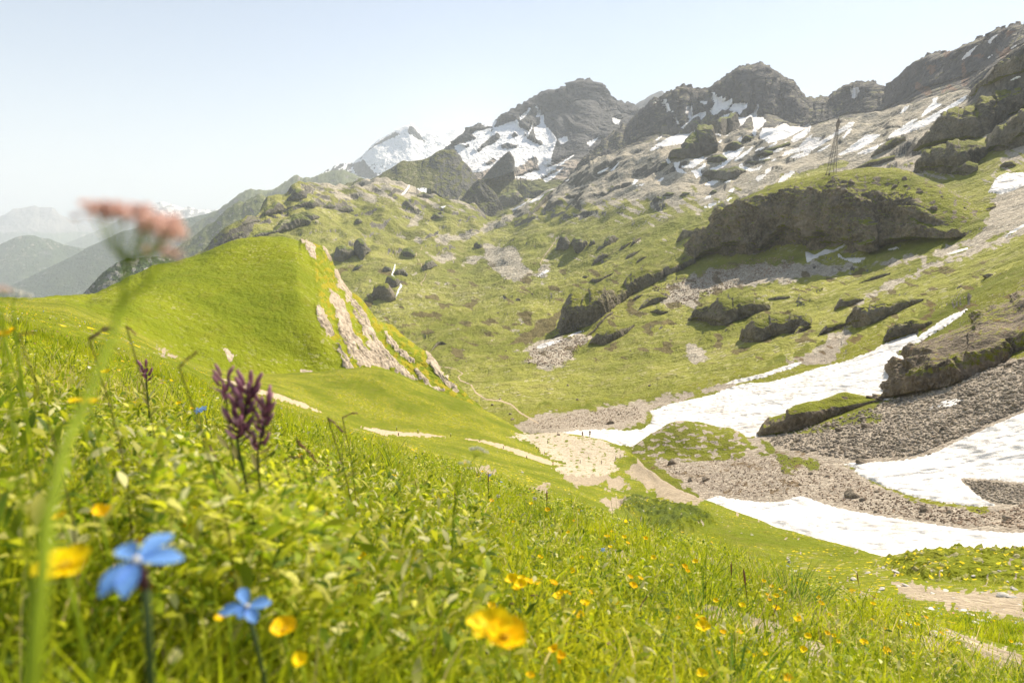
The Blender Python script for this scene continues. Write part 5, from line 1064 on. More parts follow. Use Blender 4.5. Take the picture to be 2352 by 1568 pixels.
# ---------------- waterfall
t_ = NT('white_water'); m_water = t_.done(t_.principled((.85, .88, .88), .35, t_.bump(t_.noise(t_.pos(), .5, 4), .5, 1.0), .5))
def water_sheet(line, half, label):
    s = valley
    dd = sdline(s.PX, s.PY, line)
    wid = np.interp(s.PY, [p[1] for p in line], half)
    sd = np.where(dd < 40, wid - dd + .7 * perlin2(s.PX / 2.5, s.PY / 2.5, 181), -99)
    patch_object('waterfall', s, sd, 1.0, m_water, label, edge=2.0)
water_sheet(Z(5, 640, 262, 632, 300, 618, 335, 640, 358, 665, 380, 680, 410, 662, 440, 650, 470, 641, 498), [1.0, 1.6, 1.6, 1.6, 1.9, 2.4, 2.2, 1.5, 1.0], 'white waterfall tumbling between dark crags in the valley')
water_sheet(Z(5, 668, 165, 690, 182, 715, 208), [.9, 1.5, 1.2], 'short white cascade above the main waterfall')

# green mound beside the snow tongue
mt = Z(4, -260, 1440, -180, 1400, -100, 1350, 0, 1298, 60, 1262, 120, 1228, 170, 1215, 230, 1211, 300, 1216, 380, 1238, 440, 1252, 500, 1255, 560, 1278, 620, 1318, 700, 1335, 760, 1400)
mf = Z(4, -260, 1500, -100, 1500, 0, 1490, 100, 1470, 300, 1480, 450, 1470, 600, 1480, 700, 1440, 760, 1430)
fd = foot_D(vo, mf, 165)
crag('green_mound', [[(x, y + 34, fd(x) - 9) for x, y in mf], [(x, y, fd(x) + .3) for x, y in mf], [(x, y + 6, fd(x) + 52) for x, y in mt], [(x, y + 30, fd(x) + 110) for x, y in mt]], 1400, 1768, (20, 110, 20), m_near, 'rounded green mound in front of the snow tongue', 231, 7, .25, smooth=[10, 14, 4, 10], grass_z=(.3, .7), heath=.3, rel=.45, bare=.8)

# ---------------- ground sheet to the horizon
gm = terrain_mat('valley_floor_far', 80, grass=((.05, .08, .02), (.08, .11, .03), (.1, .1, .05)))
R_ = 70000.0
gb = make_mesh('ground', [(-R_, -3000, -1400), (R_, -3000, -1400), (R_, R_, -1400), (-R_, R_, -1400)], [(0, 1, 2, 3)], gm, False, {'mask': np.tile([1, 0, 0, 0], (4, 1))})
tag(link('ground', gb), 'distant valley floor reaching to the horizon', kind='structure')

# ---------------- air
def haze_box(lo, hi, density):
    x0, y0, z0 = lo; x1, y1, z1 = hi
    V = [(x0, y0, z0), (x1, y0, z0), (x1, y1, z0), (x0, y1, z0), (x0, y0, z1), (x1, y0, z1), (x1, y1, z1), (x0, y1, z1)]
    F = [(0, 3, 2, 1), (4, 5, 6, 7), (0, 1, 5, 4), (1, 2, 6, 5), (2, 3, 7, 6), (3, 0, 4, 7)]
    t = NT('mountain_air')
    v = t.n('ShaderNodeVolumePrincipled')
    v.inputs['Color'].default_value = (.84, .91, 1.0, 1); v.inputs['Density'].default_value = density; v.inputs['Anisotropy'].default_value = .05
    t.l(v.outputs[0], t.out.inputs['Volume'])
    t.mat.cycles.homogeneous_volume = True
    me = make_mesh('haze', V, F, t.mat, False)
    tag(link('haze', me), 'pale summer haze filling the mountain air', kind='stuff')
haze_box((-75000, -4000, -1410), (75000, 75000, 3600), HAZE)

# ================================================================ MEADOW PLANTS
bpy.context.view_layer.update()
ground_o = bpy.data.objects['meadow_ground']
def drop(o, x, y, top=60.0):
    ok, loc, n, i = o.ray_cast(Vector((x, y, top)), Vector((0, 0, -1)))
    return (loc.z, n) if ok else (None, None)
# height table of the near ground
GX = np.arange(-20, 24.01, .16); GY = np.arange(-1.0, 32.01, .16)
GZ = np.zeros((len(GY), len(GX)), np.float32)
for _j, _y in enumerate(GY):
    for _i, _x in enumerate(GX):
        z = drop(ground_o, float(_x), float(_y), 30.0)[0]
        GZ[_j, _i] = z if z is not None else (-.27 - .317 * _x - .33 * _y)
def gz(x, y):
    u = np.clip((np.asarray(x) - GX[0]) / .16, 0, len(GX) - 1.001); v = np.clip((np.asarray(y) - GY[0]) / .16, 0, len(GY) - 1.001)
    i = u.astype(int); j = v.astype(int); a = u - i; b = v - j
    return (GZ[j, i] * (1 - a) + GZ[j, i + 1] * a) * (1 - b) + (GZ[j + 1, i] * (1 - a) + GZ[j + 1, i + 1] * a) * b

def plant_mat(name, trans=.45, rough=.55, color=None, spec=.25):
    t = NT(name)
    if color is None:
        a = t.n('ShaderNodeAttribute', attribute_name='tint', attribute_type='GEOMETRY'); c = a.outputs['Color']
    else:
        n = t.noise(t.pos(), 160, 3); c = t.mix(t.mapr(n, .3, .7), color, tuple(x * .78 for x in color))
    p = t.principled(c, rough, None, spec)
    tr = t.n('ShaderNodeBsdfTranslucent'); t.l(c, tr.inputs['Color']) if not isinstance(c, tuple) else None
    m = t.n('ShaderNodeMixShader'); m.inputs[0].default_value = trans
    t.l(p, m.inputs[1]); t.l(tr.outputs[0], m.inputs[2])
    return t.done(m.outputs[0])
m_grass = plant_mat('grass_blades', .58)
rng = np.random.RandomState(11)

def wedge(n, d0, d1, az0=-43, az1=43, power=1.0):
    d = (d0 ** (power + 1) + rng.rand(n) * (d1 ** (power + 1) - d0 ** (power + 1))) ** (1 / (power + 1))
    a = np.radians(rng.uniform(az0, az1, n))
    return d * np.sin(a), d * np.cos(a), d

def bare_at(x, y, z):
    """bare earth patches of the meadow stay free of grass"""
    px, py = project(np.stack([x, y, z], -1))
    out = np.zeros(len(x), bool)
    for q in ([(1600, 1385), (1680, 1395), (1740, 1420), (1800, 1435), (1830, 1500), (1720, 1500), (1630, 1465)], [(1835, 1465), (1890, 1475), (1915, 1550), (1850, 1540)], [(2040, 1440), (2120, 1450), (2200, 1500), (2130, 1515)], [(2200, 1500), (2300, 1520), (2352, 1568), (2250, 1568)], [(1380, 1250), (1440, 1265), (1450, 1300), (1390, 1285)], [(1495, 1235), (1530, 1262), (1640, 1290), (1700, 1310), (1640, 1305), (1540, 1282), (1490, 1260)],
              [(2100, 1420), (2200, 1450), (2352, 1500), (2352, 1550), (2200, 1480)], [(2050, 1335), (2200, 1350), (2352, 1360), (2352, 1420), (2200, 1400), (2080, 1370)]):
        out |= (sdpoly(px, py, q, 20) + 5 * perlin2(px / 12, py / 8, 3)) > 0
    return out

def blades(x, y, length, width, bend, seg=3, lean=None, base=None, col_a=None, keep_bare=False):
    """tapering curved blades, returned as vertices, quads and tints"""
    z = gz(x, y)
    if not keep_bare:
        k = ~bare_at(x, y, z) | (rng.rand(len(x)) < .06)
        x, y, z, length, width, bend = x[k], y[k], z[k], length[k], width[k], bend[k]
        if col_a is not None: col_a = col_a[k]
        if lean is not None: lean = lean[k]
    n = len(x)
    th = rng.uniform(0, 2 * np.pi, n) if lean is None else lean
    dx, dy = np.cos(th), np.sin(th)
    ph = rng.uniform(0, 2 * np.pi, n); wx, wy = np.cos(ph), np.sin(ph)
    V = np.zeros((n, (seg + 1) * 2, 3), np.float32)
    for k in range(seg + 1):
        t = k / seg
        r = bend * length * t * t; h = length * t * (1 - .35 * bend * t)
        w = width * (1 - t ** 1.6) * .5 + width * .03
        cx = x + dx * r; cy = y + dy * r; cz = z - .01 + h
        V[:, 2 * k, 0] = cx - wx * w; V[:, 2 * k, 1] = cy - wy * w; V[:, 2 * k, 2] = cz
        V[:, 2 * k + 1, 0] = cx + wx * w; V[:, 2 * k + 1, 1] = cy + wy * w; V[:, 2 * k + 1, 2] = cz
    b = (np.arange(n) * (seg + 1) * 2)[:, None, None]
    f = np.array([[2 * k, 2 * k + 1, 2 * k + 3, 2 * k + 2] for k in range(seg)])[None]
    F = (b + f).reshape(-1, 4)
    if col_a is None: col_a = grass_tint(x, y, n)
    T = np.repeat(col_a[:, None, :], (seg + 1) * 2, 1)
    g = np.repeat(np.linspace(.85, 1.15, seg + 1), 2)[None, :, None]      # tint runs from darker at the base to paler at the tip
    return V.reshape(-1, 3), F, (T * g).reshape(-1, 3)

def grass_tint(x, y, n):
    a = np.array([.26, .34, .008]); b = np.array([.52, .52, .018]); c = np.array([.60, .50, .22]); d = np.array([.10, .17, .015])
    m = np.clip(.5 + .5 * fbm2(x / 1.2, y / 1.2, 2, 61) + .45 * perlin2(x / .22, y / .22, 65) + rng.normal(0, .18, n), 0, 1)[:, None]
    col = a * (1 - m) + b * m
    r = rng.rand(n); dry = (r < .04 + .22 * sstep(.15, .5, perlin2(x / .9, y / .9, 62)))
    col[dry] = c * rng.uniform(.7, 1.15, (dry.sum(), 1))
    dk = (r > .90 - .25 * (perlin2(x / .4, y / .4, 68) > .25)); col[dk] = d * rng.uniform(.8, 1.3, (dk.sum(), 1))
    return col

def merge(parts):
    Vs, Fs, Ts = [], [], []; o = 0
    for V, F, T in parts:
        Vs.append(V); Fs.append(F + o); Ts.append(T); o += len(V)
    return np.concatenate(Vs), np.concatenate(Fs), np.concatenate(Ts)

def clumped(x, y, n_per, rad):
    X = np.repeat(x, n_per) + rng.normal(0, 1, len(x) * n_per) * np.repeat(rad, n_per)
    Y = np.repeat(y, n_per) + rng.normal(0, 1, len(x) * n_per) * np.repeat(rad, n_per)
    return X, Y
parts = []
x, y, d = wedge(60000, .22, 3.2, -50, 50, .6)
parts.append(blades(x, y, rng.uniform(.03, .12, len(x)) * (.75 + .5 * rng.rand(len(x))), rng.uniform(.0018, .0042, len(x)), rng.uniform(.1, .9, len(x)), 4))
x, y, d = wedge(150000, 2.2, 11, -46, 46, .7)
lv = np.clip(.6 + .8 * fbm2(x / .8, y / .8, 2, 63), .25, 1.6)
parts.append(blades(x, y, rng.uniform(.025, .075, len(x)) * lv, rng.uniform(.004, .007, len(x)), rng.uniform(.1, .9, len(x)), 3))
x, y, d = wedge(110000, 9, 30, -44, 44, .8)
lv = np.clip(.6 + .8 * fbm2(x / 1.4, y / 1.4, 2, 64), .2, 1.6)
parts.append(blades(x, y, rng.uniform(.02, .055, len(x)) * lv, rng.uniform(.010, .022, len(x)), rng.uniform(.1, .8, len(x)), 2))
# long tufts of fine grass
tx, ty, td = wedge(420, .9, 9, -44, 44, .8)
X, Y = clumped(tx, ty, 70, .025 + .006 * td)
L = np.repeat(rng.uniform(.09, .2, len(tx)), 70) * rng.uniform(.6, 1.1, len(X))
parts.append(blades(X, Y, L, rng.uniform(.002, .004, len(X)) * (1 + .12 * np.repeat(td, 70)), rng.uniform(.15, .8, len(X)), 4))
# taller herbs crowding round the nearest flowers
x, y, d = wedge(9000, .34, 1.5, -42, -6, .6)
parts.append(blades(x, y, rng.uniform(.07, .17, len(x)), rng.uniform(.002, .0045, len(x)), rng.uniform(.2, 1.0, len(x)), 4))
x, y, d = wedge(3500, .24, .9, -42, 30, .6)
parts.append(blades(x, y, rng.uniform(.06, .12, len(x)), rng.uniform(.003, .006, len(x)), rng.uniform(.2, 1.0, len(x)), 4))
V, F, T = merge(parts)
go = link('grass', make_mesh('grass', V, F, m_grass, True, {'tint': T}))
tag(go, 'dense short sunlit meadow grass covering the near slope', 'grass', kind='stuff')

# broad little leaves low in the turf
def leaves(x, y, h, size, tint, tilt=.7, asp=.5):
    k = ~bare_at(x, y, gz(x, y)); x, y, h, size, tint = x[k], y[k], h[k], size[k], tint[k]
    n = len(x); z = gz(x, y) + h
    th = rng.uniform(0, 2 * np.pi, n); el = rng.uniform(-.2, tilt, n)
    ux, uy, uz = np.cos(th) * np.cos(el), np.sin(th) * np.cos(el), np.sin(el)
    ro = rng.normal(0, .5, n)
    sx, sy, sz = -np.sin(th) * np.cos(ro), np.cos(th) * np.cos(ro), np.sin(ro)
    nx, ny, nz = uy * sz - uz * sy, uz * sx - ux * sz, ux * sy - uy * sx
    shape = [(0, 0), (.35, .8), (.7, 1.0), (1.0, .55), (1.2, 0), (1.0, -.55), (.7, -1.0), (.35, -.8)]
    V = np.zeros((n, 8, 3), np.float32)
    for k, (a, b) in enumerate(shape):
        a_ = a * size; b_ = b * size * asp; c_ = -.12 * size * a * a + .1 * size * abs(b)
        V[:, k, 0] = x + ux * a_ + sx * b_ + nx * c_; V[:, k, 1] = y + uy * a_ + sy * b_ + ny * c_; V[:, k, 2] = z + uz * a_ + sz * b_ + nz * c_
    b = (np.arange(n) * 8)[:, None, None]
    F = (b + np.array([[0, 1, 2, 7], [7, 2, 3, 6], [6, 3, 4, 5]])[None]).reshape(-1, 4)
    return V.reshape(-1, 3), F, np.repeat(tint[:, None], 8, 1).reshape(-1, 3)
x, y, d = wedge(60000, .2, 5.5, -50, 50, .5)
k = perlin2(x / .35, y / .35, 66) > -.4; x, y, d = x[k], y[k], d[k]; n = len(x)
pal = np.array([(.30, .38, .012), (.52, .54, .025), (.62, .60, .12), (.68, .66, .32), (.14, .22, .015)])
ti = pal[rng.choice(5, n, p=[.34, .3, .16, .08, .12])] * rng.uniform(.8, 1.15, (n, 1))
x2, y2, d2 = wedge(15000, .30, 1.7, -44, -2, .6)
x3, y3, d3 = wedge(9000, .24, 2.2, -30, 46, .6)
ti2 = pal[rng.choice(5, len(x2) + len(x3), p=[.34, .28, .16, .10, .12])] * rng.uniform(.7, 1.1, (len(x2) + len(x3), 1))
x4, y4, d4 = wedge(3200, .46, .80, -29, -15, .6)
tq = pal[rng.choice(5, len(x4), p=[.32, .34, .18, .06, .10])] * rng.uniform(.9, 1.25, (len(x4), 1))
C_ = leaves(x4, y4, rng.uniform(.04, .185, len(x4)), rng.uniform(.007, .017, len(x4)), tq, 1.2, .22)
A_ = leaves(np.r_[x2, x3], np.r_[y2, y3], np.r_[rng.uniform(.02, .15, len(x2)) * np.where(d2 < .45, .45, 1), rng.uniform(.01, .09, len(x3)) * np.where(d3 < .45, .5, 1)], rng.uniform(.006, .021, len(x2) + len(x3)), ti2, 1.2, .20)
for_near = 0
B_ = leaves(x, y, rng.uniform(.0, .085, n) * rng.rand(n) ** .5, rng.uniform(.004, .013, n) * (1 + .12 * d), ti, .9, .34)
V, F, T = merge([A_, B_, C_])
tag(link('leaf_cover', make_mesh('leaf_cover', V, F, m_grass, True, {'tint': T})), 'small round clover and mat leaves among the near grass', 'ground cover', kind='stuff')

# tiny far flowers, thousands of specks of colour
def specks(n, d0, d1, az0, az1, pals, probs, size, label, name, h=(.03, .10)):
    x, y, d = wedge(n, d0, d1, az0, az1, .9)
    k = perlin2(x / 3.5, y / 3.5, 67) > -.15; x, y, d = x[k], y[k], d[k]; n = len(x)
    zz = gz(x, y); kk = ~bare_at(x, y, zz); x, y, d, zz = x[kk], y[kk], d[kk], zz[kk]; n = len(x)
    z = zz + rng.uniform(h[0], h[1], n); s = size * rng.uniform(.6, 1.25, n)
    ang = np.linspace(0, 2 * np.pi, 7)[:-1]; tx = rng.normal(0, .5, n); ty = rng.normal(-.25, .5, n)
    V = np.zeros((n, 7, 3), np.float32); V[:, 6, 0] = x; V[:, 6, 1] = y; V[:, 6, 2] = z - s * .15
    for k, a in enumerate(ang):
        q = 1 - .25 * (k % 2)
        V[:, k, 0] = x + np.cos(a) * s * q; V[:, k, 1] = y + np.sin(a) * s * q; V[:, k, 2] = z + s * q * (tx * np.cos(a) + ty * np.sin(a)) * .8 + s * .1
    b = (np.arange(n) * 7)[:, None, None]
    F = (b + np.array([[6, 0, 1, 2], [6, 2, 3, 4], [6, 4, 5, 0]])[None]).reshape(-1, 4)
    ti = np.array(pals)[rng.choice(len(pals), n, p=probs)]
    tag(link(name, make_mesh(name, V.reshape(-1, 3), F, m_grass, False, {'tint': np.repeat(ti[:, None], 7, 1).reshape(-1, 3)})), label, 'wild flowers', kind='stuff')
specks(6500, 3.2, 30, -42, 42, [(.80, .55, .01), (.85, .82, .74), (.25, .38, .80), (.55, .28, .30), (.30, .16, .10)], [.62, .12, .08, .06, .12], .012, 'countless tiny yellow, white and blue blossoms dotting the slope', 'flower_specks')

# ---------------------------------------------------------------- individual flowers
class MB:
    """collects pieces, builds one mesh object"""
    def __init__(s): s.V = []; s.F = []
    def tube(s, pts, rad, n=7):
        pts = [Vector(p) for p in pts]
        if isinstance(rad, (int, float)): rad = [rad] * len(pts)
        base = len(s.V)
        for i, p in enumerate(pts):
            t = (pts[min(i + 1, len(pts) - 1)] - pts[max(i - 1, 0)]).normalized()
            a = t.orthogonal().normalized() if i == 0 else (a - t * a.dot(t)).normalized()
            b = t.cross(a)
            for k in range(n):
                w = 2 * math.pi * k / n
                s.V.append(p + (a * math.cos(w) + b * math.sin(w)) * rad[i])
        for i in range(len(pts) - 1):
            for k in range(n):
                s.F.append((base + i * n + k, base + i * n + (k + 1) % n, base + (i + 1) * n + (k + 1) % n, base + (i + 1) * n + k))
        s.F.append(tuple(base + k for k in range(n))[::-1]); s.F.append(tuple(base + (len(pts) - 1) * n + k for k in range(n)))
    def blob(s, c, r, seed=0, rough=.0, sub=1, sq=(1, 1, 1), rot=None):
        bm = bmesh.new(); bmesh.ops.create_icosphere(bm, subdivisions=sub, radius=1.0)
        base = len(s.V); rr = random.Random(seed)
        for v in bm.verts:
            k = 1 + rough * (rr.random() - .5) * 2
            q = Vector((v.co.x * sq[0], v.co.y * sq[1], v.co.z * sq[2])) * k * r
            if rot: q = rot @ q
            s.V.append(q + Vector(c))
        for f in bm.faces: s.F.append(tuple(base + v.index for v in f.verts))
        bm.free()
    def sheet(s, grid):
        """grid: rows of points"""
        base = len(s.V); nr = len(grid); nc = len(grid[0])
        for r in grid: s.V += [Vector(p) for p in r]
        for i in range(nr - 1):
            for j in range(nc - 1):
                s.F.append((base + i * nc + j, base + i * nc + j + 1, base + (i + 1) * nc + j + 1, base + (i + 1) * nc + j))
    def build(s, name, mat, parent=None, smooth=True, xf=None):
        me = bpy.data.meshes.new(name)
        me.from_pydata([tuple((xf @ v) if xf else v) for v in s.V], [], s.F)
        if smooth: me.polygons.foreach_set('use_smooth', [True] * len(me.polygons))
        me.materials.append(mat)
        return link(name, me, parent)

def frame(n):
    n = Vector(n).normalized(); a = n.orthogonal().normalized(); b = n.cross(a)
    return Matrix((a, b, n)).transposed()

def petal_grid(R, length, width, ang, cup, notch=.06, nl=6, nw=5, base=.0, curl=0.0):
    """one petal as a small curved sheet in the flower's frame R"""
    g = []
    for i in range(nl + 1):
        t = i / nl; row = []
        w = width * math.sin(math.pi * min(1, (t * .86 + .07))) ** .7 * (.55 + .6 * t)
        r = base + length * t
        for j in range(-nw // 2 + 1, nw // 2 + 1):
            u = j / (nw // 2)
            rr = r * (1 - notch * (1 - abs(u)) * t ** 4) - .10 * length * u * u * t
            h = cup * length * t ** 1.4 + .18 * w * u * u - curl * length * t ** 3
            q = Vector((rr * math.cos(ang) - w * .5 * u * math.sin(ang), rr * math.sin(ang) + w * .5 * u * math.cos(ang), h))
            row.append(R @ q)
        g.append(row)
    return g

m_yellow = plant_mat('yellow_petal', .22, .5, (1.0, .74, .002), .1)
m_orange = plant_mat('golden_petal', .22, .5, (1.0, .64, .002), .1)
m_blue = plant_mat('blue_petal', .4, .5, (.20, .42, .95))
m_purple = plant_mat('purple_bract', .35, .6, (.15, .06, .095))
m_lilac = plant_mat('lilac_bract', .45, .6, (.46, .22, .31))
m_pink = plant_mat('pink_floret', .6, .6, (1.0, .74, .64))
m_white = plant_mat('white_floret', .3, .6, (.82, .80, .72))
m_stem = plant_mat('green_stem', .4, .6, (.36, .46, .02))
m_darkstem = plant_mat('dark_stem', .2, .6, (.07, .11, .03))
m_brown = plant_mat('brown_seed_head', .3, .8, (.30, .15, .09))
m_mauve = plant_mat('mauve_panicle', .2, .8, (.26, .13, .13))
m_center = plant_mat('flower_centre', .1, .7, (.62, .42, .01))
m_sepal = plant_mat('olive_sepal', .2, .7, (.16, .15, .03))

def stem_path(head, wob=.15, seed=0, lean=None):
    rr = random.Random(seed); h = Vector(head)
    bx = h.x + rr.uniform(-.02, .02) + (lean[0] if lean else 0); by = h.y + rr.uniform(0, .03) + (lean[1] if lean else 0)
    bz = float(gz(bx, by)) - .02
    b = Vector((bx, by, min(bz, h.z - .02))); n = 7; out = []
    for i in range(n + 1):
        t = i / n; q = b.lerp(h, t)
        s = math.sin(math.pi * t) * wob * (h - b).length * .2
        out.append(q + Vector((s * rr.choice((-1, 1)) * 0 + s, s * .3, 0)))
    out[-1] = h
    return out

def thing(name, loc, label, cat, group=None):
    o = bpy.data.objects.new(name, None); col.objects.link(o); o.location = loc; o.empty_display_size = .02
    return tag(o, label, cat, group)

def rebase(children, root):
    """children were built in world space: move their vertices into the root's frame"""
    inv = Matrix.Translation(-root.location)
    for c in children:
        c.data.transform(inv); c.parent = root

def buttercup(head, size, normal, label, seed, lobes=5, cup=.35, group=None, mat=None, stem=True):
    normal = (normal[0] * .6, normal[1] * .42, normal[2] * .4 + .75)
    rr = random.Random(seed); R = frame(normal); h = Vector(head); r = size / 2
    root = thing('buttercup', stem_path(h, .15, seed)[0] if stem else h, label, 'flower', group)
    ch = []
    for k in range(lobes):
        b = MB(); b.sheet([[q + h for q in row] for row in petal_grid(R, r * rr.uniform(.85, 1.08), r * 1.15, 2 * math.pi * k / lobes + rr.uniform(-.12, .12), cup * rr.uniform(.7, 1.3))])
        ch.append(b.build('petal', mat or m_yellow))
    b = MB()
    for k in range(12):
        a = rr.uniform(0, 6.28); q = r * .2 * rr.random()
        b.blob(h + R @ Vector((q * math.cos(a), q * math.sin(a), r * .14)), r * .07, k, 0, 1)
    b.blob(h + R @ Vector((0, 0, r * .06)), r * .16, 1, .1, 1)
    ch.append(b.build('flower_centre', m_center))
    if stem:
        b = MB(); b.tube(stem_path(h, .15, seed), [max(.0007, size * .035)] * 8); ch.append(b.build('stem', m_stem))
    rebase(ch, root); return root

def at(px, py, D): return Vector([float(v) for v in unproject(px, py, D)])
def D_for(px_size, real): return real * 1568 / px_size

# the big blurred ones
buttercup(at(148, 1304, .30), .0245, (-.1, -.5, .6), 'large blurred yellow buttercup left of the big blue gentian', 1, cup=.22)
buttercup(at(1128, 1440, .29), .0205, (-.1, -.7, .6), 'upper left flower of the largest pair of buttercups at bottom centre', 2, 6, .3, mat=m_yellow)
buttercup(at(1160, 1466, .285), .0205, (.35, -.6, .5), 'lower right flower of the largest pair of buttercups at bottom centre', 23, 6, .35, mat=m_orange)
buttercup(at(1090, 1430, .33), .0085, (-.4, -.7, .6), 'small yellow bud touching the left of the largest buttercup', 22, 4, .6, mat=m_yellow)
buttercup(at(652, 1448, .40), .0185, (.0, -.6, .8), 'golden buttercup right of the smaller blue gentian', 3, 5, .5, mat=m_orange)
buttercup(at(524, 1416, .40), .0120, (-.9, -.4, .2), 'yellow buttercup seen edge-on left of the smaller blue gentian', 4, 5, .6, mat=m_orange)
buttercup(at(688, 1520, .36), .0095, (.2, -.6, .7), 'faint yellow flower below the golden buttercup', 5, 5, .5)
buttercup(at(138, 1190, .45), .0075, (-.3, -.7, .6), 'small orange-yellow flower above the large left buttercup', 6, 4, .6, mat=m_orange)
buttercup(at(230, 1180, .45), .0115, (.6, -.6, .4), 'yellow half-open flower right of the small orange-yellow one', 7, 4, .8, mat=m_orange)
buttercup(at(176, 921, .55), .0110, (-.1, -.3, 1), 'left one of the two flat yellow flowers beside the tall blurred stem', 8, 5, .15)
buttercup(at(206, 925, .55), .0125, (.1, -.35, 1), 'right one of the two flat yellow flowers beside the tall blurred stem', 9, 5, .2)
buttercup(at(741, 1228, .62), .0160, (-.5, -.7, .3), 'tall yellow flower above the centre-left tuft of grass', 10, 5, .8, mat=m_orange)
buttercup(at(745, 1185, .64), .0085, (-.1, -.4, .9), 'small yellow flower on top of the tall yellow flower', 11, 5, .4, mat=m_orange)
buttercup(at(715, 1243, .62), .0065, (-.6, -.4, .5), 'tiny yellow bud left of the tall yellow flower', 12, 4, .7)
for i, (px, py, sz) in enumerate([(1176, 1334, 34), (1196, 1345, 34), (1185, 1352, 22)]):
    buttercup(at(px, py, .75), sz * .75 / 1568, (.2 * (i - 1), -.7, .6), ['left flower', 'right flower', 'lowest flower'][i] + ' of the paired yellow blossoms above the largest buttercup', 20 + i, 5, .5, mat=m_yellow)
tre = [(938, 1310), (925, 1300), (948, 1330), (958, 1340), (972, 1332), (985, 1345), (1000, 1355), (1012, 1342), (996, 1335), (965, 1288), (962, 1305), (990, 1360), (943, 1340), (1060, 1306), (1045, 1338), (928, 1322), (1018, 1352)]
for i, (px, py) in enumerate(tre):
    buttercup(at(px, py, .9), .017 + .003 * (i % 3), (random.Random(i).uniform(-.6, .6), -.7, .6), 'yellow trefoil blossom in the crowded cluster left of the largest buttercup', 40 + i, 4, .6, 'yellow trefoil blossoms in the crowded cluster', m_yellow if i % 3 else m_orange)
for i, (px, py) in enumerate([(1272, 1492), (1290, 1508), (1276, 1520)]):
    buttercup(at(px, py, .6), .0105, ((i - 1) * .4, -.7, .6), ['topmost', 'rightmost', 'lowest'][i] + ' of the three yellow blossoms at the bottom right of the largest buttercup', 70 + i, 5, .6, mat=m_orange)
for px, py, sz, D, lab in ((1615, 1441, 38, .95, 'brightest yellow buttercup at the bottom right, left of bare soil'), (1660, 1452, 18, 1.0, 'small buttercup just right of the brightest right-hand buttercup'), (1557, 1419, 14, 1.1, 'small yellow flower up left of the brightest right-hand buttercup'),
                           (1613, 1549, 30, .8, 'yellow buttercup cut by the bottom edge right of centre'), (1810, 1558, 28, .9, 'yellow buttercup in the bottom right corner area'), (1727, 1504, 26, 1.2, 'left of two buttercups below the bare soil patch'), (1755, 1500, 20, 1.2, 'right of two buttercups below the bare soil patch'),
                           (1649, 1497, 18, 1.1, 'yellow flower left of the two buttercups below the bare soil'), (1218, 1551, 26, .55, 'half hidden yellow flower on the bottom edge at centre'), (690, 1190, 18, .8, 'yellow flower lying flat in the grass left of the tall yellow flower'), (1096, 1436, 0, 1, ''), (1212, 1362, 0, 1, ''), (875, 1038, 0, 1, ''),
                           (245, 856, 20, 1.3, 'little orange flower right of the tall blurred stem'), (10, 772, 30, .7, 'yellow flower at the left edge in the high grass'), (32, 758, 16, .8, 'small yellow flower beside the left edge flower'), (1425, 1418, 16, 1.5, 'yellow flower below the white stones'), (1258, 1172, 16, 2.6, 'yellow flower left of the white stones')):
    if sz: buttercup(at(px, py, D), sz * D / 1568, (random.Random(int(px)).uniform(-.4, .4), -.6, .7), lab, int(px), 5, .45, mat=m_yellow if int(px) % 2 else m_orange)
# smaller ones scattered through the slope (copies with their parts)
proto = [buttercup(Vector((0, 0, 0)), .018, v, 'small yellow buttercup scattered in the meadow grass', 90 + i, 5, .4, 'small buttercups scattered over the slope', m, stem=False) for i, (v, m) in enumerate((((0, -.4, 1), m_yellow), ((.4, -.6, .7), m_orange), ((-.4, -.7, .5), m_yellow)))]
for p_ in proto:
    b = MB(); b.tube([(0, 0, -.09), (.003, 0, -.045), (0, 0, 0)], .0009, 5); o = b.build('stem', m_stem, p_)
def copy_tree(o, parent=None):
    c = o.copy(); col.objects.link(c); c.parent = parent
    for ch in list(o.children): copy_tree(ch, c)
    return c
spots = [(925, 1310), (1240, 1356), (1310, 1400), (1096, 1436), (1468, 1412), (1640, 1468), (1700, 1480), (1880, 1470), (1920, 1540), (2000, 1470), (2030, 1490), (2060, 1500), (2090, 1520), (2120, 1480), (2160, 1540), (1690, 1185), (1716, 1170), (1195, 1110), (1108, 1115), (590, 1135), (820, 1120), (780, 1205), (860, 1190), (905, 1165), (905, 1170), (880, 1155), (1010, 1215), (1040, 1240),
         (1130, 1225), (1180, 1250), (1220, 1215), (1305, 1260), (1330, 1210), (1000, 1180), (960, 1195), (1375, 1290), (1400, 1330), (1440, 1300), (1500, 1340), (1540, 1330), (1570, 1370), (1595, 1357), (1740, 1398), (1760, 1408), (1770, 1395), (1790, 1400), (1800, 1410), (1780, 1425), (1880, 1350)]
rr = random.Random(77)
while len(spots) < 150:
    px = rr.uniform(300, 2352); lo = np.interp(px, [0, 480, 1176, 1640, 2352], [900, 1010, 1180, 1330, 1420]); spots.append((px, lo + (1568 - lo) * rr.random() ** 1.2))
first = list(proto)
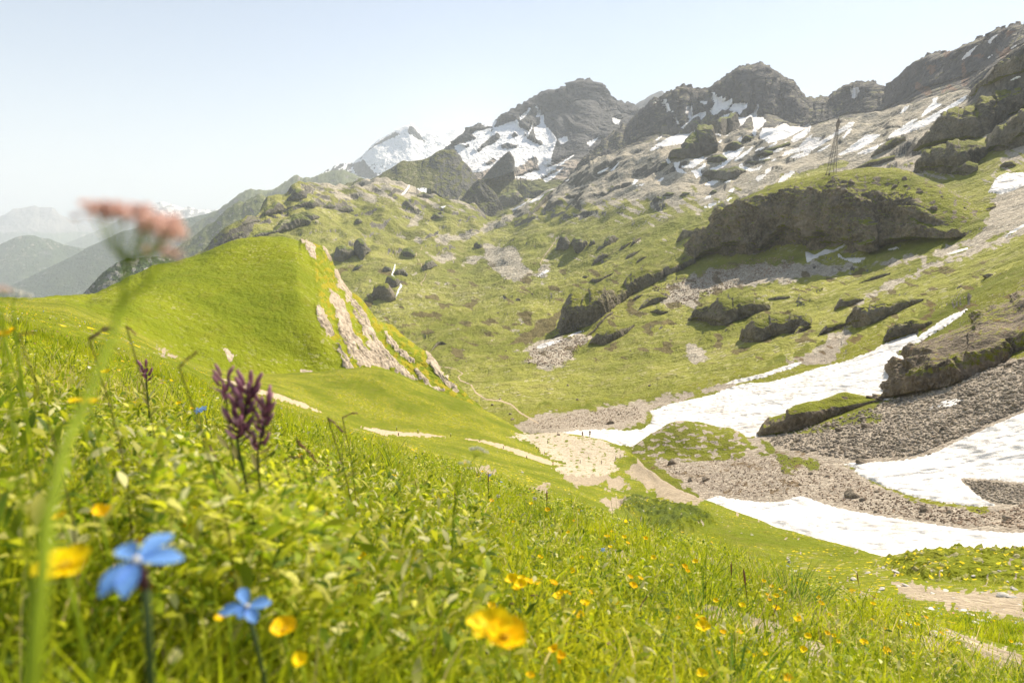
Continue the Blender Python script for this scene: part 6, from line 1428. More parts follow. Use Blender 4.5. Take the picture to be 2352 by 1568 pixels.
for i, (px, py) in enumerate(spots):
    v = hit(ground_o, px, py)
    if v is None or v.y > 30: continue
    o = first.pop(0) if first else copy_tree(proto[i % 3])
    o.location = Vector((v.x, v.y, float(gz(v.x, v.y)) + rr.uniform(.05, .11))); o.rotation_euler.z = rr.uniform(-.8, .8)
    s_ = rr.uniform(.6, 1.15) * (1 + .03 * v.length); o.scale = (s_, s_, s_)
    zone = 'left of the yellow cluster' if px < 900 else ('around the largest buttercup' if px < 1350 else ('around the bare soil patch' if px < 1850 else 'in the lower right corner'))
    dist = 'near the bottom edge' if py > 1440 else ('halfway up the slope' if v.length < 4 else 'near the grassy crest')
    o['label'] = f'small yellow buttercup {zone}, {dist}'; o['group'] = 'small buttercups scattered over the slope'

def gentian(head, size, normal, label, seed, angs, lens):
    rr = random.Random(seed); R = frame(normal); h = Vector(head); r = size / 2
    root = thing('gentian', stem_path(h, .05, seed)[0], label, 'flower'); ch = []
    for a, l in zip(angs, lens):
        b = MB(); b.sheet([[q + h for q in row] for row in petal_grid(R, r * l, r * .62, a, .05 * rr.uniform(-1, 2), 0, curl=.12, base=r * .08)]); ch.append(b.build('petal', m_blue))
    b = MB(); b.blob(h + R @ Vector((0, 0, .0003)), r * .13, 1, .1, 1); ch.append(b.build('flower_centre', m_white))
    b = MB(); b.tube([h - R @ Vector((0, 0, r * 1.0)), h - R @ Vector((0, 0, r * .5)), h], [r * .12, r * .16, r * .10]); ch.append(b.build('flower_tube', m_purple))
    b = MB(); b.tube(stem_path(h - R @ Vector((0, 0, r * 1.0)), .05, seed), [size * .05] * 8); ch.append(b.build('stem', m_darkstem))
    rebase(ch, root)
gentian(at(313, 1287, .27), .0290, (.05, -.38, .92), 'larger sky-blue gentian beside the big yellow buttercup', 201, [math.radians(a) for a in (198, 232, 328, 20, 95)], [1.0, .95, 1.0, 1.05, .7])
gentian(at(568, 1392, .36), .0245, (.1, -.45, .8), 'smaller blue gentian between two golden buttercups', 202, [math.radians(a) for a in (262, 330, 150, 75, 205)], [.8, .9, 1.1, 1.0, .5])
for i, (px, py) in enumerate([(455, 942), (467, 938), (1080, 1270), (1385, 1262), (1700, 1505)]):
    gentian(at(px, py, 1.2 + .2 * i), .014, (0, -.6, .8), ['left of two tiny blue flowers left of the purple spikes', 'right of two tiny blue flowers left of the purple spikes', 'tiny blue flower in the central grass above the yellow cluster', 'tiny blue flower right of the white stones', 'tiny blue flower under the bare soil patch'][i], 210 + i, [k * 1.256 for k in range(5)], [1] * 5)

def bartsia(base, top, w, label, seed, n=9):
    """leafy spike of dark purple bracts with hooded lilac flowers"""
    rr = random.Random(seed); b0, t0 = Vector(base), Vector(top); ax = (t0 - b0)
    root = thing('bartsia_plant', stem_path(b0, .05, seed)[0], label, 'flower'); ch = []
    b = MB(); b.tube(stem_path(b0, .05, seed)[:-1] + [b0, b0.lerp(t0, .5), t0], [w * .045] * 9 + [w * .02]); ch.append(b.build('stem', m_darkstem))
    for k in range(10):                     # leaves down the stem
        c = b0 - Vector((0, 0, .008 + .0085 * k)); a = k * 2.2; out = Vector((math.cos(a), math.sin(a), 0)); g = []
        for i in range(5):
            u = i / 4; ww = .0028 * math.sin(math.pi * (.1 + .88 * u)); q = c + out * .019 * u + Vector((0, 0, .012 * u)); sd = Vector((-out.y, out.x, 0)) * ww
            g.append([q - sd, q + Vector((0, 0, -ww * .4)), q + sd])
        m = MB(); m.sheet(g); ch.append(m.build('leaf', m_stem if k > 4 else m_sepal))
    for k in range(n):
        t = k / (n - 1); c = b0.lerp(t0, t); a = k * 2.4 + rr.uniform(-.5, .5); r = w * (.72 - .35 * t) * rr.uniform(.6, 1.15)
        out = Vector((math.cos(a), math.sin(a) * .9, 0))
        g = []
        for i in range(6):
            u = i / 5; ww = w * .13 * math.sin(math.pi * (.12 + .86 * u))
            p = c + out * r * u + Vector((0, 0, w * (.20 * u + rr.uniform(.1, .45) * u * u)))
            sd = Vector((-out.y, out.x, 0)) * ww
            g.append([p - sd, p + Vector((0, 0, -ww * .5)) , p + sd])
        m = MB(); m.sheet(g); ch.append(m.build('bract', m_purple))
        if k % 2 == 0 or t > .6:
            m = MB(); q = c + out * r * .45 + Vector((0, 0, w * .35))
            m.tube([q, q + out * w * .16 + Vector((0, 0, w * .30)), q + out * w * .30 + Vector((0, 0, w * .52))], [w * .05, w * .09, w * .05], 6); ch.append(m.build('blossom', m_lilac))
    rebase(ch, root)
bartsia(at(520, 925, .62), at(516, 880, .62), .019, 'left purple bartsia spike with a side sprig', 301, 10)
bartsia(at(545, 1015, .60), at(574, 905, .60), .025, 'tallest middle purple bartsia spike', 302, 24)
bartsia(at(592, 1040, .60), at(614, 940, .60), .022, 'right purple bartsia spike leaning right', 303, 20)
bartsia(at(336, 875, 1.3), at(336, 855, 1.3), .028, 'small distant purple bartsia left of the three spikes', 304, 6)

def umbel(center, size, tilt, label, seed, matf, n_um=9, stem_pts=None, stem_r=None, extra=None, name='umbel_flower', cat='flower'):
    rr = random.Random(seed); c = Vector(center)
    root = thing(name, stem_pts[0], label, cat); ch = []
    b = MB(); b.tube(stem_pts, stem_r, 9); ch.append(b.build('stem', m_stem))
    node = stem_pts[-1]
    for k in range(n_um):
        u = (k + .5) / n_um * 2 - 1
        hx = u * size * .5; q = c + Vector((hx, rr.uniform(-.3, .3) * size, tilt * hx + size * (.10 * (1 - u * u)) + rr.uniform(-.03, .03) * size))
        b = MB()
        b.tube([node, node.lerp(q, .5) + Vector((0, 0, -.08 * size)), q], size * .012, 5); ch.append(b.build('ray', m_stem))
        b = MB()
        for j in range(16):
            b.blob(q + Vector((rr.uniform(-1, 1), rr.uniform(-1, 1), rr.uniform(-.9, .9))) * size * .105, size * rr.uniform(.030, .052), j, .25, 1, (1, 1, .6))
        ch.append(b.build('floret_cluster', matf if k % 3 else (m_pink if matf is m_pink else m_white)))
    rebase(ch, root)
P1 = [at(30, 2050, .13), at(70, 1568, .14), at(88, 1400, .145), at(110, 1180, .155), at(150, 1020, .17), at(205, 900, .18), at(255, 780, .19), at(283, 690, .20), at(290, 610, .20)]
P1[0].z = min(P1[0].z, float(gz(P1[0].x, P1[0].y)) - .01)
umbel(at(318, 512, .20), .0215, -.27, 'tall blurred pink umbel flower in the left foreground', 401, m_pink, 17, P1, [.0016, .0016, .0015, .0014, .0013, .0011, .0009, .0008, .0006])
umbel(at(372, 583, .20), .0110, -.12, 'small lower pink umbel beside the tall one', 402, m_pink, 7, [at(283, 690, .20), at(330, 660, .20), at(360, 620, .20)], [.0006, .0006, .0005])
P2 = [at(1020, 1290, .7), at(1042, 1180, .7), at(1058, 1110, .7), at(1090, 1050, .7)]; P2[0].z = float(gz(P2[0].x, P2[0].y)) - .02
umbel(at(1100, 1034, .7), .0190, -.18, 'flat creamy white umbel in front of the path', 403, m_white, 6, P2, [.0010, .0010, .0008, .0006])
P3 = [P2[1].copy(), at(1050, 1100, .7), at(1066, 1070, .7)]
umbel(at(1068, 1063, .7), .0125, -.12, 'smaller creamy white umbel left below the flat one', 404, m_white, 5, P3, [.0008, .0006, .0005])
P4 = [at(28, 800, .5), at(34, 740, .5), at(30, 690, .5)]; P4[0].z = float(gz(P4[0].x, P4[0].y)) - .02
umbel(at(32, 677, .5), .0165, -.18, 'white umbel at the left edge against the distant hills', 405, m_white, 6, P4, [.0008, .0007, .0005])
P5 = [at(-6, 800, .3), at(2, 730, .3), at(4, 690, .3)]; P5[0].z = float(gz(P5[0].x, P5[0].y)) - .02
umbel(at(2, 668, .3), .0080, .1, 'pale pink blossom cut by the left edge', 406, m_pink, 5, P5, [.0008, .0007, .0005])

def fluffy(px, py, D, size, label, seed, mat, name='clover', cat='flower', group=None):
    rr = random.Random(seed); c = at(px, py, D)
    root = thing(name, stem_path(c, .1, seed)[0], label, cat, group); ch = []
    b = MB()
    for k in range(46):
        a = rr.uniform(0, 6.28); e = math.asin(rr.uniform(-.5, 1)); d = Vector((math.cos(a) * math.cos(e), math.sin(a) * math.cos(e), math.sin(e)))
        b.tube([c + d * size * .12, c + d * size * .5 * rr.uniform(.8, 1.1)], [size * .05, size * .02], 4)
    ch.append(b.build('flower_head', mat))
    b = MB(); b.tube(stem_path(c, .1, seed), .0009, 5); ch.append(b.build('stem', m_stem))
    rebase(ch, root)
for i, (px, py, s_, lab) in enumerate([(510, 1110, 22, 'brown clover head left of the purple spikes base'), (556, 1186, 28, 'brown clover head in the middle left grass'), (655, 1176, 26, 'brown clover head left of the tall yellow flower'), (635, 1250, 26, 'brown clover head below the other two'), (700, 1310, 18, 'reddish seed head on a thin stalk at centre left')]):
    fluffy(px, py, .85, s_ * .85 / 1568, lab, 500 + i, m_brown)
for i, (px, py, s_, D, lab) in enumerate([(790, 1119, 26, 1.6, 'white daisy-like bloom above the left-centre grass'), (765, 1114, 14, 1.6, 'half white bloom left of the white daisy-like bloom'), (1030, 1143, 14, 2.2, 'small white bloom in the centre meadow'), (905, 1153, 12, 2.2, 'small white bloom left of the centre meadow bloom'), (1144, 1140, 12, 2.4, 'small white bloom right of the centre meadow bloom'), (1228, 1145, 12, 2.4, 'small white bloom near the upper right of the grass'), (1064, 1242, 20, 2.0, 'flat white bloom on the central grass hump'), (277, 1073, 10, .8, 'round white bud below the purple spikes'),
                                              (1588, 1420, 12, 1.4, 'cream bloom left of the bare soil'), (1812, 1290, 10, 3.0, 'white bloom beside the grassy crest')]):
    fluffy(px, py, D, s_ * D / 1568, lab, 520 + i, m_white, 'white_bloom')

def panicle(px, py, D, L, ang, label, seed, mat):
    """nodding grass head"""
    rr = random.Random(seed); c = at(px, py, D); s = L * D / 1568
    a = math.radians(ang); dr = Vector((math.cos(a), rr.uniform(-.3, .3), math.sin(a)))
    root = thing('grass_panicle', stem_path(c - dr * s * .5, .3, seed)[0], label, 'grass head'); ch = []
    b = MB()
    for k in range(26):
        t = k / 25 - .5; q = c + dr * s * t + Vector((0, 0, -.25 * s * t * t)); o = Vector((rr.uniform(-1, 1), rr.uniform(-1, 1), rr.uniform(-1, 1))) * s * .07
        b.tube([q, q + o + dr * s * .07, q + o * 1.1 + dr * s * .16], [s * .015, s * .028, s * .006], 4)
    ch.append(b.build('seed_head', mat))
    b = MB(); b.tube(stem_path(c - dr * s * .5, .3, seed) + [c], [.0006] * 8 + [.0004], 5); ch.append(b.build('stem', m_sepal))
    rebase(ch, root)
for i, (px, py, D, L, ang, m, lab) in enumerate([(768, 972, .8, 44, -50, m_mauve, 'mauve nodding grass head right of the purple spikes'), (802, 952, .9, 36, 20, m_mauve, 'small mauve grass head above the nodding one'), (700, 1028, .7, 60, -50, m_brown, 'brown drooping grass head below the mauve ones'), (672, 1050, .7, 40, 10, m_mauve, 'mauve grass head left of the drooping one'), (228, 762, .6, 60, 25, m_mauve, 'mauve grass head crossing the tall blurred stem'), (300, 757, .7, 26, -40, m_brown, 'small brown grass head right of the tall blurred stem'),
                                                  (790, 1305, .6, 60, -5, m_mauve, 'purple arching grass head in the centre left grass'), (830, 1340, .6, 34, -80, m_brown, 'brown tip hanging below the arching grass head'), (1196, 1392, .9, 60, -15, m_mauve, 'purple grass head above the largest buttercup'), (1228, 1366, 1.0, 34, -5, m_mauve, 'pinkish grass head up right of the purple one'), (1396, 1478, .9, 34, 35, m_lilac, 'pink upright seed head right of the three yellow blossoms'), (1292, 1465, .8, 38, -60, m_mauve, 'curved mauve grass head above the three yellow blossoms'),
                                                  (430, 825, .5, 44, 40, m_brown, 'dark blurred grass head in front of the green hill'), (490, 1040, .7, 40, -60, m_lilac, 'pink curled grass head at the foot of the purple spikes'), (60, 765, .5, 34, 5, m_brown, 'dark twig-like grass head near the left edge'), 
                                                  (985, 1215, 1.6, 26, 80, m_brown, 'upright dark seed head in the middle grass'), (700, 1290, .7, 44, 88, m_brown, 'orange-brown upright spike at centre left'), (1320, 1300, 1.6, 20, 60, m_mauve, 'mauve seed head right of the white stones'), (1478, 1380, 1.1, 30, 60, m_mauve, 'pale purple seed head at right of centre'), (1780, 1400, 1.4, 26, 75, m_brown, 'dark brown seed head beside the bare soil')]):
    panicle(px, py, D, L, ang, lab, 600 + i, m)
# plantain heads standing up out of the turf (one kind, many)
pl = None
for i in range(12):
    px = rr.uniform(700, 2200); lo = np.interp(px, [0, 480, 1176, 1640, 2352], [900, 1010, 1170, 1320, 1400]); py = lo + rr.random() ** 1.6 * 120
    v = hit(ground_o, px, py)
    if v is None or v.y > 25: continue
    if pl is None:
        pl = thing('plantain_head', (0, 0, 0), 'thin dark plantain head standing above the turf', 'flower', 'plantain heads along the meadow crest')
        b = MB(); b.tube([(0, 0, 0), (.004, 0, .05), (.002, 0, .10)], .0012, 5); b.build('stem', m_sepal, pl)
        b = MB(); b.tube([(.002, 0, .095), (.002, 0, .11), (.001, 0, .13), (.001, 0, .14)], [.0014, .0026, .0024, .0008], 6); b.build('seed_head', m_brown, pl); o = pl
    else: o = copy_tree(pl)
    o['label'] = 'thin dark plantain head standing above the turf ' + ('left of the white stones' if px < 1200 else ('right of the white stones' if px < 1650 else 'near the lower right bank'))
    o.location = (v.x, v.y, float(gz(v.x, v.y))); s_ = rr.uniform(.8, 1.3) * (1 + .02 * v.length); o.scale = (s_, s_, s_); o.rotation_euler = (rr.uniform(-.2, .2), rr.uniform(-.2, .2), 0)
# dark green tuft of broad blades at centre left
def big_tuft(name, px, py, D, n, L, w, label, tint, spread):
    c = hit(ground_o, px, py) if D is None else at(px, py, D)
    x = c.x + rng.normal(0, spread, n); y = c.y + rng.normal(0, spread, n)
    th = np.arctan2(y - c.y, x - c.x)
    V, F, T = blades(x, y, rng.uniform(.6, 1.1, n) * L, np.full(n, w), rng.uniform(.1, .9, n), 5, lean=th, col_a=np.tile(np.array(tint), (n, 1)) * rng.uniform(.7, 1.3, (n, 1)), keep_bare=True)
    me = make_mesh(name, V, F, m_grass, True, {'tint': T})
    tag(link(name, me), label, 'grass tuft')
big_tuft('grass_tuft', 800, 1400, .62, 70, .12, .0040, 'dark green broad-bladed tuft right of the tall yellow flower', (.05, .16, .012), .022)
big_tuft('grass_tuft', 1620, 1450, 1.5, 90, .16, .003, 'fine long-bladed tuft beside the bare soil', (.10, .18, .02), .03)
big_tuft('grass_tuft', 1820, 1400, 2.6, 120, .22, .004, 'tall fine tuft right of the bare soil patch', (.12, .20, .03), .06)
big_tuft('grass_tuft', 1690, 1560, .9, 90, .15, .003, 'fine tuft on the bottom edge right of centre', (.11, .20, .02), .03)
big_tuft('grass_tuft', 1480, 1300, 4.6, 110, .22, .006, 'pale tuft standing on the grassy crest', (.19, .24, .06), .09)
big_tuft('grass_tuft', 100, 900, .5, 60, .10, .0028, 'dry yellowish tuft at the left edge', (.30, .28, .10), .03)

# ================================================================ STONES, POSTS, PYLON, HIKERS
m_stone = terrain_mat('grey_stone', .05, rock=((.20, .175, .14), (.40, .35, .28)), bump=.8)
m_stonew = terrain_mat('pale_stone', .03, rock=((.48, .45, .40), (.66, .63, .57)), bump=.5)
m_stoneb = terrain_mat('brown_boulder', .25, rock=((.18, .15, .115), (.40, .33, .25)), bump=1.2)
def rock_mesh(name, seed, mat, sub=3, sq=(1, .8, .65), cuts=9):
    rr = random.Random(seed); bm = bmesh.new(); bmesh.ops.create_icosphere(bm, subdivisions=sub, radius=1)
    pl = [(Vector((rr.gauss(0, 1), rr.gauss(0, 1), rr.gauss(0, .8))).normalized(), rr.uniform(.52, .86)) for _ in range(cuts)]
    co = np.array([v.co for v in bm.verts]); nz = fbm3(co, .9, 3, seed)
    for i, v in enumerate(bm.verts):
        for n, d in pl:
            e = v.co.dot(n) - d
            if e > 0: v.co -= n * e * .92
        v.co *= 1 + .05 * nz[i]
        v.co = Vector((v.co.x * sq[0], v.co.y * sq[1], v.co.z * sq[2]))
    me = bpy.data.meshes.new(name); bm.to_mesh(me); bm.free()
    n = len(me.vertices)
    me.attributes.new('mask', 'FLOAT_COLOR', 'POINT').data.foreach_set('color', np.zeros(n * 4, np.float32))
    me.materials.append(mat)
    return me
big_m = [rock_mesh('boulder', 900 + i, m_stoneb, 3, (1, .85, .6 + .08 * (i % 4)), 8) for i in range(6)]
stone_m = [rock_mesh('stone', 930 + i, m_stonew, 3, (1, .7, .32), 9) for i in range(4)]
def place_rock(px, py, wpx, meshes, label, o=None, group=None, name='boulder', sink=.25, seed=0, cat='rock'):
    v = None
    for g in (ground_o, vo) if o is None else (o,):
        q = hit(g, px, py)
        if q is not None and (v is None or q.length < v.length): v = q
    if v is None: return None
    rr = random.Random(seed + int(px * 7 + py))
    s = wpx * v.length / 1568 * .5
    ob = link(name, rr.choice(meshes)); ob.location = v + Vector((0, 0, s * (.35 - sink))); ob.scale = (s, s, s * rr.uniform(.85, 1.15)); ob.rotation_euler = (rr.uniform(-.2, .2), rr.uniform(-.2, .2), rr.uniform(0, 6.28))
    return tag(ob, label, cat, group)
ZB = lambda x, y: Z(10, x, y)[0]
for (x, y, w, lab) in ((1280, 290, 40, 'largest brown boulder on the gravel above the nearest snow'), (1738, 375, 27, 'grey-brown boulder right of the largest boulder, near the snow edge'), (140, 84, 27, 'pale cracked boulder on the green slope below the sandy rise'), (350, 190, 22, 'flat pale rock on the gravel left of the stream'), (258, 194, 17, 'dark flat rock left of the flat pale rock'),
                       (1335, 82, 26, 'pale boulder at the tip of the right-hand snow slope'), (2250, 430, 22, 'boulder at the right edge between the two snowfields'), (1430, 260, 13, 'small boulder right of the largest boulder'), (1335, 318, 14, 'small dark block at the foot of the largest boulder'), (1112, 166, 13, 'small grey rock in the middle of the gravel flat'), (1103, 120, 10, 'small dark rock above the small grey rock'),
                       (1640, 398, 10, 'small rock left of the grey-brown boulder'), (1885, 392, 17, 'grey rock right of the grey-brown boulder'), (1770, 415, 12, 'dark rock below the grey-brown boulder'), (1010, 150, 12, 'dark rock left of the small grey rock'), (1230, 5, 24, 'big grey block in the boulder field above the gravel'), (1340, 45, 20, 'block in the boulder field beside the snow tip'), (1150, 15, 16, 'grey block at the left end of the boulder field')):
    px, py = ZB(x, y); place_rock(px, py, w, big_m, lab)
for (x, y, w, zk, lab) in ((2085, 1335, 20, 5, 'squared boulder with a dark face on the gravel behind the hikers'), (1412, 1272, 10, 5, 'dark boulder by the valley track'), (1293, 1210, 12, 5, 'flat dark rock beside the winding track'), (1467, 506, 13, 5, 'pair-topped boulder on the valley floor'), (1562, 466, 8, 5, 'small boulder right of the pair-topped boulder'), (1506, 391, 6, 5, 'small boulder below the lone snow patch'), (1385, 847, 6, 5, 'white stone on the green valley knoll'),
                           (1330, 592, 7, 5, 'pale boulder beside the dark knob in the valley'), (1345, 1170, 10, 5, 'brown rock at the bend of the track'), (1865, 1175, 10, 5, 'pale rock on the green slope above the gravel'), (1800, 1080, 10, 5, 'dark rock on the green slope above the snow'), (2352, 1080, 10, 5, 'grey rock far right on the green slope'), (1430, 1308, 10, 5, 'brown rock on the gravel left of the hikers'), (2120, 325, 22, 4, 'dark boulder on the upper green slope at right'), (1940, 395, 12, 4, 'pale boulder below the dark upper boulder'),
                           (850, 994, 8, 4, 'single dark rock lying on the snow tongue'), (92, 1166, 10, 4, 'brown rock at the edge of the snow tongue'), (1370, 1265, 26, 4, 'grey block below the dark rock slab'), (1270, 1330, 20, 4, 'grey block in the boulder field left'), (900, 1380, 18, 4, 'flat block at the lower left of the boulder field'), (1200, 1430, 16, 4, 'grey block near the gravel flat'), (1850, 1280, 16, 4, 'block among the boulders near the right-hand snow'), (1760, 1440, 12, 4, 'dark stone lying on the right-hand snow slope')):
    px, py = Z(zk, x, y)[0]; place_rock(px, py, w, big_m, lab)
# pale stones in the near grass
for (px, py, w, lab) in ((1237, 1258, 58, 'larger white stone in the grass near the crest'), (1280, 1242, 50, 'flatter white stone behind the larger one'), (1715, 1445, 44, 'pinkish stone on the bare soil patch'), (1890, 1432, 24, 'flat pale stone right of the tufts'), (2025, 1355, 18, 'flat pale stone on the grassy bank'), (2080, 1345, 16, 'small pale stone right of the flat one'), (2145, 1460, 30, 'pale stone in the lower right grass'),
                         (2075, 1435, 34, 'long pale stone at lower right'), (1985, 1400, 30, 'flat grey stone beside the eroded bank'), (2300, 1370, 24, 'pale stone near the right edge'), (1655, 1555, 34, 'rounded pinkish stone at the bottom edge'), (1185, 1190, 20, 'small pale stone on the near crest'), (1200, 1085, 8, 'tiny white stone on the meadow'), (1725, 1385, 24, 'light stone above the bare soil patch')):
    place_rock(px, py, w, stone_m, lab, ground_o, None, 'stone', .1, 5)
# scattered blocks that one can count but not tell apart
rr = random.Random(31)
def scatter(n, fn, wr, label, group, meshes=big_m, name='boulder', o=None, pw=2.0):
    k = 0; tries = 0; tst = [fn()[0] for _ in range(60)]; lim = (min(tst), max(tst))
    while k < n and tries < n * 6:
        tries += 1
        px, py = fn()
        if place_rock(px, py, wr[0] + (wr[1] - wr[0]) * rr.random() ** pw, meshes, label, o, group, name, .3, tries):
            k += 1
            col.objects[-1]['label'] = label + (' toward its left end' if px < (lim[0] * 2 + lim[1]) / 3 else (' toward its right end' if px > (lim[0] + 2 * lim[1]) / 3 else ' in its middle part'))
def in_poly(poly):
    q = np.array(poly); lo, hi = q.min(0), q.max(0)
    pool = []; gen = np.random.RandomState(len(poly) * 7 + int(q[0, 0]))
    def f():
        while not pool:
            a = gen.uniform(lo[0], hi[0], 4000); b = gen.uniform(lo[1], hi[1], 4000); k = sdpoly(a, b, poly) > 0
            pool.extend(zip(a[k].tolist(), b[k].tolist()))
        return pool.pop()
    return f
RUB = [(1760, 1005), (1900, 970), (2035, 925), (2230, 855), (2352, 825), (2420, 810), (2420, 930), (2352, 938), (2200, 1005), (2100, 1045), (1960, 1055), (1880, 1045), (1780, 1025)]
GRV = [(1480, 1060), (1600, 1060), (1760, 1040), (1930, 1075), (1990, 1110), (2100, 1155), (2290, 1175), (2380, 1150), (2380, 1215), (2200, 1205), (2000, 1175), (1870, 1140), (1720, 1140), (1640, 1125)]
GRL = [(1200, 975), (1330, 945), (1460, 930), (1480, 960), (1380, 978), (1240, 985)]
RUB2 = [(2215, 1102), (2300, 1108), (2380, 1118), (2380, 1160), (2300, 1155), (2250, 1140)]
scatter(90, in_poly(RUB), (6, 20), 'angular grey block in the boulder field above the snow slope', 'blocks of the boulder field')
scatter(20, in_poly(RUB2), (6, 16), 'dark block in the stony tongue at the right edge', 'blocks of the stony tongue')
scatter(45, in_poly(GRV), (4, 12), 'brown rock scattered on the gravel between the snowfields', 'rocks on the gravel flat')
scatter(22, in_poly(GRL), (3, 8), 'reddish rock on the gravel beyond the hikers', 'rocks beyond the hikers')
scatter(68, lambda: (rr.uniform(900, 2300), rr.uniform(600, 900)), (2, 7), 'small grey rock lying on the green valley slope', 'rocks strewn over the valley turf', o=vo, pw=3)
scatter(60, lambda: (rr.uniform(1900, 2352), rr.uniform(1300, 1500)), (5, 20), 'pale flat stone on the lower right turf', 'pale stones on the lower right turf', stone_m, 'stone', ground_o)
scatter(50, lambda: (rr.uniform(1400, 2000), rr.uniform(1130, 1350)), (3, 8), 'small white stone on the green bank', 'white stones on the green bank', stone_m, 'stone', ground_o)
scatter(30, lambda: (rr.uniform(900, 1500), rr.uniform(1000, 1150)), (2, 6), 'small white stone on the pass meadow', 'white stones on the pass meadow', stone_m, 'stone', ground_o)

scatter(26, in_poly(Z(3, 720, 1200, 1100, 1100, 1560, 1070, 1900, 1230, 2050, 1320, 1900, 1420, 1500, 1300, 1100, 1210, 800, 1200)), (5, 18), 'small grey rock on the grassy top of the cliff knoll', 'rocks on the knoll top', o=bpy.data.objects['cliff_knoll'])
# rubble: countless small stones as one mesh
def rubble(name, polys, counts, sizes, label, seed, tint):
    rs = np.random.RandomState(seed); base = []
    for k in range(5):
        bm = bmesh.new(); bmesh.ops.create_icosphere(bm, subdivisions=1, radius=1); r_ = random.Random(k + seed)
        pls = [(Vector((r_.gauss(0, 1), r_.gauss(0, 1), r_.gauss(0, 1))).normalized(), r_.uniform(.45, .8)) for _ in range(7)]
        for v in bm.verts:
            for n, d in pls:
                e = v.co.dot(n) - d
                if e > 0: v.co -= n * e
        base.append((np.array([v.co for v in bm.verts]), np.array([[v.index for v in f.verts] for f in bm.faces]))); bm.free()
    VV, FF, off = [], [], 0
    for poly, n, (s0, s1) in zip(polys, counts, sizes):
        f = in_poly(poly)
        for i in range(n):
            px, py = f(); v = hit(vo, px, py)
            if v is None: continue
            s = (s0 + (s1 - s0) * rs.rand() ** 3)
            V, F = base[rs.randint(5)]
            a = rs.uniform(0, 6.28); c, s_ = math.cos(a), math.sin(a)
            W = V * (s * rs.uniform(.8, 1.2), s * rs.uniform(.6, 1), s * rs.uniform(.5, .8))
            W = np.stack([W[:, 0] * c - W[:, 1] * s_, W[:, 0] * s_ + W[:, 1] * c, W[:, 2]], 1) + np.array(v) + (0, 0, s * .15)
            VV.append(W); FF.append(F + off); off += len(V)
    V = np.concatenate(VV); F = np.concatenate(FF)
    me = make_mesh(name, V, F, tint, False, {'mask': np.zeros((len(V), 4), np.float32)})
    tag(link(name, me), label, 'rubble', kind='stuff')
m_rub = terrain_mat('rubble_stone', .25, rock=((.25, .215, .17), (.56, .48, .39)), bump=.8)
m_rubr = terrain_mat('reddish_rubble', .25, rock=((.22, .155, .11), (.46, .35, .26)), bump=.8)
rubble('rubble', [RUB, RUB2], [9000, 2200], [(.12, .75), (.10, .40)], 'mass of broken grey stone covering the boulder field', 41, m_rub)
rubble('gravel_stones', [GRV, GRL, Z(4, 0, 395, 330, 290, 600, 215, 900, 195, 900, 280, 500, 400, 200, 500), Z(5, 1510, 920, 1560, 830, 1760, 760, 1900, 740, 1940, 770, 1780, 940, 1620, 950)], [5000, 1400, 2600, 1200], [(.06, .30), (.15, .5), (.3, 1.3), (.3, 1.2)], 'loose reddish gravel stones of the flats and screes', 42, m_rubr)

# ---------------- marker posts along the path
def wood_mat():
    t = NT('weathered_wood'); n = t.noise(t.mapping(t.pos(), (30, 30, 3)), 1.0, 4)
    return t.done(t.principled(t.mix(n, (.055, .042, .03), (.13, .10, .075)), .85, t.bump(n, .5, .01), .2))
m_wood = wood_mat()
t_ = NT('white_paint'); m_wpaint = t_.done(t_.principled((.75, .75, .72), .6))
posts = [(650, 372, 24, 'post left of the middle path stretch, tallest of the first three'), (793, 390, 24, 'second post along the middle path stretch'), (1013, 415, 22, 'post at the right end of the middle path stretch'), (662, 406, 12, 'short post below the path edge under the first post'), (1209, 446, 13, 'short post where the lower path begins'), (1367, 493, 15, 'post beside the widening lower path'), (1590, 492, 14, 'dark post left of the sandy rise, upper of three'),
         (1605, 516, 24, 'dark post left of the sandy rise, middle of three'), (1641, 528, 16, 'dark post left of the sandy rise, lowest of three'), (1663, 460, 20, 'post on the grass tongue behind the sandy rise'), (1523, 558, 13, 'short post at the near edge of the lower path'), (1700, 602, 22, 'post where the path meets the sandy rise'), (1883, 592, 20, 'post at the near foot of the sandy rise'),
         (2026, 598, 24, 'post right of centre at the foot of the sandy rise'), (2121, 570, 22, 'left of the two posts at the right of the sandy rise'), (2151, 560, 23, 'rightmost of all the marker posts')]
for i, (x, yb, h, lab) in enumerate(posts):
    px, py = Z(9, x, yb)[0]; v = hit(ground_o, px, py)
    if v is None: continue
    H = max(h, 14) * .3418 * v.length / 1568; r = .065
    root = thing('marker_post', v, lab, 'post', 'marker posts along the footpath')
    b = MB(); b.tube([(0, 0, -.2), (0, 0, H * .5), (.01, 0, H)], [r, r, r * .9], 8); b.build('shaft', m_wood, root, smooth=False)
    b = MB(); b.tube([(.01, 0, H), (.01, 0, H + .05), (.01, 0, H + .09)], [r * 1.1, r * 1.1, r * .4], 8); b.build('cap', m_wpaint if i in (0, 1, 2) else m_wood, root, smooth=False)

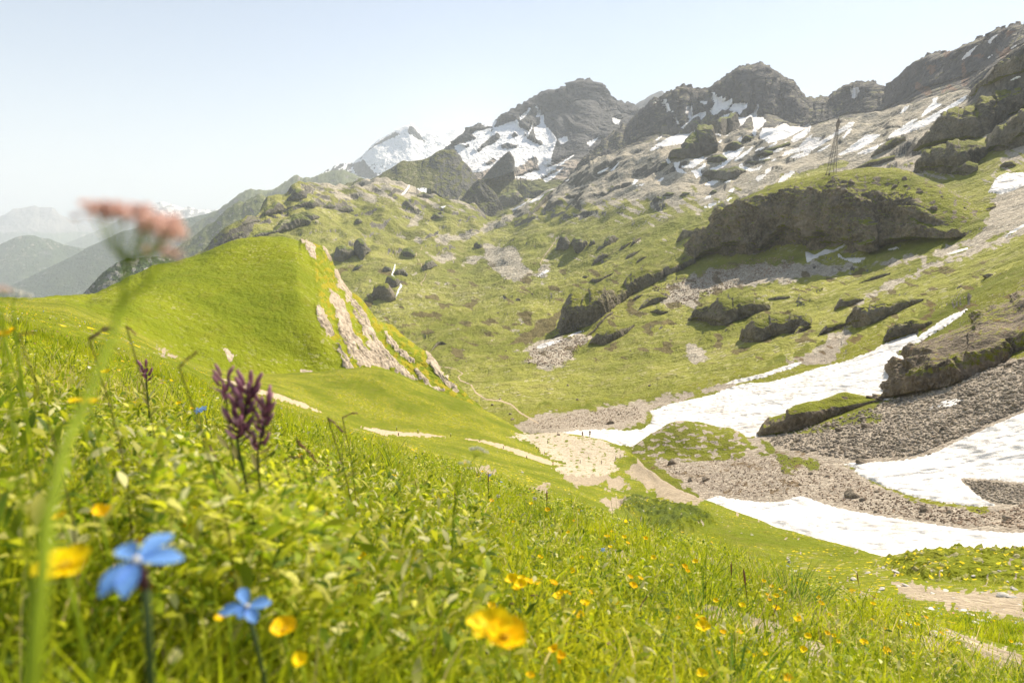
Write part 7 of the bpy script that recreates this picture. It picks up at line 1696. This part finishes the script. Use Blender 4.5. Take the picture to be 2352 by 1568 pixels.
# ---------------- lattice pylon on the knoll
t_ = NT('dark_steel'); m_steel = t_.done(t_.principled((.26, .22, .20), .7, None, .3))
def pylon():
    kn = bpy.data.objects['cliff_knoll']
    v = hit(kn, 1909, 400) or hit(kn, 1909, 408)
    D = v.length; U = D / 1568          # metres per survey pixel there
    root = thing('electricity_pylon', v, 'tall dark steel lattice pylon standing on the grassy knoll', 'pylon')
    H = 110 * U; wb = 12.4 * U; bend = math.radians(20)
    def ring(t):
        w = wb * .5 * (1 - t / .82) * .92 + 1.3 * U if t < .82 else 1.3 * U
        lean = (7.5 * U) * t
        return [Vector((lean + w * sx, w * sy, H * t)) for sx, sy in ((-1, -1), (1, -1), (1, 1), (-1, 1))]
    lv = [0, .16, .32, .47, .60, .72, .82]; R_ = [ring(t) for t in lv]
    for k in range(4):
        b = MB(); b.tube([R_[0][k] - Vector((0, 0, 3))] + [r[k] for r in R_], .20, 4); b.build('leg', m_steel, root, smooth=False)
    for i in range(len(lv) - 1):
        b = MB()
        for k in range(4):
            a, c = R_[i][k], R_[i][(k + 1) % 4]; d, e = R_[i + 1][k], R_[i + 1][(k + 1) % 4]
            b.tube([d, e], .10, 4); b.tube([a, e], .07, 4); b.tube([c, d], .07, 4)
        b.build('lattice_bracing', m_steel, root, smooth=False)
    # diamond-shaped head
    hw = [(.82, 1.45), (.86, 2.3), (.90, 2.6), (.95, 1.5), (1.0, .15)]
    hr = [[Vector((7.5 * U * t + w * U * .9 * sx, w * U * .9 * sy, H * t)) for sx, sy in ((-1, -1), (1, -1), (1, 1), (-1, 1))] for t, w in hw]
    b = MB()
    for k in range(4): b.tube([r[k] for r in hr], .22, 4)
    for i in range(len(hr) - 1):
        for k in range(4): b.tube([hr[i][k], hr[i + 1][(k + 1) % 4]], .13, 4); b.tube([hr[i][(k + 1) % 4], hr[i + 1][k]], .13, 4); b.tube([hr[i + 1][k], hr[i + 1][(k + 1) % 4]], .13, 4)
    b.build('head_frame', m_steel, root, smooth=False)
    for t, s in ((.87, -1), (.91, 1)):
        b = MB(); p = Vector((7.5 * U * t, 0, H * t)); b.tube([p, p + Vector((s * 4.2 * U * .9, -2.0, .4))], [.3, .1], 4); b.build('cross_arm', m_steel, root, smooth=False)
    for k in range(4):
        b = MB(); q = R_[0][k]; b.tube([q - Vector((0, 0, 2)), q + Vector((0, 0, .5))], .7, 6); b.build('footing', m_stone, root, smooth=False)
pylon()

# ---------------- hikers
t_ = NT('skin'); m_skin = t_.done(t_.principled((.48, .27, .18), .6))
def cloth(name, c):
    t = NT(name); n = t.noise(t.pos(), 40, 3); return t.done(t.principled(t.mix(n, c, tuple(x * .75 for x in c)), .9))
m_dark = cloth('dark_cloth', (.035, .03, .03)); m_brn = cloth('brown_cloth', (.16, .085, .05)); m_tan = cloth('tan_cloth', (.30, .19, .11)); m_pack = cloth('backpack_cloth', (.13, .05, .03)); m_wht = cloth('white_cloth', (.75, .73, .7)); m_cyan = cloth('light_blue_cloth', (.20, .50, .58)); m_hair = cloth('dark_hair', (.03, .02, .015))
def skin_body(name, joints, bones, mat, parent, root=0, sub=2):
    me = bpy.data.meshes.new(name); me.from_pydata([j[0] for j in joints], bones, []); me.materials.append(mat)
    o = link(name, me, parent)
    me.skin_vertices or o.modifiers.new('skin', 'SKIN')
    if not o.modifiers: o.modifiers.new('skin', 'SKIN')
    if not me.skin_vertices:
        bpy.context.view_layer.objects.active = o
    sv = me.skin_vertices[0].data if me.skin_vertices else None
    if sv is not None:
        for i, j in enumerate(joints): sv[i].radius = (j[1], j[1] if len(j) < 3 else j[2]); sv[i].use_root = (i == root)
    m = o.modifiers.new('sub', 'SUBSURF'); m.levels = m.render_levels = sub
    return o
def person(loc, face, label, shirt, shorts, pack, hat=None, step=.12, arm=.25, white=False, poles=True, scale=1.0):
    root = thing('person', loc, label, 'person'); root.rotation_euler.z = face; root.scale = (scale,) * 3
    # facing -y in its own frame
    J = [((0, 0, .95), .13, .10), ((0, 0, 1.12), .12, .09), ((0, .02, 1.30), .15, .10), ((0, .02, 1.42), .13, .08), ((0, 0, 1.50), .055), ((0, -.01, 1.58), .07), ((0, -.02, 1.66), .095, .10), ((0, -.01, 1.73), .075),
         ((.10, 0, .92), .095), ((.11, -step * .5, .52), .065), ((.11, -step, .12), .045), ((.11, -step - .12, .04), .035), ((-.10, 0, .92), .095), ((-.11, step * .3, .50), .065), ((-.11, step, .12), .045), ((-.11, step - .12, .04), .035),
         ((.20, .02, 1.40), .06), ((.27, -.02, 1.14), .045), ((.25, -arm, 1.02), .035), ((.25, -arm - .08, 1.01), .028), ((-.20, .02, 1.40), .06), ((-.27, -.02, 1.14), .045), ((-.25, -arm, 1.02), .035), ((-.25, -arm - .08, 1.01), .028)]
    B = [(0, 1), (1, 2), (2, 3), (3, 4), (4, 5), (5, 6), (6, 7), (0, 8), (8, 9), (9, 10), (10, 11), (0, 12), (12, 13), (13, 14), (14, 15), (3, 16), (16, 17), (17, 18), (18, 19), (3, 20), (20, 21), (21, 22), (22, 23)]
    skin_body('body', J, B, m_skin, root)
    skin_body('shirt', [((0, 0, .98), .155, .125), ((0, .01, 1.15), .15, .12), ((0, .02, 1.32), .17, .125), ((0, .02, 1.43), .13, .09), ((.21, .02, 1.40), .075), ((.27, -.01, 1.20), .062), ((-.21, .02, 1.40), .075), ((-.27, -.01, 1.20), .062)], [(0, 1), (1, 2), (2, 3), (3, 4), (4, 5), (3, 6), (6, 7)], shirt, root, sub=1)
    skin_body('shorts', [((0, 0, .99), .155, .125), ((.10, 0, .88), .12), ((.11, -step * .3, .62), .10), ((-.10, 0, .88), .12), ((-.11, step * .2, .62), .10)], [(0, 1), (1, 2), (0, 3), (3, 4)], shorts, root, sub=1)
    b = MB(); b.blob((0, .24, 1.28), .2, 3, .06, 3, (.85, .62, 1.45)); b.blob((0, .22, 1.62), .13, 4, .05, 2, (1.2, .7, .6)); b.build('backpack', pack, root)
    for s in (-1, 1):
        b = MB(); b.tube([(s * .04, -.105, 1.66), (s * .04, -.125, 1.66)], .012, 6); b.build('eye', m_dark, root)
    b = MB(); b.blob((0, .005, 1.70), .108, 5, .04, 2, (.95, 1.05, .85)); b.build('hair' if not hat else 'hat', hat or m_hair, root)
    if white: b = MB(); b.blob((.05, -.17, 1.12), .12, 6, .1, 2, (1.2, .5, .7)); b.build('bundle', m_wht, root)
    for s in (-1, 1):
        b = MB(); b.blob((s * .11, (-step if s > 0 else step) - .05, .05), .07, 7, .03, 2, (.75, 1.9, .8)); b.build('boot', m_dark, root)
    return root
def g_at(px, py):
    v = hit(ground_o, px, py); s = hit(vo, px, py)
    return v or s
h1 = g_at(1338, 1004.6); h2 = g_at(1354.5, 1004.2); h3 = g_at(1281, 999.5)
person(h1, .25, 'left hiker in brown with a reddish backpack on the sandy crest', m_brn, m_brn, m_pack, None, .10, .22, scale=.98)
person(h2, -.2, 'right hiker in dark clothes and backpack holding a white bundle', m_dark, m_brn, m_pack, m_wht, .14, .30, True, scale=1.12)
def sitter():
    root = thing('person', h3 + Vector((0, 0, .02)), 'tiny seated person in a light blue top left of the hikers', 'person'); root.rotation_euler.z = 1.2
    J = [((0, 0, .14), .13, .11), ((0, .05, .34), .13), ((0, .03, .55), .14, .09), ((0, 0, .66), .055), ((0, -.02, .80), .095), ((.10, -.08, .16), .09), ((.14, -.42, .30), .065), ((.14, -.70, .06), .045), ((-.10, -.08, .16), .09), ((-.14, -.45, .24), .065), ((-.14, -.78, .06), .045),
         ((.19, .02, .55), .055), ((.24, -.10, .34), .045), ((.14, -.32, .34), .035), ((-.19, .02, .55), .055), ((-.24, .08, .32), .045), ((-.26, .2, .06), .035)]
    skin_body('body', J, [(0, 1), (1, 2), (2, 3), (3, 4), (0, 5), (5, 6), (6, 7), (0, 8), (8, 9), (9, 10), (2, 11), (11, 12), (12, 13), (2, 14), (14, 15), (15, 16)], m_skin, root)
    skin_body('shirt', [((0, .02, .2), .15, .13), ((0, .05, .38), .15, .12), ((0, .03, .57), .15, .11), ((.19, .02, .55), .07), ((.24, -.08, .38), .06), ((-.19, .02, .55), .07), ((-.24, .07, .36), .06)], [(0, 1), (1, 2), (2, 3), (3, 4), (2, 5), (5, 6)], m_cyan, root, sub=1)
    skin_body('trousers', [((0, 0, .14), .14, .12), ((.10, -.08, .16), .10), ((.14, -.42, .30), .08), ((.14, -.62, .12), .06), ((-.10, -.08, .16), .10), ((-.14, -.45, .24), .08), ((-.14, -.68, .11), .06)], [(0, 1), (1, 2), (2, 3), (0, 4), (4, 5), (5, 6)], m_dark, root, sub=1)
    b = MB(); b.blob((0, 0, .85), .105, 5, .04, 2, (.95, 1.05, .8)); b.build('hair', m_hair, root)
sitter()
